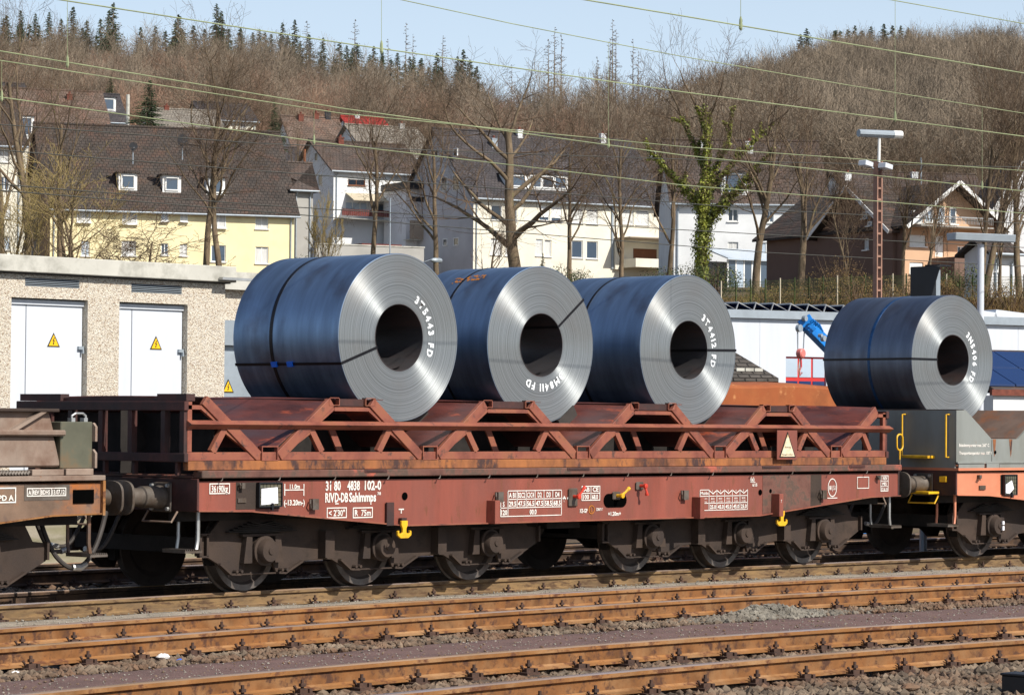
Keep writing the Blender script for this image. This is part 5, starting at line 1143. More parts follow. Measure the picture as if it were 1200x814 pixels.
# left edge cream building, and taupe gable houses behind
house('apartment_house', 'cream building cut by the left photo edge, half hidden by bare trees', -40, 27, 192, 119, 168, 120, 10, 'wall_cream', 'roof_umber', 'wall_taupe', wins=[(5, 182, 12, 16, cur), (5, 215, 12, 16, {}), (6, 248, 12, 16, cur), (6, 285, 12, 16, {})])
t, g = house('house', 'broad brown roofed house uphill left of the tall light pole', 2, 128, 250, 119, 152, 108, 11, 'wall_cream', 'roof_tan', 'wall_taupe', wins=[(20, 160, 8, 8), (50, 161, 8, 8)], chim=((.7, .4, .8, 'chimney_brick'),)); dormer(t, g, 27, 148, 1.6, 1.6, roofm='roof_tan')
t, g = house('house', 'small house with white dormer and grey roof, right of the brown roofed house', 92, 147, 300, 117, 141, 112, 9, 'wall_blueish', 'roof_slate', wins=[(134, 147, 10, 7)], detail=False); dormer(t, g, 122, 122, 2.2, 1.2, roofm='roof_slate')
house('house', 'house at the far upper left with solar panels on its roof', -5, 34, 290, 118, 118, 100, 9, 'wall_white', 'roof_slate', detail=False)
house('house', 'low house with pale beige roof behind the dark green conifer', 182, 262, 285, 118, 153, 131, 9, 'wall_blueish', 'roof_grey', wins=[(190, 158, 6, 8)], chim=((.3, .5, .7, 'chimney_brick'),), detail=False)
house('house', 'distant house with blue solar roof between the pale roof and the round green tree', 240, 300, 330, 116, 140, 123, 9, 'wall_cream', 'roof_slate', wins=[(262, 146, 7, 5), (285, 147, 7, 5)], detail=False)
# brick roof with white gable, red roof, and neighbours
house('house', 'house with long reddish tan tiled roof and pale blue gable', 346, 407, 268, 117, 176, 140, 8, 'wall_blueish', 'roof_tan', 'wall_blueish', chim=((.3, .45, 1.0, 'chimney_brick'), (.62, .5, .8, 'chimney_brick'), (.85, .5, 1.1, 'black_metal')), swins=[(333, 163, 5, 7)])
house('house', 'house with bright red tiled roof', 422, 466, 278, 110, 166, 141, 8, 'wall_blueish', 'roof_red', 'wall_blueish', chim=((.35, .5, .6, 'wall_white'),), wins=[(432, 172, 5, 5)])
house('house', 'beige roofed house with skylights uphill between red roof and big slate gable', 432, 512, 262, 108, 182, 152, 9, 'wall_white', 'roof_grey', wins=[(455, 190, 6, 6), (490, 190, 6, 6)], chim=((.8, .5, .8, 'wall_grey'),), detail=False)
# small grey hipped house, white house
house('house', 'small grey rendered house with flat hipped brown roof beside the yellow one', 343, 367, 205, 112, 222, 194, 8, 'wall_grey', 'roof_brown', 'wall_grey', hip=3, gutter=True, base=8.5)
house('house', 'narrow dark tiled roof between yellow house and white gable', 342, 362, 245, 112, 196, 176, 7, 'wall_grey', 'roof_slate', detail=False)
t, g = house('house', 'white house with balcony and brown awning between yellow and cream houses', 391, 497, 236, 108, 199, 171, 8, 'wall_white', 'roof_brown', 'wall_blueish', half=4.2,
    wins=[(418, 212, 20, 12, dict(fm='brown_frame', mull=1, shutter=.35)), (463, 217, 23, 13, dict(fm='brown_frame', mull=2, shutter=.4)), (418, 243, 26, 14, dict(mull=2)), (450, 245, 20, 14, dict(mull=1))],
    swins=[(366, 212, 4, 11), (376, 211, 5, 13), (371, 184, 4, 10)], chim=((.3, .5, .9, 'chimney_brick'),))
cv = g['cv']
def front_box(t, g, name, x0, y0, x1, y1, pxm, dep, m, bev=0):    # box standing out from the facade, given by two photo pixels
    a, z1 = cvv(g, x0, y0); b, z0 = cvv(g, x1, y1); mb = MB(); mb.box(a, b, -dep, -.03, z0, z1); return obj(name, mb, m, t, bevel=bev)
def cvv(g, px, py):
    q = onplane(px, py, g['o'], g['az']); return q[0], q[1]-g['zb']
front_box(t, g, 'balcony_slab', 391, 257, 468, 260, 0, 1.6, 'concrete')
a, z1 = cvv(g, 391, 246); b, z0 = cvv(g, 468, 257)
for i in range(34):
    mb = MB(); x = a+(b-a)*i/34; mb.box(x, x+(b-a)/34*.8, -1.62, -1.58, z0, z1); obj('balcony_board', mb, 'maroon', t)
mb = MB(); q0 = cvv(g, 405, 230); q1 = cvv(g, 454, 233); mb.prismx([(-.03, q0[1]+.3), (-1.5, q0[1]-.35), (-1.5, q0[1]-.42), (-.03, q0[1]+.2)], q0[0], q1[0]); obj('awning', mb, 'wall_beige', t)
# maroon garage with white posts under it
p = at(424, 285, 226); tt = thing('garage', (p[0], p[1], terr(p[0], p[1])-.3), 'dark red open carport below the white house balcony', 'carport', rad(90-108))
s_ = 226/3397.; W_ = 66*s_; hh = 27*s_+.6
for a_, b_ in ((0, .25), (W_-1.0, W_)):
    mb = MB(); mb.box(a_, b_, 0, 5, 0, hh); obj('wall', mb, 'maroon' if a_ < 1 else 'wall_white', tt)
mb = MB(); mb.box(0.25, W_-1.0, 4.9, 5.0, 0, hh); obj('wall', mb, 'maroon', tt); mb = MB(); mb.box(-.1, W_-1, -.2, 5, hh, hh+.6); obj('roof', mb, 'maroon', tt); mb = MB(); mb.box(W_-1-.0, W_+.2, -.2, 5, hh+.003, hh+.4); obj('roof', mb, 'wall_white', tt)
# long retaining wall below
def wall_thing(name, label, px0, px1, d0, yt, yb, az, m, th=.3, cat='wall'):
    o = at(px0, yt, d0); W = onplane(px1, yt, o, az)[0]; h = (yb-yt)*d0/3397.; tt = thing(name, (o[0], o[1], o[2]-h), label, cat, rad(90-az)); mb = MB(); mb.box(0, W, 0, th, 0, h); obj('wall', mb, m, tt); mb = MB(); mb.box(-.05, W+.05, -.05, th+.05, h, h+.08); obj('coping', mb, 'concrete', tt); return tt
wall_thing('retaining_wall', 'grey concrete retaining wall below the white house', 370, 497, 205, 286, 320, 112, 'wall_grey')
# roof terrace box right of the white house
p = at(476, 214, 234); tt = thing('annex', (p[0], p[1], p[2]-5.5), 'dark balcony annex with slatted sides between the white house and slate gable', 'annex', rad(90-108))
mb = MB(); mb.box(0, 3.2, 0, 4, 0, 5.0); obj('wall', mb, 'wall_blueish', tt); mb = MB(); mb.box(-.3, 3.3, -1.2, 4, 5.0, 5.55); obj('roof', mb, 'black_metal', tt); mb = MB(); mb.box(-.2, 3.2, -1.2, -1.1, .9, 2.4); obj('balcony_parapet', mb, 'wall_taupe', tt); mb = MB(); mb.box(-.2, 3.2, -1.1, 0, .8, .9); obj('balcony_slab', mb, 'concrete', tt); mb = MB(); mb.box(-.1, 3.2, -1.2, -1.1, 3.9, 4.3); obj('balcony_rail', mb, 'black_metal', tt)
# big cream house
def pair(x1, x2, y, w, h, kw): return [(x1, y, w, h, dict(kw)), (x2, y+1, w, h, dict(kw))]
t, g = house('apartment_house', 'large cream house with huge dark roof and grey slate gable, centre', 555, 783, 226, 108, 229.5, 165, 12.5, 'wall_cream', 'roof_slate', 'wall_slate', half=6.5, ridge_px=700,
    wins=pair(582, 599.5, 249, 13, 18, dict(mull=0, curtain=False, pm='pane_dark'))+pair(638, 652, 250, 12, 18, dict(mull=0, shutter=.75, pm='pane'))+pair(676.5, 694, 253, 13, 18, dict(mull=0, curtain=True))+pair(735, 753, 254, 15, 18, dict(mull=0, curtain=True))
         +pair(581.5, 599, 289, 13, 20, dict(mull=0, curtain=True))+pair(632, 642, 290, 8, 20, dict(mull=0, curtain=True))+pair(676.5, 694, 292, 13, 21, dict(mull=0)),
    swins=[(521, 216, 7, 16), (535, 214, 8, 18), (522, 284, 5, 8), (535, 283, 6, 9), (534, 179, 5, 9), (512, 180, 4, 8)], chim=((.25, .4, 1.2, 'galvanised'), (.42, .5, 1.0, 'wall_white'), (.86, .5, 1.2, 'wall_white')))
dormer(t, g, 642, 213.5, 3.4, 1.0, roofm='roof_slate', n=3); dormer(t, g, 606, 212, 1.6, .9, roofm='roof_slate', n=1)
front_box(t, g, 'balcony_slab', 719, 279, 785, 283, 0, 2.6, 'wall_taupe'); front_box(t, g, 'porch_pillar', 776, 283, 784, 310, 0, 2.5, 'wall_white'); front_box(t, g, 'balcony_parapet', 726, 304, 775, 316, 0, 2.5, 'wall_cream'); front_box(t, g, 'porch_pillar', 719, 283, 727, 316, 0, .3, 'wall_cream')
a_, z_ = cvv(g, 742, 297); mb = MB(); mb.box(a_, a_+2.2, -.04, .0, z_-1.0, z_+.4); obj('door', mb, 'brown_frame', t)
front_box(t, g, 'downpipe', 716.5, 232, 718, 315, 0, .12, 'galvanised')
front_box(t, g, 'corner_panel', 774, 240, 783, 278, 0, .12, 'wall_blueish')
house('house', 'small cream gabled house peeping over the cream house roof at its right', 733, 768, 262, 104, 196, 186, 8, 'wall_cream', 'roof_slate', axis='y', ridge_px=748, gutter=False, wins=[(746, 197, 5, 6)])
house('house', 'low house with dark pitched roof between cream house and ivy tree', 764, 830, 255, 122, 222, 188, 8, 'wall_white', 'roof_brown', wins=[(790, 245, 12, 16), (816, 247, 12, 16)], chim=((.25, .5, 1.0, 'wall_white'),))
# white house on the right
t, g = house('house', 'white house with brown roof and glazed conservatory behind the ivy tree', 790, 968, 196, 134, 236, 168, 10, 'wall_white', 'roof_brown', 'wall_white', half=5.5,
    wins=[(859, 252, 12, 15, dict(curtain=False)), (902, 254, 9, 14), (936, 243, 14, 8), (932, 273, 16, 12), (859, 291, 12, 15, dict(curtain=True)), (898, 292, 12, 16)], chim=((.55, .45, 1.3, 'wall_white'), (.25, .5, .7, 'wall_white')))
dormer(t, g, 861, 215, 1.5, 1.3, roofm='roof_slate')
# conservatory
p = at(853, 330, 190); tt = thing('conservatory', (p[0], p[1], p[2]-1.5), 'glazed white framed conservatory in front of the white house', 'conservatory', rad(90-106)); s_ = 190/3397.; W_ = 3.9; hh = 26*s_+1.5
for i in range(7):
    mb = MB(); x = i*W_/6; mb.box(x-.05, x+.05, 0, .08, 0, hh); obj('post', mb, 'window_frame', tt)
    if i < 6: mb = MB(); mb.box(x+.06, x+W_/6-.06, .03, .05, .3, hh); obj('pane', mb, 'pane_light' if i % 2 else 'pane', tt)
mb = MB(); mb.prismx([(-.3, hh), (-.3, hh+.08), (2.5, hh+.9), (2.5, hh+.8)], -.2, W_+.3); obj('roof', mb, 'pane_light', tt); mb = MB(); mb.box(0, W_, 2.4, 2.5, 0, hh); obj('wall', mb, 'wall_grey', tt)
# brick wing with cross gable, its shade put into the brown
t, g = house('house', 'brick gabled wing facing left with shade put into its dark brown colour, behind the lattice mast', 958, 1046, 157.6, 199, 277, 221, .9, 'brick_brown_shaded', 'roof_umber', 'brick_brown_shaded', axis='y', ridge_px=1000, over=.5, wins=[(1015, 286, 6, 13, dict(mull=0, curtain=True)), (1014, 252, 6, 8, dict(mull=0)), (1020, 262, 5, 5, dict(mull=0))], base=6.8, rdep=5.)
t, g = house('house', 'orange brick gabled house with white balcony under a deep roof', 1058.5, 1166, 151, 109, 262, 216, 13, 'brick_orange', 'roof_umber', 'brick_brown_shaded', axis='y', ridge_px=1113, over=.9, eave_over=.4,
    wins=[(1075.5, 282, 19, 14, dict(shutter=1.0, mull=0)), (1101, 288.5, 10, 25, dict(shutter=1.0, mull=0, sill=False)), (1074, 314, 16, 14, dict(shutter=1., mull=0)), (1127, 296, 10, 16, dict(pm='pane_dark')), (1074, 254, 12, 15, dict(pm='pane_light', mull=0)), (1088, 253, 10, 16, dict(pm='pane_light', mull=0)), (1102, 252, 9, 20, dict(pm='pane_light', mull=0)), (1116, 253, 8, 20, dict(pm='pane', mull=0))], base=6.8)
front_box(t, g, 'balcony_slab', 1062, 266, 1147, 268.5, 0, 1.3, 'wall_grey')
a, z1 = cvv(g, 1064, 254); b, z0 = cvv(g, 1146, 266)
mb = MB(); mb.box(a, b, -1.32, -1.26, z1-.04, z1+.02); mb2 = obj('balcony_rail', mb, 'bright_steel', t)
for i in range(46):
    x = a+(b-a)*i/45; mb = MB(); r_ = .035 if i % 9 == 0 else .014; mb.box(x-r_/2, x+r_/2, -1.30, -1.28, z0, z1-.04); obj('baluster', mb, 'bright_steel', t)
mb = MB(); q0 = cvv(g, 1089, 303); q1 = cvv(g, 1109, 330); mb.box(q0[0], q1[0], -2.2, -.03, 0, q0[1]); obj('terrace', mb, 'brick_brown_shaded', t); mb = MB(); q0 = cvv(g, 1110, 304); q1 = cvv(g, 1136, 330); mb.box(q0[0], q1[0], -2.0, -.03, 0, q0[1]); obj('terrace', mb, 'brick_orange', t)
house('shed', 'small white rendered outbuilding with dark roof behind the lamp pole', 1161, 1190, 138, 112, 296, 286, 2.2, 'wall_blueish', 'roof_umber', wins=[(1169, 310, 6, 16, dict(mull=0))], cat='outbuilding', base=7.2)
house('house', 'pale grey gabled house with steep roof at the right photo edge', 1168, 1260, 205, 134, 240, 188, 10, 'wall_blueish', 'roof_brown', axis='y', ridge_px=1200, wins=[(1182, 231, 6, 8)])
house('house', 'long low brown roof with white dormer and mast behind the lattice mast', 1000, 1165, 215, 125, 228, 206, 10, 'wall_white', 'roof_brown', wins=[(1020, 233, 8, 6)], chim=((.3, .4, .8, 'wall_white'), (.05, .3, 1.0, 'wall_white'), (.56, .4, .8, 'wall_white')), detail=False)

# ------------------------------------------------------------------ pebbledash transformer building
AZT = 86
o = at(-60, 310, 42.4); oT = at(264, 326, 46.0)
e = np.array([oT[0]-o[0], oT[1]-o[1]]); AZT = math.degrees(math.atan2(e[0], e[1])); WT = float(np.hypot(*e))
tt = thing('transformer_building', (o[0], o[1], -.4), 'pebbledash switch building with white steel doors and grey concrete roof', 'switch building', rad(90-AZT))
cvt = lambda px, py: (lambda q: (q[0], q[1]+.4))(onplane(px, py, o, AZT))
doors = []
for x0, x1, yt in ((13.5, 103, 348), (140, 220, 353.5), (-55, -15, 345)):
    a, z1 = cvt(x0, yt); b, _ = cvt(x1, yt); doors.append((a, b, 1.0, z1))
vents = []
for x0, x1, ya_, yb2 in ((29.5, 93, 325, 338), (154, 213, 332, 345)):
    a, z1 = cvt(x0, ya_); b, z0 = cvt(x1, yb2); vents.append((a, b, z0, z1))
ztop = cvt(264, 329)[1]; ztl = cvt(0, 320)[1]; ztop = (ztop+ztl)/2
mb = MB(); cells(mb, WT, 0.0, ztop, doors+vents, .22); mb.add([(WT, 0, 0), (WT, 5, 0), (WT, 5, ztop), (WT, 0, ztop)], [(0, 1, 2, 3)]); mb.add([(0, 0, 0), (0, 5, 0), (0, 5, ztop), (0, 0, ztop)], [(3, 2, 1, 0)]); mb.add([(0, 5, 0), (WT, 5, 0), (WT, 5, ztop), (0, 5, ztop)], [(3, 2, 1, 0)]); obj('wall', mb, 'pebbledash', tt, fix=False)
mb = MB(); mb.box(-.2, WT+.12, -.14, 5.2, ztop, ztop+.25); obj('roof', mb, 'concrete', tt, bevel=.01); mb = MB(); mb.box(-.15, WT+.06, -.06, 5.1, ztop-.02, ztop-.002); obj('roof_seam', mb, 'black_metal', tt)
mb = MB(); mb.box(WT-.25, WT+1.0, -.25, -.16, ztop+.03, ztop+.07); obj('cable_arm', mb, 'bright_steel', tt)
mb = MB(); mb.box(-.02, WT+.02, -.05, -.004, 0, .96); obj('plinth', mb, 'plinth', tt)
for i, (a, b, z0, z1) in enumerate(doors):
    mb = MB(); m_ = a+(b-a)*.25; mb.box(a+.01, m_-.006, .12, .17, z0, z1-.10); mb.box(m_+.006, b-.012, .12, .17, z0, z1-.10); dr = obj('door', mb, 'door_white', tt, bevel=.004)
    mb = MB(); mb.box(a+.0, b, .09, .2, z1-.095, z1-.02); obj('door_frame', mb, 'door_white', dr)
    mb = MB(); mb.box(a-.01, b+.06, -.01, .1, z1, z1+.05); obj('lintel_shadow_strip', mb, 'black_metal', dr) if False else None
    for zz in (z0+.35, z1-.75):
        mb = MB(); mb.box(b-.10, b-.01, .07, .12, zz, zz+.05); mb.box(b-.045, b-.02, .05, .11, zz-.06, zz); obj('hinge', mb, 'galvanised', dr)
    if i < 2:
        cx, cz = cvt((68, 188)[i], (398.5, 402)[i]); h = .115
        def sign(par, cx, cz, y, h):
            mb = MB(); mb.prism([(cx-h, cz-h*.85), (cx+h, cz-h*.85), (cx, cz+h)], y-.006, y); sg_ = obj('hazard_sign', mb, 'hazard_black', par)
            mb = MB(); mb.add([(cx-h*.78, y-.0075, cz-h*.72), (cx+h*.78, y-.0075, cz-h*.72), (cx, y-.0075, cz+h*.74)], [(0, 1, 2)]); obj('sign_face', mb, 'hazard_yellow', sg_, fix=False)
            mb = MB(); b1 = [(.10, .40), (-.22, -.10), (-.02, -.10), (-.12, -.42), (-.18, -.38), (-.08, -.62), (.12, -.42), (.03, -.42), (.16, .0), (-.02, .0), (.2, .36)]
            mb.add([(cx+x*h, y-.009, cz+z*h) for x, z in b1], [tuple(range(len(b1)))]); obj('flash_mark', mb, 'hazard_black', sg_, fix=False)
        sign(tt, cx, cz, .118, h)
for a, b, z0, z1 in vents:
    mb = MB(); mb.box(a, b, .05, .2, z0, z1); vt = obj('vent', mb, 'black_metal', tt)
    n_ = 5
    for k in range(n_):
        z = z0+(z1-z0)*(k+.2)/n_; mb = MB(); mb.prismx([(.0, z), (.0, z+.006), (.035, z+(z1-z0)/n_*.55), (.035, z+(z1-z0)/n_*.4)], a, b); sl_ = obj('slat', mb, 'galvanised', vt)
# grey switch building behind it
p = at(252, 420, 52); t2 = thing('switch_building', (p[0], p[1], -.4), 'dark grey flat roofed building squeezed between pebbledash one and first coil', 'switch building', rad(90-AZT))
s_ = 52/3397.; zt = (494-340)*s_+1.88+.4
mb = MB(); mb.box(0, 4.5, 0, 4, 0, zt-1.0); obj('wall', mb, 'galvanised', t2); mb = MB(); mb.box(-.1, 4.6, -.02, 4.05, zt-.55, zt); obj('wall', mb, 'pebbledash', t2); mb = MB(); mb.box(-.2, 4.7, -.12, 4.1, zt-1.0, zt-.55); obj('fascia', mb, 'galvanised', t2); mb = MB(); mb.box(-.2, 4.7, -.2, 4.2, zt, zt+.32); obj('roof', mb, 'concrete', t2)
mb = MB(); mb.box(.05, 2.6, -.05, -.02, .1, zt-1.15); dr = obj('door', mb, 'galvanised', t2); sign(dr, .26, 2.9, -.055, .13)
# ------------------------------------------------------------------ white industrial hall
AZH = 110.5
o = at(845, 369.5, 74); WH = onplane(1290, 377, o, AZH)[0]; zH = o[2]; tt = thing('industrial_hall', (o[0], o[1], -.4), 'long white panelled industrial hall with red framed windows', 'hall', rad(90-AZH)); H = zH+.4
cvh = lambda px, py: (lambda q: (q[0], q[1]+.4))(onplane(px, py, o, AZH))
a, z1 = cvh(921, 417.5); b, _ = cvh(968.5, 417.5); a2, z2 = cvh(1164, 422); b2, _ = cvh(1188, 422)
n_ = int(WH/1.15)
gates = [(a, b, .5, z1), (a2, b2, .5, z2)]
edges = [0, a]+[b+(a2-b)*i/7 for i in range(8)]+[b2, WH]
# wall panels, each a part, with fine joints
xs_ = []
x = 0
while x < WH-.3:
    x1 = min(x+1.16, WH); 
    zlo = 0
    for (ga, gb, gz0, gz1) in gates:
        if x < gb and x1 > ga: zlo = gz1
    if zlo and False: pass
    mb = MB()
    if zlo:
        mb.box(x+.004, x1-.004, 0, .12, zlo, H)
        for (ga, gb, gz0, gz1) in gates:
            if x < ga < x1: mb.box(x+.004, ga, 0, .12, 0, zlo)
            if x < gb < x1: mb.box(gb, x1-.004, 0, .12, 0, zlo)
    else: mb.box(x+.004, x1-.004, 0, .12, 0, H)
    obj('panel', mb, 'door_white', tt); x = x1
mb = MB(); mb.box(.05, WH-.05, .13, 10.8, 0, H-.15); 
mb = MB(); mb.box(0.02, WH-.02, 10.8, 10.9, 0, H); mb.box(0, .1, .13, 10.8, 0, H); mb.box(WH-.1, WH, .13, 10.8, 0, H); obj('wall', mb, 'door_white', tt)
mb = MB(); mb.box(-.1, WH+.1, -.06, 11, H, H+.10); obj('roof', mb, 'roof_dark', tt); mb = MB(); mb.box(-.12, WH+.12, -.12, -.061, H-.05, H+.16); obj('roof_edge', mb, 'galvanised', tt)
for (ga, gb, gz0, gz1) in gates:
    mb = MB(); mb.box(ga, gb, .06, .11, gz0-.5, gz1); gt = obj('gate', mb, 'frame_red', tt)
    nx = 3 if gb-ga > 1.2 else 2; nz = 7; pz = (gz1-.0)/nz
    for i in range(nx):
        for j in range(nz):
            mb = MB(); x0, x1 = ga+(gb-ga)*i/nx+.03, ga+(gb-ga)*(i+1)/nx-.03; mb.box(x0, x1, .045, .059, pz*j+.05, pz*(j+1)-.05); obj('pane', mb, 'pane_light' if j == nz-1 else 'solar', gt)
for i in range(13):      # tilted glazing units along the roof edge
    px = 858+i*20.5; q = cvh(px, 366); mb = MB(); x = q[0]; w2 = .62
    mb.tube([(x-w2*.45, .25, H+.12), (x-w2*.3, .25, H+.36), (x+w2*.55, .25, H+.14), (x-w2*.45, .25, H+.12)], .025, 5); mb.tube([(x-w2*.3, .25, H+.36), (x-w2*.3, 1.6, H+.36)], .025, 5); u = obj('roof_panel_frame', mb, 'bright_steel', tt)
    mb = MB(); mb.prism([(x-w2*.3, H+.345), (x+w2*.55, H+.125), (x+w2*.55, H+.14), (x-w2*.3, H+.36)], .28, 2.4); obj('roof_panel', mb, 'solar', u)
for px, w2 in ((1163, 1.0), (1196, 1.2)):
    q = cvh(px, 373); mb = MB(); mb.prism([(q[0]-w2*.5, H+.1), (q[0]-w2*.42, H+.38), (q[0]+w2*.4, H+.30), (q[0]+w2*.5, H+.1)], .4, 1.6); obj('rooflight', mb, 'door_white', tt)
# low outbuilding with solar panels at the right edge, dark tiled roof by the third coil
p = at(1164, 452, 66); t3 = thing('low_building', (p[0], p[1], -.4), 'low white building with blue solar roof at the right edge behind dark coil', 'outbuilding', rad(90-112)); s_ = 66/3397.; h0 = (498-455)*s_+1.88+.4
mb = MB(); mb.box(0, 5, 0, 5, 0, h0-.12); obj('wall', mb, 'wall_white', t3); mb = MB(); mb.box(-.1, 5.1, -.1, 0, h0-.12, h0+.02); obj('brick_course', mb, 'chimney_brick', t3)
for i in range(6):
    for j in range(2):
        mb = MB(); x = -.15+i*.85; y0, y1 = .1+j*1.1, 1.15+j*1.1; mb.prismx([(y0, h0+.06+y0*.38), (y1, h0+.06+y1*.38), (y1, h0+.10+y1*.38), (y0, h0+.10+y0*.38)], x, x+.82); obj('solar_panel', mb, 'solar', t3)
mb = MB(); mb.prismx([(-.1, h0), (2.6, h0+1.0), (5, h0)], 0, 5); obj('roof', mb, 'roof_dark', t3)
t4, g4 = house('shed', 'low shed with grey pantile roof showing between third coil and hall', 796, 908, 64, 110, 447, 398, 3, 'wall_grey', 'roof_small', cat='shed', axis='x', hip=1.15, eave_over=.06, base=0, ridge_px=852, gutter=False, half=1.3)
q = cvv(g4, 866, 438); q1 = cvv(g4, 898, 439)
for i in range(3):
    mb = MB(); x0 = q[0]+(q1[0]-q[0])*i/3; x1 = q[0]+(q1[0]-q[0])*(i+1)/3-.03; mb.box(x0, x1, .10, .13, g4['H']+.26, g4['H']+.33); obj('snow_guard', mb, 'concrete', t4)
# rusty covered wagon body behind
p0 = onplane(858, 446, (0, 6.6), 90); p1 = onplane(968, 449, (0, 6.6), 90)
tr = thing('rusty_trough', ((p0[0]+p1[0])/2, 7.2, -.3), 'orange rusty curved steel sheet body on the track behind the coils', 'steel shell', 0)
xm = (p0[0]+p1[0])/2; LL = p1[0]-p0[0]+3.0; zt = (p0[1]+p1[1])/2+.3; mb = MB(); n = 18; V = []
prof = [(.0, 0.9)]+[(-.05-.25*math.sin(a), zt-.75+.75*0+.0-.75*(1-math.sin(a))*0+0) for a in ()]
pr_ = [(-.35, 1.0), (-.42, 1.4), (-.40, zt-.10)]+[(-.38+.9*(1-math.cos(a)), zt-.10+.10*math.sin(a)**.6) for a in np.linspace(.2, math.pi-.2, 9)]+[(1.42, zt-.10), (1.46, 1.4), (1.39, 1.0)]
xs_ = np.linspace(-LL/2-1.3, LL/2-.95, 16)
for i, x in enumerate(xs_):
    for (y, z) in pr_: V.append((x+(.12*math.sin(z*3) if i == len(xs_)-1 else 0), y, z+.02*math.sin(x*2.1)))
k = len(pr_); mb.add(V, [(i*k+j, (i+1)*k+j, (i+1)*k+j+1, i*k+j+1) for i in range(len(xs_)-1) for j in range(k-1)]+[tuple(range(k)), tuple(range((len(xs_)-1)*k, len(xs_)*k))]); obj('shell', mb, 'rusty_sheet', tr, smooth=True)
mb = MB(); mb.box(xs_[0], xs_[-1], -.3, 1.4, .55, 1.0); obj('underframe', mb, 'dark_frame', tr)
for x in (xs_[0]+1, xs_[-1]-1):
    ax = MB(); ax.tube([(x, -.25, .72), (x, 1.25, .72)], .07, 10); a_ = obj('axle', ax, 'under_black', tr)
    for y in (-.2, 1.2): mb = MB(); mb.lathe([(-.06, .0001), (-.06, .4), (.04, .42), (.05, .45), (.07, .45), (.07, .0001)], (x, y, .76), 'y', 28); obj('wheel', mb, 'wheel_disc', a_, smooth=True)
# ------------------------------------------------------------------ blue crane with hook block
D = 58.
tc = thing('mobile_crane', at(1010, 500, D+1)*np.array([1, 1, 0])+np.array([0, 0, -.3]), 'blue telescopic crane jib with pink hook block hanging in front of the hall', 'crane'); O = np.array(tc.location); tc['_off'] = [float(v) for v in O]
def crn(name, pts, r, m, par=tc, n=8): mb = MB(); mb.tube([tuple(p) for p in pts], r, n); return obj(name, mb, m, par, smooth=True)
A, B = at(946, 381, D), at(1006, 442, D+1)
def beam(name, A, B, w, h, m, par=tc):
    A, B = Vector(A), Vector(B); d = (B-A).normalized(); s = d.cross(Vector((0, 0, 1))).normalized(); u = s.cross(d).normalized(); mb = MB(); vs = []
    for P in (A, B):
        for a, b in ((-w, -h), (w, -h), (w, h), (-w, h)): vs.append(P+s*a/2+u*b/2)
    mb.add(vs, [(0, 1, 2, 3), (7, 6, 5, 4), (0, 4, 5, 1), (1, 5, 6, 2), (2, 6, 7, 3), (3, 7, 4, 0)]); return obj(name, mb, m, par, bevel=.01)
jb = beam('jib', A, B, .18, .24, 'crane_blue'); beam('inner_jib', at(941, 376, D), at(953, 388, D), .14, .18, 'crane_blue'); beam('jib_head', at(937, 381, D), at(951, 372, D), .2, .17, 'crane_blue')
for px, py, r in ((936.5, 384.5, .075), (943, 373, .055), (965, 396.5, .06), (961.5, 393, .035)):
    q = at(px, py, D-.15); mb = MB(); mb.lathe([(-.04, .0001), (-.04, r), (.04, r), (.04, .0001)], tuple(q), 'y', 16); obj('sheave', mb, 'galvanised', tc, smooth=True)
for k in range(4): crn('hydraulic_hose', [at(949+k*2, 377+k*1.5, D-.15), at(953+k*2.5, 374+k*2, D-.18), at(957+k*2.5, 381+k*2.5, D-.16)], .018, 'crane_blue')
crn('rope', [at(934.5, 388, D), at(935, 409, D)], .012, 'galvanised'); crn('rope', [at(942.5, 388, D), at(941.5, 409, D)], .012, 'galvanised')
q = at(938.5, 414, D); mb = MB(); mb.lathe([(-.07, .0001), (-.07, .07), (-.05, .095), (.05, .095), (.07, .07), (.07, .0001)], tuple(q), 'y', 20); hb_ = obj('hook_block', mb, 'block_red', tc, smooth=True)
crn('hook_shank', [at(938.5, 419, D), at(938.8, 430, D)], .02, 'frame_red', hb_); crn('hook', [at(938.8, 430, D), at(937, 434, D), at(938, 440, D), at(940, 436, D)], .016, 'block_red', hb_)
crn('sling', [at(937, 422, D), at(935.5, 431, D), at(937, 441, D)], .008, 'wall_beige', hb_)
crn('tower', [B, at(1012, 470, D+1), np.array([O[0], O[1], -.3])], .2, 'crane_blue')
# ================================================================== YARD LIGHTS, SIGNAL, POLES
def lamp_bar(par, c, L_, w, h, az, m='galvanised', m2='window_frame'):
    e = np.array([math.sin(rad(az)), math.cos(rad(az)), 0]); mb = MB(); n = 10; A, B = c-e*L_/2, c+e*L_/2; s = np.array([e[1], -e[0], 0]); vs = []
    for P in (A, B):
        for k in range(n): a = 2*math.pi*k/n+math.pi/n; vs.append(P+s*math.cos(a)*w/2+np.array([0, 0, 1])*math.sin(a)*h/2)
    mb.add(vs, [tuple(range(n-1, -1, -1)), tuple(range(n, 2*n))]+[(k, (k+1) % n, n+(k+1) % n, n+k) for k in range(n)]); o_ = obj('lamp_housing', mb, m, par, bevel=0)
    mb = MB(); vs = [P+s*math.cos(a)*w/2*1.04+np.array([0, 0, 1])*math.sin(a)*h/2*1.06 for P in (B-e*.16, B+e*.03) for a in [2*math.pi*k/n+math.pi/n for k in range(n)]]
    mb.add(vs, [tuple(range(n-1, -1, -1)), tuple(range(n, 2*n))]+[(k, (k+1) % n, n+(k+1) % n, n+k) for k in range(n)]); obj('end_cap', mb, m2, o_); return o_
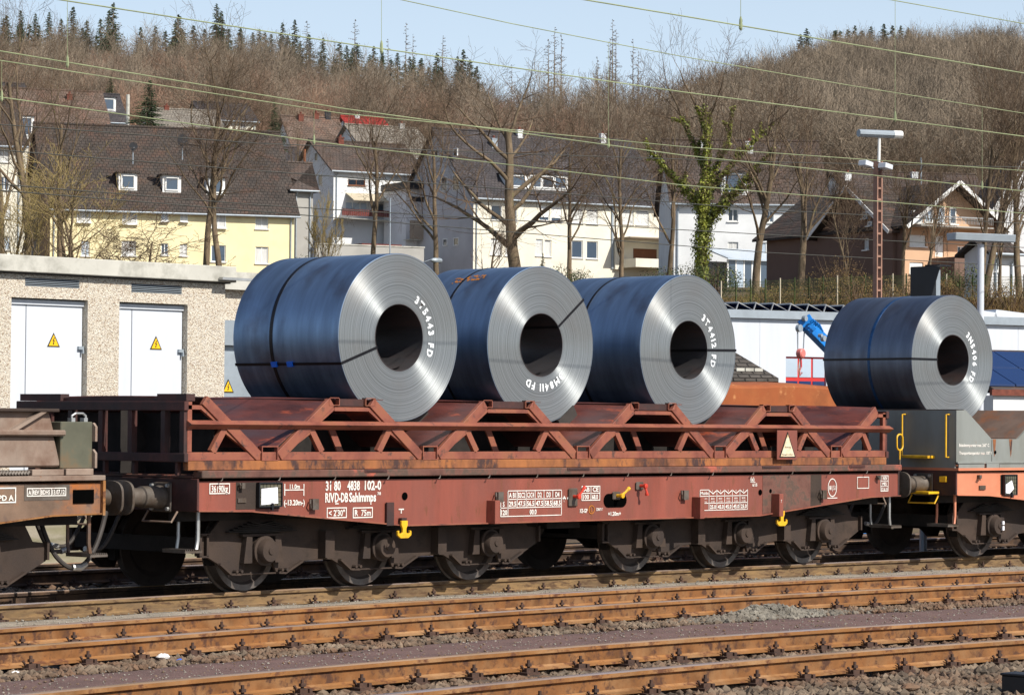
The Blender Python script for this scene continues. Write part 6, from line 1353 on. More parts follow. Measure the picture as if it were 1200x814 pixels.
D = 60.; c = at(1030.5, 157, D); base = at(1028, 400, D); tl = thing('lattice_light_mast', (base[0], base[1], -.3), 'tall pinkish lattice mast with a long lamp housing on top', 'light mast'); tl['_off'] = [float(base[0]), float(base[1]), -.3]
lamp_bar(tl, c, .95, .2, .16, 118)
mb = MB(); mb.tube([tuple(at(1030, 190, D)), tuple(at(1030.5, 160, D))], .03, 8); obj('top_tube', mb, 'window_frame', tl)
zt = at(1029, 188, D)[2]; hw = .075
for dx in (-hw, hw):
    mb = MB(); mb.box(base[0]+dx-.018, base[0]+dx+.018, base[1]-.05, base[1]+.05, -.3, zt); obj('mast_leg', mb, 'lattice_paint', tl)
z = 0.2
while z < zt-.1:
    mb = MB(); mb.box(base[0]-hw+.019, base[0]+hw-.019, base[1]-.04, base[1]+.04, z, z+.04); obj('rung', mb, 'lattice_paint', tl); z += .235
for sx, px, py in ((-1, 1014, 193), (1, 1037, 196)):
    q = at(px, py, D); mb = MB(); e = np.array([.9, -.44, 0])
    mb.prism([(q[0]-.12, q[2]-.02), (q[0]+.14, q[2]-.05), (q[0]+.16, q[2]+.05), (q[0]-.10, q[2]+.09)], q[1]-.1, q[1]+.1); fl = obj('floodlight', mb, 'door_white', tl, bevel=.01); mb = MB(); mb.tube([(q[0], q[1], q[2]), (base[0], base[1], zt-.2)], .015, 6); obj('bracket', mb, 'galvanised', fl)
D = 50.; tp_ = thing('lamp_post', (0, 0, 0), 'white lamp post with long flat blue grey lamp head at the right', 'lamp post'); q = at(1149, 400, D); tp_.location = (q[0], q[1], -.3); tp_['_off'] = [float(q[0]), float(q[1]), -.3]
mb = MB(); zt = at(1149, 286, D)[2]; mb.tube([(q[0], q[1], -.3), (q[0], q[1], zt)], .058, 14); obj('post', mb, 'door_white', tp_, smooth=True)
c = at(1150, 279, D); e = np.array([math.sin(rad(112)), math.cos(rad(112))]); mb = MB(); s = np.array([e[1], -e[0]]); vs = []
for sgn in (-1, 1):
    for (a, z) in ((-.13, -.06), (.13, -.06), (.15, .07), (-.15, .07)): vs.append((c[0]+e[0]*sgn*.62+s[0]*a, c[1]+e[1]*sgn*.62+s[1]*a, c[2]+z))
mb.add(vs, [(3, 2, 1, 0), (4, 5, 6, 7), (0, 1, 5, 4), (1, 2, 6, 5), (2, 3, 7, 6), (3, 0, 4, 7)]); hd = obj('lamp_head', mb, 'galvanised', tp_, bevel=.01)
# black signal
D = 46.; q = at(1089, 400, D); ts = thing('signal', (q[0], q[1], -.3), 'black hooded railway signal box behind the dark coil', 'signal'); ts['_off'] = [float(q[0]), float(q[1]), -.3]
s_ = D/3397.; z0 = at(1089, 350, D)[2]; z1 = at(1089, 312.5, D)[2]; mb = MB(); mb.box(q[0]-.18, q[0]+.12, q[1]-.05, q[1]+.25, z0-.3, z1); obj('signal_box', mb, 'black_metal', ts, bevel=.01); mb = MB(); mb.box(q[0]+.13, q[0]+.27, q[1]-.02, q[1]+.2, z0-.2, z1-.04); obj('side_box', mb, 'galvanised', ts); mb = MB()
mb.prismx([(q[1]-.33, z1-.02), (q[1]-.05, z1+.02), (q[1]-.05, z0-.1), (q[1]-.12, z0-.1)], q[0]-.20, q[0]-.18); mb.box(q[0]-.2, q[0]+.12, q[1]-.33, q[1]-.05, z1+.0, z1+.02); obj('hood', mb, 'black_metal', ts); mb = MB(); mb.tube([(q[0], q[1]+.1, -.3), (q[0], q[1]+.1, z0-.25)], .06, 8); obj('post', mb, 'galvanised', ts)
def pole(px, yt, yb, d, r, m, name, label, cat='pole'):
    a, b = at(px, yt, d), at(px, yb, d); mb = MB(); z0 = min(terr(a[0], a[1]), b[2]); mb.tube([(a[0], a[1], z0), (a[0], a[1], a[2])], [r, r*.8], 8); o_ = obj(name, mb, m, smooth=True); setp(o_, label, cat); return o_
pole(150, 111, 150, 235, .18, 'concrete', 'light_pole', 'pale concrete pole between the conifer and the white dormer house')
pole(357, 175, 215, 230, .13, 'wood_brown', 'wooden_pole', 'orange brown wooden pole in front of the white gable')
pole(1079.5, 185, 215, 205, .07, 'galvanised', 'roof_mast', 'thin blue grey mast above the long low brown roof')
pole(457.5, 232, 285, 190, .05, 'galvanised', 'street_lamp', 'thin street lamp post in front of the white house', 'street lamp')
q = at(503, 306, 150); sl_ = thing('street_lamp', (q[0], q[1], 7.6), 'small curved street lamp just above the second coil', 'street lamp'); sl_['_off'] = [float(q[0]), float(q[1]), 7.6]
mb = MB(); mb.tube([tuple(at(487, 335, 150)), tuple(at(489, 316, 150)), tuple(at(497, 307, 150)), tuple(at(506, 304, 150))], .035, 7); obj('arm', mb, 'galvanised', sl_); mb = MB(); mb.lathe([(-.4, .0001), (-.3, .1), (0, .16), (.35, .12), (.45, .0001)], tuple(at(511, 305, 150)), 'x', 10); obj('lamp_head', mb, 'galvanised', sl_, smooth=True)
# embankment fence
def fence(px0, px1, d, yt, label, n):
    A = at(px0, yt, d); B = at(px1, yt+8, d+10); tf = thing('mesh_fence', (A[0], A[1], terr(A[0], A[1])), label, 'fence'); tf['_off'] = [float(A[0]), float(A[1]), float(terr(A[0], A[1]))]
    for i in range(n+1):
        P = A+(B-A)*i/n; z = terr(P[0], P[1]); mb = MB(); mb.box(P[0]-.022, P[0]+.022, P[1]-.022, P[1]+.022, z-.2, z+1.25); obj('fence_post', mb, 'wall_beige' if i % 4 == 0 else 'bush_green', tf)
        if i < n:
            Q = A+(B-A)*(i+1)/n; zq = terr(Q[0], Q[1]); mb = MB()
            for k in range(9): h = .1+k*.13; mb.tube([(P[0], P[1], z+h), (Q[0], Q[1], zq+h)], .006, 3, cap=False)
            for k in range(1, 14): f_ = k/14; X = P+(Q-P)*f_; zz = z+(zq-z)*f_; mb.tube([(X[0], X[1], zz+.1), (X[0], X[1], zz+1.18)], .005, 3, cap=False)
            obj('fence_panel', mb, 'bush_green', tf)
fence(845, 1200, 113, 336, 'thin green wire mesh fence along the top of the embankment', 22)
# ================================================================== OVERHEAD WIRES
def wire(name, lab, contact, zc, mess=None, droppers=(), up=()):
    P = [onz(x, y, zc) for x, y in contact]
    A = np.array([p[:2] for p in P]); k = np.polyfit(A[:, 0], A[:, 1], min(2, len(A)-1))
    tt = thing(name, (float(A[0, 0]), float(A[0, 1]), 0), lab, 'overhead line', group='overhead wires above the tracks'); tt['_off'] = [float(A[0, 0]), float(A[0, 1]), 0]
    s0 = (A[1]-A[0])/np.linalg.norm(A[1]-A[0]); s1 = (A[-1]-A[-2])/np.linalg.norm(A[-1]-A[-2])
    pts = [(*(A[0]-s0*25), zc)]+[tuple(p) for p in P]+[(*(A[-1]+s1*60), zc)]
    mb = MB(); mb.tube(pts, .0066, 5); obj('contact_wire', mb, 'wire_copper', tt)
    def onw(px, py):   # on the vertical sheet through the contact wire
        t0, t1 = 5., 90.
        for _ in range(40):
            tm = (t0+t1)/2; q = at(px, py, tm); yy = np.interp(q[0], A[:, 0], A[:, 1]) if A[0, 0] < q[0] < A[-1, 0] else (A[0, 1]+(q[0]-A[0, 0])*s0[1]/s0[0] if q[0] < A[0, 0] else A[-1, 1]+(q[0]-A[-1, 0])*s1[1]/s1[0])
            if q[1] < yy: t0 = tm
            else: t1 = tm
        return at(px, py, t0)
    if mess:
        M_ = [onw(x, y) for x, y in mess]; d0 = M_[0]-M_[1]; d1 = M_[-1]-M_[-2]; mb = MB(); mb.tube([tuple(M_[0]+d0*3)]+[tuple(p) for p in M_]+[tuple(M_[-1]+d1*4)], .006, 5); obj('messenger_wire', mb, 'wire_copper', tt)
    for x, ya_, yb2 in droppers:
        a, b = onw(x, yb2), onw(x, ya_); mb = MB(); mb.tube([tuple(a), tuple(b)], .0035, 4); dp = obj('dropper', mb, 'wire_copper', tt); mb = MB(); mb.lathe([(-.05, .008), (-.03, .018), (.05, .014), (.08, .006)], (a[0], a[1], a[2]), 'z', 6); obj('clamp', mb, 'wire_copper', dp)
wire('overhead_line', 'nearest overhead wire, running across the upper right sky', [(685, 0), (800, 19), (1000, 52.5), (1200, 86)], 5.6, None, [(868, -60, 29.5)])
wire('overhead_line', 'overhead wire crossing from upper left over the hill skyline, with long dropper at right', [(70, 0), (400, 50.5), (800, 108), (1200, 160)], 5.6, [(1049, 1), (1200, 28)], [(447, -70, 57), (1049, 1, 138)])
wire('overhead_line', 'overhead wire above the wagons with thin messenger wire', [(0, 60), (400, 127), (800, 182), (1200, 224)], 5.6, [(470, 0), (600, 28), (713, 50), (800, 66.5), (1000, 101), (1200, 133)], [(79, -30, 74), (713, 50, 169), (1151, 126, 218)])
wire('overhead_line', 'lowest of the thick overhead wires, passing in front of the house roofs', [(0, 114), (400, 170), (800, 217), (1200, 250)], 5.6, [(0, 71), (400, 133), (800, 172), (1200, 200)], [(2, 71, 114), (368, 128, 165)])
def thin(pts, d0, d1, lab):
    mb = MB(); n = len(pts); P = [at(x, y, d0+(d1-d0)*i/(n-1)) for i, (x, y) in enumerate(pts)]; a = P[0]+(P[0]-P[1]); b = P[-1]+(P[-1]-P[-2]); mb.tube([tuple(a)]+[tuple(p) for p in P]+[tuple(b)], .012, 4); o_ = obj('cable', mb, 'wire_dark', fix=False); setp(o_, lab, 'cable', 'thin distant cables'); return o_
thin([(0, 176), (300, 200), (600, 222), (900, 246), (1200, 262)], 62, 95, 'thin dark cable strung in front of the house walls, upper one')
thin([(0, 216), (300, 240), (600, 258), (900, 275), (1200, 290)], 62, 95, 'thin dark cable strung in front of the house walls, middle one')
thin([(0, 146), (300, 168), (600, 180), (900, 190), (1200, 196)], 66, 98, 'thin dark cable passing near the ridge tiles of the houses')
thin([(330, 250), (600, 272), (900, 296), (1200, 312)], 70, 96, 'thin dark cable strung low over the lower windows')
# ================================================================== TREES
def tubes(S, sides):
    """S: (n,8) p0 p1 r0 r1 -> verts, faces (quads) vectorised"""
    S = np.asarray(S, np.float64); n = len(S); d = S[:, 3:6]-S[:, :3]; ln = np.linalg.norm(d, axis=1, keepdims=True); d = d/np.maximum(ln, 1e-9)
    ref = np.where(np.abs(d[:, 2:3]) < .9, np.array([[0, 0, 1.]]), np.array([[1., 0, 0]])); a = np.cross(d, ref); a /= np.linalg.norm(a, axis=1, keepdims=True); b = np.cross(d, a)
    k = np.arange(sides)*2*math.pi/sides; c = np.cos(k)[None, :, None]; s = np.sin(k)[None, :, None]
    ring = a[:, None]*c+b[:, None]*s; V0 = S[:, None, :3]+ring*S[:, None, 6:7]; V1 = S[:, None, 3:6]+ring*S[:, None, 7:8]
    V = np.concatenate([V0, V1], 1).reshape(-1, 3); i = np.arange(sides); j = (i+1) % sides
    F = np.stack([i, j, j+sides, i+sides], 1)[None]+(np.arange(n)*2*sides)[:, None, None]; return V, F.reshape(-1, 4)
def skeleton(seed, H, W, clear=.3, nmain=8, lv=4, up=.4, r0=None, kids=(7, 6, 5, 4), ang=50, droop=0., twin=0, lean=0., wob=.16, topfrac=.97, rmin=.009, leader=.65):
    rg = random.Random(seed); out = {0: [], 1: [], 2: [], 3: [], 4: [], 5: []}; r0 = r0 or H*.0135
    def rdir(d, a):
        d = Vector(d).normalized(); p = d.orthogonal().normalized(); q = Matrix.Rotation(rg.uniform(0, 2*math.pi), 3, d) @ p; return (d*math.cos(a)+q*math.sin(a)).normalized()
    def grow(p, d, L_, r, lvl):
        n = max(3, int(L_/ (H*.045))) if lvl < 2 else (4 if lvl < 3 else 3); st = L_/n; pts = [(p.copy(), r)]; dd = d.copy()
        for i in range(n):
            dd = (dd+Vector((rg.uniform(-1, 1), rg.uniform(-1, 1), rg.uniform(-.6, .6)))*wob*(1.3 if lvl else .35)+Vector((0, 0, 1))*up*.16*(1 if lvl else 0)-Vector((0, 0, droop*.1*lvl))).normalized()
            p = p+dd*st; rr = max(rmin, r*(1-(i+1)/n*(.72 if lvl else .55))); pts.append((p.copy(), rr))
        for (a, ra), (b, rb) in zip(pts, pts[1:]): out[lvl].append((*a, *b, ra, rb))
        if lvl >= lv: return
        nk = kids[lvl] if lvl else nmain
        lo = clear if lvl == 0 else .22
        for k in range(nk):
            f = lo+(1-lo)*((k+rg.random()*.8)/nk); f = min(f, .985); x = f*n; i = int(x); q = pts[i][0].lerp(pts[min(i+1, n)][0], x-i); rq = pts[i][1]*(1-(x-i))+pts[min(i+1, n)][1]*(x-i)
            dloc = (pts[min(i+1, n)][0]-pts[i][0]).normalized(); a_ = rad(ang)*rg.uniform(.65, 1.15)*(1.0 if lvl else (1.15-.5*f))
            cl = L_*(rg.uniform(.5, .75) if lvl else rg.uniform(.42, .62)*(1.25-.45*f))*(1-.3*f if lvl else 1)
            grow(q, rdir(dloc, a_), cl, max(rmin, rq*rg.uniform(.42, .66)), lvl+1)
        if lvl: grow(pts[-1][0], rdir(dd, .3), L_*.45, max(rmin, pts[-1][1]*.9), lvl+1)
    stems = twin or 1
    for s in range(stems):
        d = Vector((rg.uniform(-.06, .06)+lean, rg.uniform(-.06, .06), 1)).normalized() if stems == 1 else rdir(Vector((lean, 0, 1)), rg.uniform(.12, .4))
        grow(Vector((rg.uniform(-.25, .25)*(stems > 1)*H*.04, 0, 0)), d, H*leader*(1 if not s else rg.uniform(.75, 1)), r0*(1 if not s else .8), 0)
    allp = np.array([x for l in out.values() for x in l]); zs = np.percentile(allp[:, 5], 98.3); xy = np.percentile(np.abs(allp[:, :2]), 99)
    sz = H/zs; sx = (W/2)/xy
    for l in out:
        if out[l]:
            A = np.array(out[l]); A[:, [0, 1, 3, 4]] *= sx; A[:, [2, 5]] *= sz; out[l] = A
    return out
def bare_tree(name, label, px, d, ytop, spread, seed, m='twig', ivy=0, group='bare trees along the embankment', ybase=None, cat='tree', **kw):
    q = at(px, 320, d); zb = terr(q[0], q[1])-.15; H = at(px, ytop, d)[2]-zb; W = spread*d/3397.
    sk = skeleton(seed, H, W, **kw); t = thing(name, (q[0], q[1], zb), label, cat, group=group)
    V, F = tubes(sk[0], 9); tr = npobj('trunk', V, F, 'bark', t, smooth=True)
    if len(sk[1]):
        V, F = tubes(sk[1], 6); npobj('limbs', V, F, 'bark', t, smooth=True)['kind'] = 'stuff'
    R_ = [sk[l]*np.array([1, 1, 1, 1, 1, 1, .85, .85]) for l in (2, 3, 4, 5) if len(sk[l])]
    V, F = tubes(np.concatenate(R_), 3); c = npobj('crown', V, F, m, t); c['kind'] = 'stuff'
    if ivy:
        base = np.concatenate([sk[0], sk[1][:int(len(sk[1]))]]+([sk[2][::4]] if len(sk[2]) else [])); base = base[(base[:, 2] < H*.68)]
        w_ = np.linalg.norm(base[:, 3:6]-base[:, :3], axis=1)*(base[:, 6]+.05)*np.exp(-base[:, 2]/H*1.2); i = RNG.choice(len(base), ivy, p=w_/w_.sum()); f = RNG.random((ivy, 1)); P = base[i, :3]*(1-f)+base[i, 3:6]*f
        n = RNG.normal(size=(ivy, 3)); n /= np.linalg.norm(n, axis=1, keepdims=True); hfac = np.clip(1.25-P[:, 2:3]/H*1.5, .3, 1)*(1+.55*np.sin(P[:, 2:3]*2.1+1)*np.sin(P[:, 2:3]*.83)+.3*np.sin(P[:, 0:1]*5+P[:, 2:3]*3)); P = P+n*(base[i, 6:7]+RNG.uniform(0, .34, (ivy, 1))*hfac)
        u = np.cross(n, RNG.normal(size=(ivy, 3))); u /= np.linalg.norm(u, axis=1, keepdims=True); v = np.cross(n, u)+n*.4; s = RNG.uniform(.03, .07, (ivy, 1))
        V = np.stack([P-u*s, P-v*s*.8, P+u*s, P+v*s*1.1], 1).reshape(-1, 3); F = np.arange(ivy*4).reshape(-1, 4); npobj('ivy', V, F, 'ivy', t)['kind'] = 'stuff'
    return t
BT = [ # px, d, ytop, spread, label, extra
 (33, 150, -18, 190, 'thick bare tree at the left edge with wide forked crown', dict(seed=11, nmain=9, clear=.28, ang=42)),
 (2, 158, 0, 120, 'bare tree half cut by the left photo edge', dict(seed=12, nmain=8, clear=.3)),
 (70, 165, 30, 110, 'bare tree just right of the thick forked one at left', dict(seed=13, nmain=8, clear=.35)),
 (241, 148, 22, 170, 'tall bare tree with straight trunk left of its leaning neighbour before the yellow house', dict(seed=14, nmain=10, clear=.42, ang=54, leader=.8)),
 (258, 147, 40, 150, 'leaning bare tree right of the straight trunk before the yellow house', dict(seed=25, nmain=9, clear=.4, lean=.12, leader=.8, ang=50)),
 (438, 152, 84, 130, 'bare tree before the white house balcony', dict(seed=16, nmain=9, clear=.42, ang=46, leader=.75)),
 (512, 150, 76, 120, 'bare tree before the big grey slate gable', dict(seed=17, nmain=9, clear=.34, ang=44, leader=.75)),
 (607, 142, 62, 250, 'broad oak like bare tree with thick trunk in the centre', dict(seed=18, nmain=10, clear=.26, ang=54, r0=.34, up=.45, wob=.2)),
 (728, 146, 84, 130, 'slender many branched bare tree at the right end of the cream house', dict(seed=19, nmain=12, clear=.22, ang=34, leader=.85, r0=.13)),
 (820, 138, 38, 175, 'big tree wrapped in green ivy right of the third coil', dict(seed=20, nmain=9, clear=.3, ang=48, ivy=20000, r0=.28)),
 (886, 132, 66, 170, 'bare tree with straight trunk between ivy tree and white house', dict(seed=21, nmain=9, clear=.38, ang=46, r0=.2, leader=.75)),
 (936, 133, 92, 150, 'bare forked tree in front of the conservatory', dict(seed=22, nmain=8, clear=.34, ang=44, r0=.19, leader=.75)),
 (1058, 130, 150, 90, 'thin dark bare tree just right of the lattice mast', dict(seed=23, nmain=8, clear=.42, ang=40, r0=.11, leader=.8)),
 (1086, 128, 168, 70, 'crooked twin stemmed bare tree before the orange brick gable', dict(seed=24, nmain=6, clear=.5, twin=2, r0=.09, wob=.3, leader=.8)),
 (1152, 131, 38, 150, 'tall bare tree behind the flat lamp head', dict(seed=35, nmain=10, clear=.3, ang=40, r0=.17, twin=2, leader=.8)),
 (1195, 133, 56, 140, 'bare tree at the right photo edge', dict(seed=36, nmain=9, clear=.3, ang=44, r0=.17, leader=.75)),
 (995, 126, 186, 60, 'slim pale stemmed young tree in front of the shaded brick wing', dict(seed=27, nmain=9, clear=.25, ang=34, r0=.07, leader=.85)),
 (784, 150, 92, 110, 'bare tree behind the ivy covered tree on its left', dict(seed=28, nmain=9, clear=.3, ang=42)),
 (668, 175, 108, 110, 'distant bare tree right of the broad central tree', dict(seed=29, nmain=9, clear=.3, ang=42)),
 (345, 215, 118, 70, 'small bare tree in the gap between yellow and white houses', dict(seed=30, nmain=7, clear=.3, r0=.1, kids=(6, 5, 4, 3))),
 (574, 120, 225, 60, 'thin young tree left of the broad central trunk', dict(seed=31, nmain=8, clear=.2, r0=.06, kids=(5, 4, 3, 2), leader=.85)),
 (1172, 122, 180, 70, 'young bare tree by the small white outbuilding', dict(seed=32, nmain=8, clear=.3, r0=.08, kids=(6, 5, 4, 3))),
]
for px, d, yt, sp, lab, kw in BT:
    kw = dict(kw); kw.setdefault('kids', (7, 6, 5, 3)); kw.setdefault('rmin', .0062); kw.setdefault('up', .28); kw['ang'] = kw.get('ang', 50)+6; kw.setdefault('wob', .19); kw.setdefault('lv', 4); seed = kw.pop('seed'); bare_tree('bare_tree', lab, px, d, yt, sp*1.22, seed, **kw)
bare_tree('young_tree', 'bushy yellow twigged young tree in front of the yellow house', 92, 118, 178, 185, 41, m='twig_pale', nmain=7, clear=.12, ang=48, twin=3, kids=(5, 4, 3, 2), r0=.10, up=.9, leader=.8)
bare_tree('young_tree', 'yellow twigged shrub at the foot of the left edge trees', 18, 120, 215, 110, 42, m='twig_pale', nmain=7, clear=.05, ang=46, twin=3, kids=(5, 4, 3, 2), r0=.08, up=.9, leader=.8)
bare_tree('young_tree', 'low bare tree spreading over the yellow house lower windows', 170, 116, 250, 190, 43, nmain=7, clear=.1, ang=58, twin=3, kids=(5, 4, 3, 2), r0=.08, up=.3, leader=.7)
bare_tree('birch_sapling', 'thin white stemmed saplings right of the yellow house', 378, 150, 232, 46, 44, m='twig_pale', nmain=6, clear=.2, ang=28, twin=3, kids=(4, 4, 3, 2), r0=.05, leader=.9)

def shrub(name, label, px, d, ybot, w, h, m, n=1500, seed=1, stems=True, leaf=.06, group='shrubs along the embankment'):
    q = at(px, 320, d); zb = terr(q[0], q[1])-.1; t = thing(name, (q[0], q[1], zb), label, 'shrub', group=group); r = np.random.default_rng(seed)
    nl = 7; cs = r.uniform(-1, 1, (nl, 3))*np.array([w*.3, w*.3, h*.2])+np.array([0, 0, h*.5]); i = r.integers(0, nl, n); v = r.normal(size=(n, 3)); v /= np.linalg.norm(v, axis=1, keepdims=True); P = cs[i]+v*r.uniform(.4, 1, (n, 1))**.5*np.array([w*.28, w*.28, h*.34]); P[:, 2] = np.abs(P[:, 2])
    u = r.normal(size=(n, 3)); u /= np.linalg.norm(u, axis=1, keepdims=True); x = np.cross(v, u); s = r.uniform(.5, 1.2, (n, 1))*leaf; V = np.stack([P-u*s, P-x*s*.6, P+u*s, P+x*s*.6], 1).reshape(-1, 3); c = npobj('foliage', V, np.arange(4*n).reshape(-1, 4), m, t); c['kind'] = 'stuff'
    k = 26; a = r.uniform(0, 6.28, k); rr = r.uniform(0, w*.45, k); S_ = np.c_[rr*.2*np.cos(a), rr*.2*np.sin(a), np.zeros(k), rr*np.cos(a), rr*np.sin(a), r.uniform(.5, 1, k)*h, np.full(k, .025), np.full(k, .006)]
    V, F = tubes(S_, 3); npobj('stems', V, F, 'twig', t)['kind'] = 'stuff'
SH = [(668, 128, 2.0, 1.6, 'bush_green', 'dark green bush showing between second and third coils'), (840, 123, 2.6, 1.8, 'bush_green', 'dark green clipped bush at the foot of the ivy tree'), (800, 125, 3.2, 1.6, 'bush_green', 'green shrub left of the ivy tree foot'), (985, 121, 3.0, 2.2, 'bush_brown', 'olive brown shrub before the shaded brick wing'),
      (1005, 117, 3.4, 1.6, 'bush_brown', 'low brown shrub left of the lattice mast'), (1120, 121, 2.2, 1.9, 'bush_green', 'round dark shrub before the orange terrace'), (1108, 118, 1.6, 1.2, 'bush_brown', 'small brown shrub beside the black signal'), (1070, 119, 2.4, 1.3, 'bush_brown', 'brown shrub below the twin stemmed tree'),
      (905, 117, 3.5, 1.0, 'bush_brown', 'low dry shrub before the conservatory'), (1150, 116, 4., 1.4, 'bush_brown', 'dry undergrowth clump behind the lamp post'), (1185, 116, 4., 1.5, 'bush_brown', 'dry undergrowth clump at the right photo edge'), (950, 116, 3., 1.2, 'bush_brown', 'dry clump between the two bare trunks'), (372, 170, 2.4, 2.6, 'bush_green', 'yellow green rounded shrub in front of the white gable'),
      (1040, 116, 3., 1.2, 'bush_brown', 'dry undergrowth right of the lattice mast'), (410, 175, 6, 1.6, 'bush_brown', 'dry brown hedge on the concrete retaining wall')]
for k, (px, d, w, h, m, lab) in enumerate(SH): shrub('shrub', lab, px, d, 0, w, h, m, n=1700, seed=k+5, leaf=.05 if m == 'bush_green' else .035)
# little spruce by the coil 2
def conifer_mesh(seed, H, W, sparse=False, nwh=None, bottom=.1):
    r = random.Random(seed); V = []; F = []; tr = []; lop = r.uniform(0, 6.28)
    nb = 300 if not sparse else 62
    for i in range(nb):
        f = bottom+(1-bottom)*((i+r.random())/nb)**(.85 if not sparse else 1.0); z = f*H; a = r.uniform(0, 6.28)
        L_ = ((W/2)*(1-f)**.72+.05)*r.uniform(.55, 1.15)*(1+.18*math.cos(a-lop)) if not sparse else ((W/2)*(1-f)**.6+.15)*r.uniform(.35, 1.2)
        dr = (.35 if not sparse else r.uniform(-.25, .35))*L_; ca, sa = math.cos(a), math.sin(a)
        tr.append((0, 0, z, ca*L_, sa*L_, z-dr+.15*L_, .035, .012))
        k = max(2, int(L_*(2.6 if not sparse else 3.)))
        for j in range(k):
            q = (j+.5+r.uniform(-.2, .2))/k; cx, cy, cz = ca*L_*q, sa*L_*q, z-dr*q+.15*L_*q*q; s = (.62*(.25+.75*(1-f)) if not sparse else .17)*(1.2-.55*q)
            for sd in (-1, 1):
                o_ = len(V); ex, ey = -sa*sd, ca*sd; w2 = s*r.uniform(.6, 1.2); d1, d2 = r.uniform(.25, .9)*s, r.uniform(.3, 1.1)*s
                V += [(cx, cy, cz+.05), (cx+ca*s*.5+ex*w2*.6, cy+sa*s*.5+ey*w2*.6, cz-d1*.3), (cx+ca*s*.9+ex*w2*.7, cy+sa*s*.9+ey*w2*.7, cz-d2), (cx-ca*s*.2+ex*w2*.5, cy-sa*s*.2+ey*w2*.5, cz-d1)]; F.append((o_, o_+1, o_+2, o_+3))
    return V, F, tr
mat('needles_dull', L(66, 70, 48), vary=.3, vscale=.8, dirt=L(96, 80, 60), damt=.45, dscale=.5, rough=.9)
PROTO = {}
def conifer(name, label, px, d, ytop, H, W, kind='dark', m='needles', group='dark conifers on the skyline', cat='tree'):
    q = at(px, ytop, d); zt = q[2]; zb = terr(q[0], q[1]) if H is None else zt-H
    H = zt-zb; key = (kind, m)
    if key not in PROTO:
        PROTO[key] = []
        for s in range(3):
            V, F, tr = conifer_mesh(s+(10 if kind != 'dark' else 0), 20., 7.5 if kind == 'dark' else 6.5, kind != 'dark')
            PROTO[key].append((V, F, tr))
    V, F, tr = random.choice(PROTO[key]); kk = str(key)+str(PROTO[key].index((V, F, tr)))
    t = thing(name, (q[0], q[1], zb), label, cat, random.uniform(0, 6.28), group=group)
    if kk not in PROTO:
        c = npobj('crown', V, F, m, t); Vt, Ft = tubes([(0, 0, 0, 0, 0, 10, .26, .15), (0, 0, 10, 0, 0, 19.8, .15, .02)], 6); k_ = npobj('trunk', Vt, Ft, 'bark', t, smooth=True); Vb, Fb = tubes(tr, 3); b_ = npobj('limbs', Vb, Fb, 'twig', t); b_['kind'] = 'stuff'; c['kind'] = 'stuff'; PROTO[kk] = (c, k_, b_)
    else:
        for o_ in PROTO[kk]: c = o_.copy(); COL.objects.link(c); c.parent = t
    t.scale = (W/7.5, W/7.5, H/20.)
    return t
con = [(8, 18, 590), (24, 12, 590), (42, 16, 592), (58, 14, 590), (72, 22, 590), (86, 8, 594), (102, 24, 590), (133, 3, 560), (128, 12, 600), (118, 22, 590), (165, 32, 590), (182, 30, 590), (194, 36, 590), (206, 24, 590), (214, 34, 590), (227, 30, 590), (240, 34, 590), (255, 38, 590), (268, 34, 590), (282, 34, 592), (296, 38, 590), (304, 34, 590), (318, 40, 590), (337, 42, 590), (352, 50, 590), (362, 40, 590), (379, 44, 590), (398, 50, 590), (414, 56, 590), (438, 54, 590), (448, 60, 590), (466, 62, 590), (480, 66, 590), (494, 68, 590), (512, 62, 590), (543, 58, 590), (536, 66, 590), (551, 70, 590), (945, 33, 590), (978, 36, 590), (985, 36, 590), (1002, 30, 590), (1010, 36, 590), (1021, 31, 590), (1036, 28, 590), (1046, 30, 590), (1056, 30, 590), (1064, 32, 590), (938, 40, 592)]
ORD = ['first', 'second', 'third', 'fourth', 'fifth', 'sixth', 'seventh', 'eighth', 'ninth', 'tenth', 'eleventh', 'twelfth', 'thirteenth', 'fourteenth', 'fifteenth', 'sixteenth', 'seventeenth', 'eighteenth', 'nineteenth', 'twentieth', 'twenty first', 'twenty second', 'twenty third', 'twenty fourth', 'twenty fifth', 'twenty sixth', 'twenty seventh', 'twenty eighth', 'twenty ninth', 'thirtieth']
ORD += ['thirty '+o_ for o_ in ORD[:9]]+['fortieth']+['forty '+o_ for o_ in ORD[:9]]+['fiftieth']+['fifty '+o_ for o_ in ORD[:9]]
rc2 = random.Random(4)
for _ in range(34):
    x = rc2.uniform(0, 560); con.append((x, 20+x*.095+rc2.uniform(2, 16), rc2.uniform(572, 588)))
for _ in range(5): con.append((rc2.uniform(975, 1065), rc2.uniform(34, 42), 590))
con.sort(); cnt = {}
for i, (px, yt, d) in enumerate(con):
    side = 'left skyline above the yellow house' if px < 320 else ('middle skyline left of the larches' if px < 600 else 'top of the right hill'); k = cnt[side] = cnt.get(side, -1)+1
    conifer('conifer', 'dark conifer, %s from the left, on the %s' % (ORD[k], side), px, d, yt, None, random.uniform(9.5, 13.), group='dark conifers on the skyline')
rndc = random.Random(9)
for i, px in enumerate(sorted(rndc.uniform(0, 560) for _ in range(24))):
    d = rndc.uniform(530, 580); q = at(px, 60, d); zb = terr(q[0], q[1]); H = rndc.uniform(16, 22)
    t = conifer('conifer', 'dark conifer, %s from the left, among bare trees just below the skyline' % ORD[i], px, d, 407-0, H, rndc.uniform(9, 12), group='dark conifers below the skyline'); t.location = (q[0], q[1], zb)
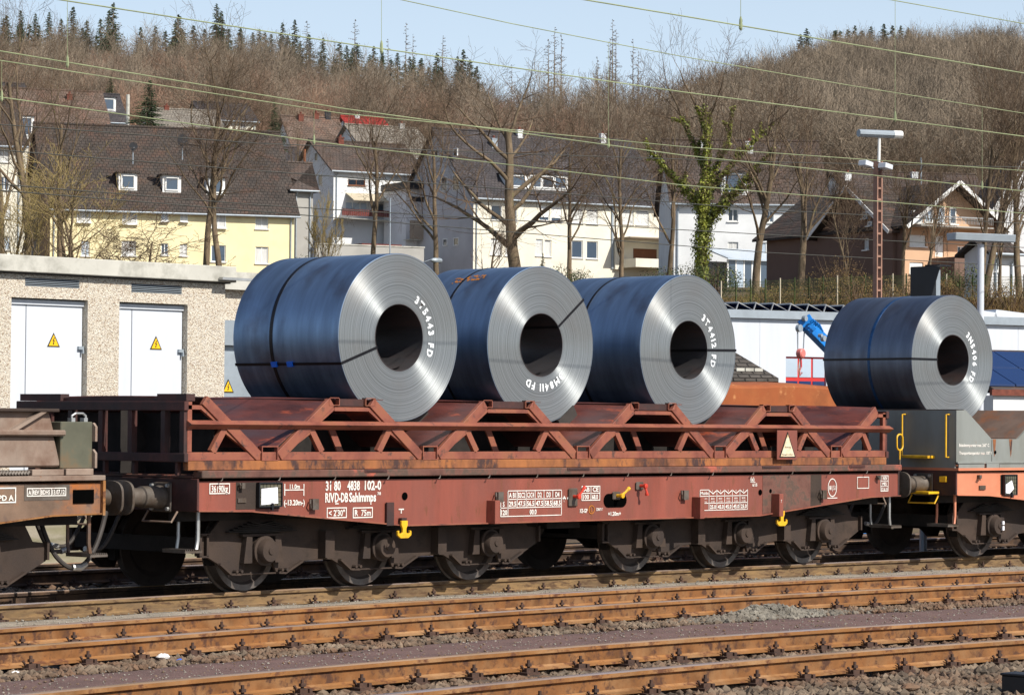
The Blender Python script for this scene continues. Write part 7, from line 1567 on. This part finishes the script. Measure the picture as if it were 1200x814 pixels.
lar = [(650, 32, 600), (658, 40, 600), (643, 45, 605), (718, 22, 590), (722, 34, 600), (715, 44, 600), (742, 46, 600), (416, 22, 610), (476, 26, 610), (519, 42, 610), (392, 50, 610), (455, 46, 610), (700, 66, 600), (360, 24, 600), (600, 76, 610), (484, 40, 620), (748, 60, 600)]
lar.sort(); lc = {}
for px, yt, d in lar:
    gk = 'behind the broad central tree' if px > 590 else 'between the left conifers and central tree'; lc[gk] = lc.get(gk, -1)+1
    conifer('larch', 'spindly half bare larch, %s from the left, %s' % (ORD[lc[gk]], gk), px, d, yt, random.uniform(20, 26), random.uniform(6, 8.), kind='sparse', m='twig', group='spindly larches above the skyline, %s' % ('right' if px > 600 else 'left'))
for px, d, yt, yb, W, lab in ((176, 235, 94, 155, 4.6, 'dense dark green conifer between the white dormer house and yellow house roof'), (321, 240, 117, 160, 2.2, 'small pointed olive green conifer left of the tan roofed house'), (636, 120, 296, 318, .8, 'tiny spruce tip above the second coil'), (130, 330, 92, 130, 4, 'dark conifer uphill of the white dormer house')):
    s_ = d/3397.; conifer('garden_conifer', lab, px, d, yt, (yb-yt)*s_+1.5, W, group='garden conifers')
# woodland on the hillside: one mass, instanced trees
def forest_protos(tag, m, n, H, W, lv, kids, nmain):
    c = bpy.data.collections.new(tag)
    for s in range(n):
        sk = skeleton(100+s+len(tag)*7, H*random.uniform(.9, 1.1), W*random.uniform(.85, 1.15), clear=.3, nmain=nmain, lv=lv, kids=kids, rmin=.016, ang=52, leader=.72, r0=H*.011)
        V, F = tubes(np.concatenate([sk[l] for l in range(lv+1) if len(sk[l])]), 3)
        o = npobj('woodland_tree', V, F, m); COL.objects.unlink(o); c.objects.link(o)
    return c
def woodland(name, label, coll, n, ulim, vlim, smin, smax, seed, test=None):
    r = np.random.default_rng(seed); px = r.uniform(ulim[0], ulim[1], n); v = np.sqrt(r.uniform(vlim[0]**2, vlim[1]**2, n)); u = (px-600)/FPX*v; z = terr_uv(u, v)-.3
    keep = np.ones(n, bool) if test is None else test(px, v); P = np.c_[CAM[0]+u*HR[0]+v*HF[0], CAM[1]+u*HR[1]+v*HF[1], z][keep]
    me = bpy.data.meshes.new(name); me.vertices.add(len(P)); me.vertices.foreach_set('co', P.astype(np.float32).ravel()); me.update(); o = bpy.data.objects.new(name, me); COL.objects.link(o)
    ng = bpy.data.node_groups.new(name, 'GeometryNodeTree'); ng.interface.new_socket('Geometry', in_out='INPUT', socket_type='NodeSocketGeometry'); ng.interface.new_socket('Geometry', in_out='OUTPUT', socket_type='NodeSocketGeometry')
    N, K = ng.nodes, ng.links; gi, go = N.new('NodeGroupInput'), N.new('NodeGroupOutput'); ip = N.new('GeometryNodeInstanceOnPoints'); ci = N.new('GeometryNodeCollectionInfo'); ci.inputs['Collection'].default_value = coll; ci.inputs['Separate Children'].default_value = True; ci.inputs['Reset Children'].default_value = True
    rv = N.new('FunctionNodeRandomValue'); rv.data_type = 'FLOAT_VECTOR'; rv.inputs[0].default_value = (-.05, -.05, 0); rv.inputs[1].default_value = (.05, .05, 6.28); rs = N.new('FunctionNodeRandomValue'); rs.data_type = 'FLOAT'; rs.inputs[2].default_value = smin; rs.inputs[3].default_value = smax
    K.new(gi.outputs[0], ip.inputs['Points']); K.new(ci.outputs[0], ip.inputs['Instance']); ip.inputs['Pick Instance'].default_value = True; K.new(rv.outputs[0], ip.inputs['Rotation']); K.new(rs.outputs[1], ip.inputs['Scale']); K.new(ip.outputs[0], go.inputs[0])
    md = o.modifiers.new('trees', 'NODES'); md.node_group = ng; setp(o, label, kind='stuff'); return o
cb = forest_protos('brown_protos', 'twig_brown', 5, 14, 7.5, 3, (8, 7, 5), 13)
cg = forest_protos('grey_protos', 'twig_grey', 5, 16, 12, 3, (9, 8, 5), 14)
woodland('woodland', 'reddish brown young beech wood covering the hillside', cb, 3600, (-150, 860), (335, 545), .40, .84, 3)
woodland('woodland', 'grey brown bare wood on the right hillside', cg, 3000, (800, 1380), (255, 578), .55, .95, 4)
woodland('woodland', 'scattered taller bare trees above the houses', cg, 280, (-100, 860), (320, 555), .6, 1.0, 6)
# dry grass and leaf tufts on the embankment
def tufts():
    n = 26000; r = np.random.default_rng(8); px = r.uniform(820, 1260, n); v = r.uniform(98, 124, n); u = (px-600)/FPX*v; x = CAM[0]+u*HR[0]+v*HF[0]; y = CAM[1]+u*HR[1]+v*HF[1]; z = terr_uv(u, v)
    h = r.uniform(.08, .45, n)*(.5+np.sin(u*1.3)*.3+.3); a = r.uniform(0, 6.28, n); w = r.uniform(.01, .03, n); lx, ly = r.normal(0, .12, n), r.normal(0, .12, n)
    V = np.stack([np.c_[x-w*np.cos(a), y-w*np.sin(a), z-.02], np.c_[x+w*np.cos(a), y+w*np.sin(a), z-.02], np.c_[x+lx, y+ly, z+h]], 1).reshape(-1, 3)
    o = npobj('dry_grass', V, np.arange(3*n).reshape(-1, 3), 'bush_brown'); setp(o, 'dry grass and twigs on the embankment slope', kind='stuff')
    n = 5000; r = np.random.default_rng(18); x = r.uniform(-9, 2, n); y = np.array([YE(q) for q in x])-r.uniform(1.6, 3.6, n); k = (np.sin(x*2.1)+np.sin(y*3+1) > .6); x, y = x[k], y[k]; n = len(x); h = r.uniform(.02, .07, n); a = r.uniform(0, 6.28, n); w = .003
    V = np.stack([np.c_[x-w*np.cos(a), y-w*np.sin(a), np.full(n, -.22)], np.c_[x+w*np.cos(a), y+w*np.sin(a), np.full(n, -.22)], np.c_[x+r.normal(0, .02, n), y+r.normal(0, .02, n), -.20+h]], 1).reshape(-1, 3)
    o = npobj('grass', V, np.arange(3*n).reshape(-1, 3), 'grass'); setp(o, 'sparse grass among the near stones', kind='stuff')
tufts()
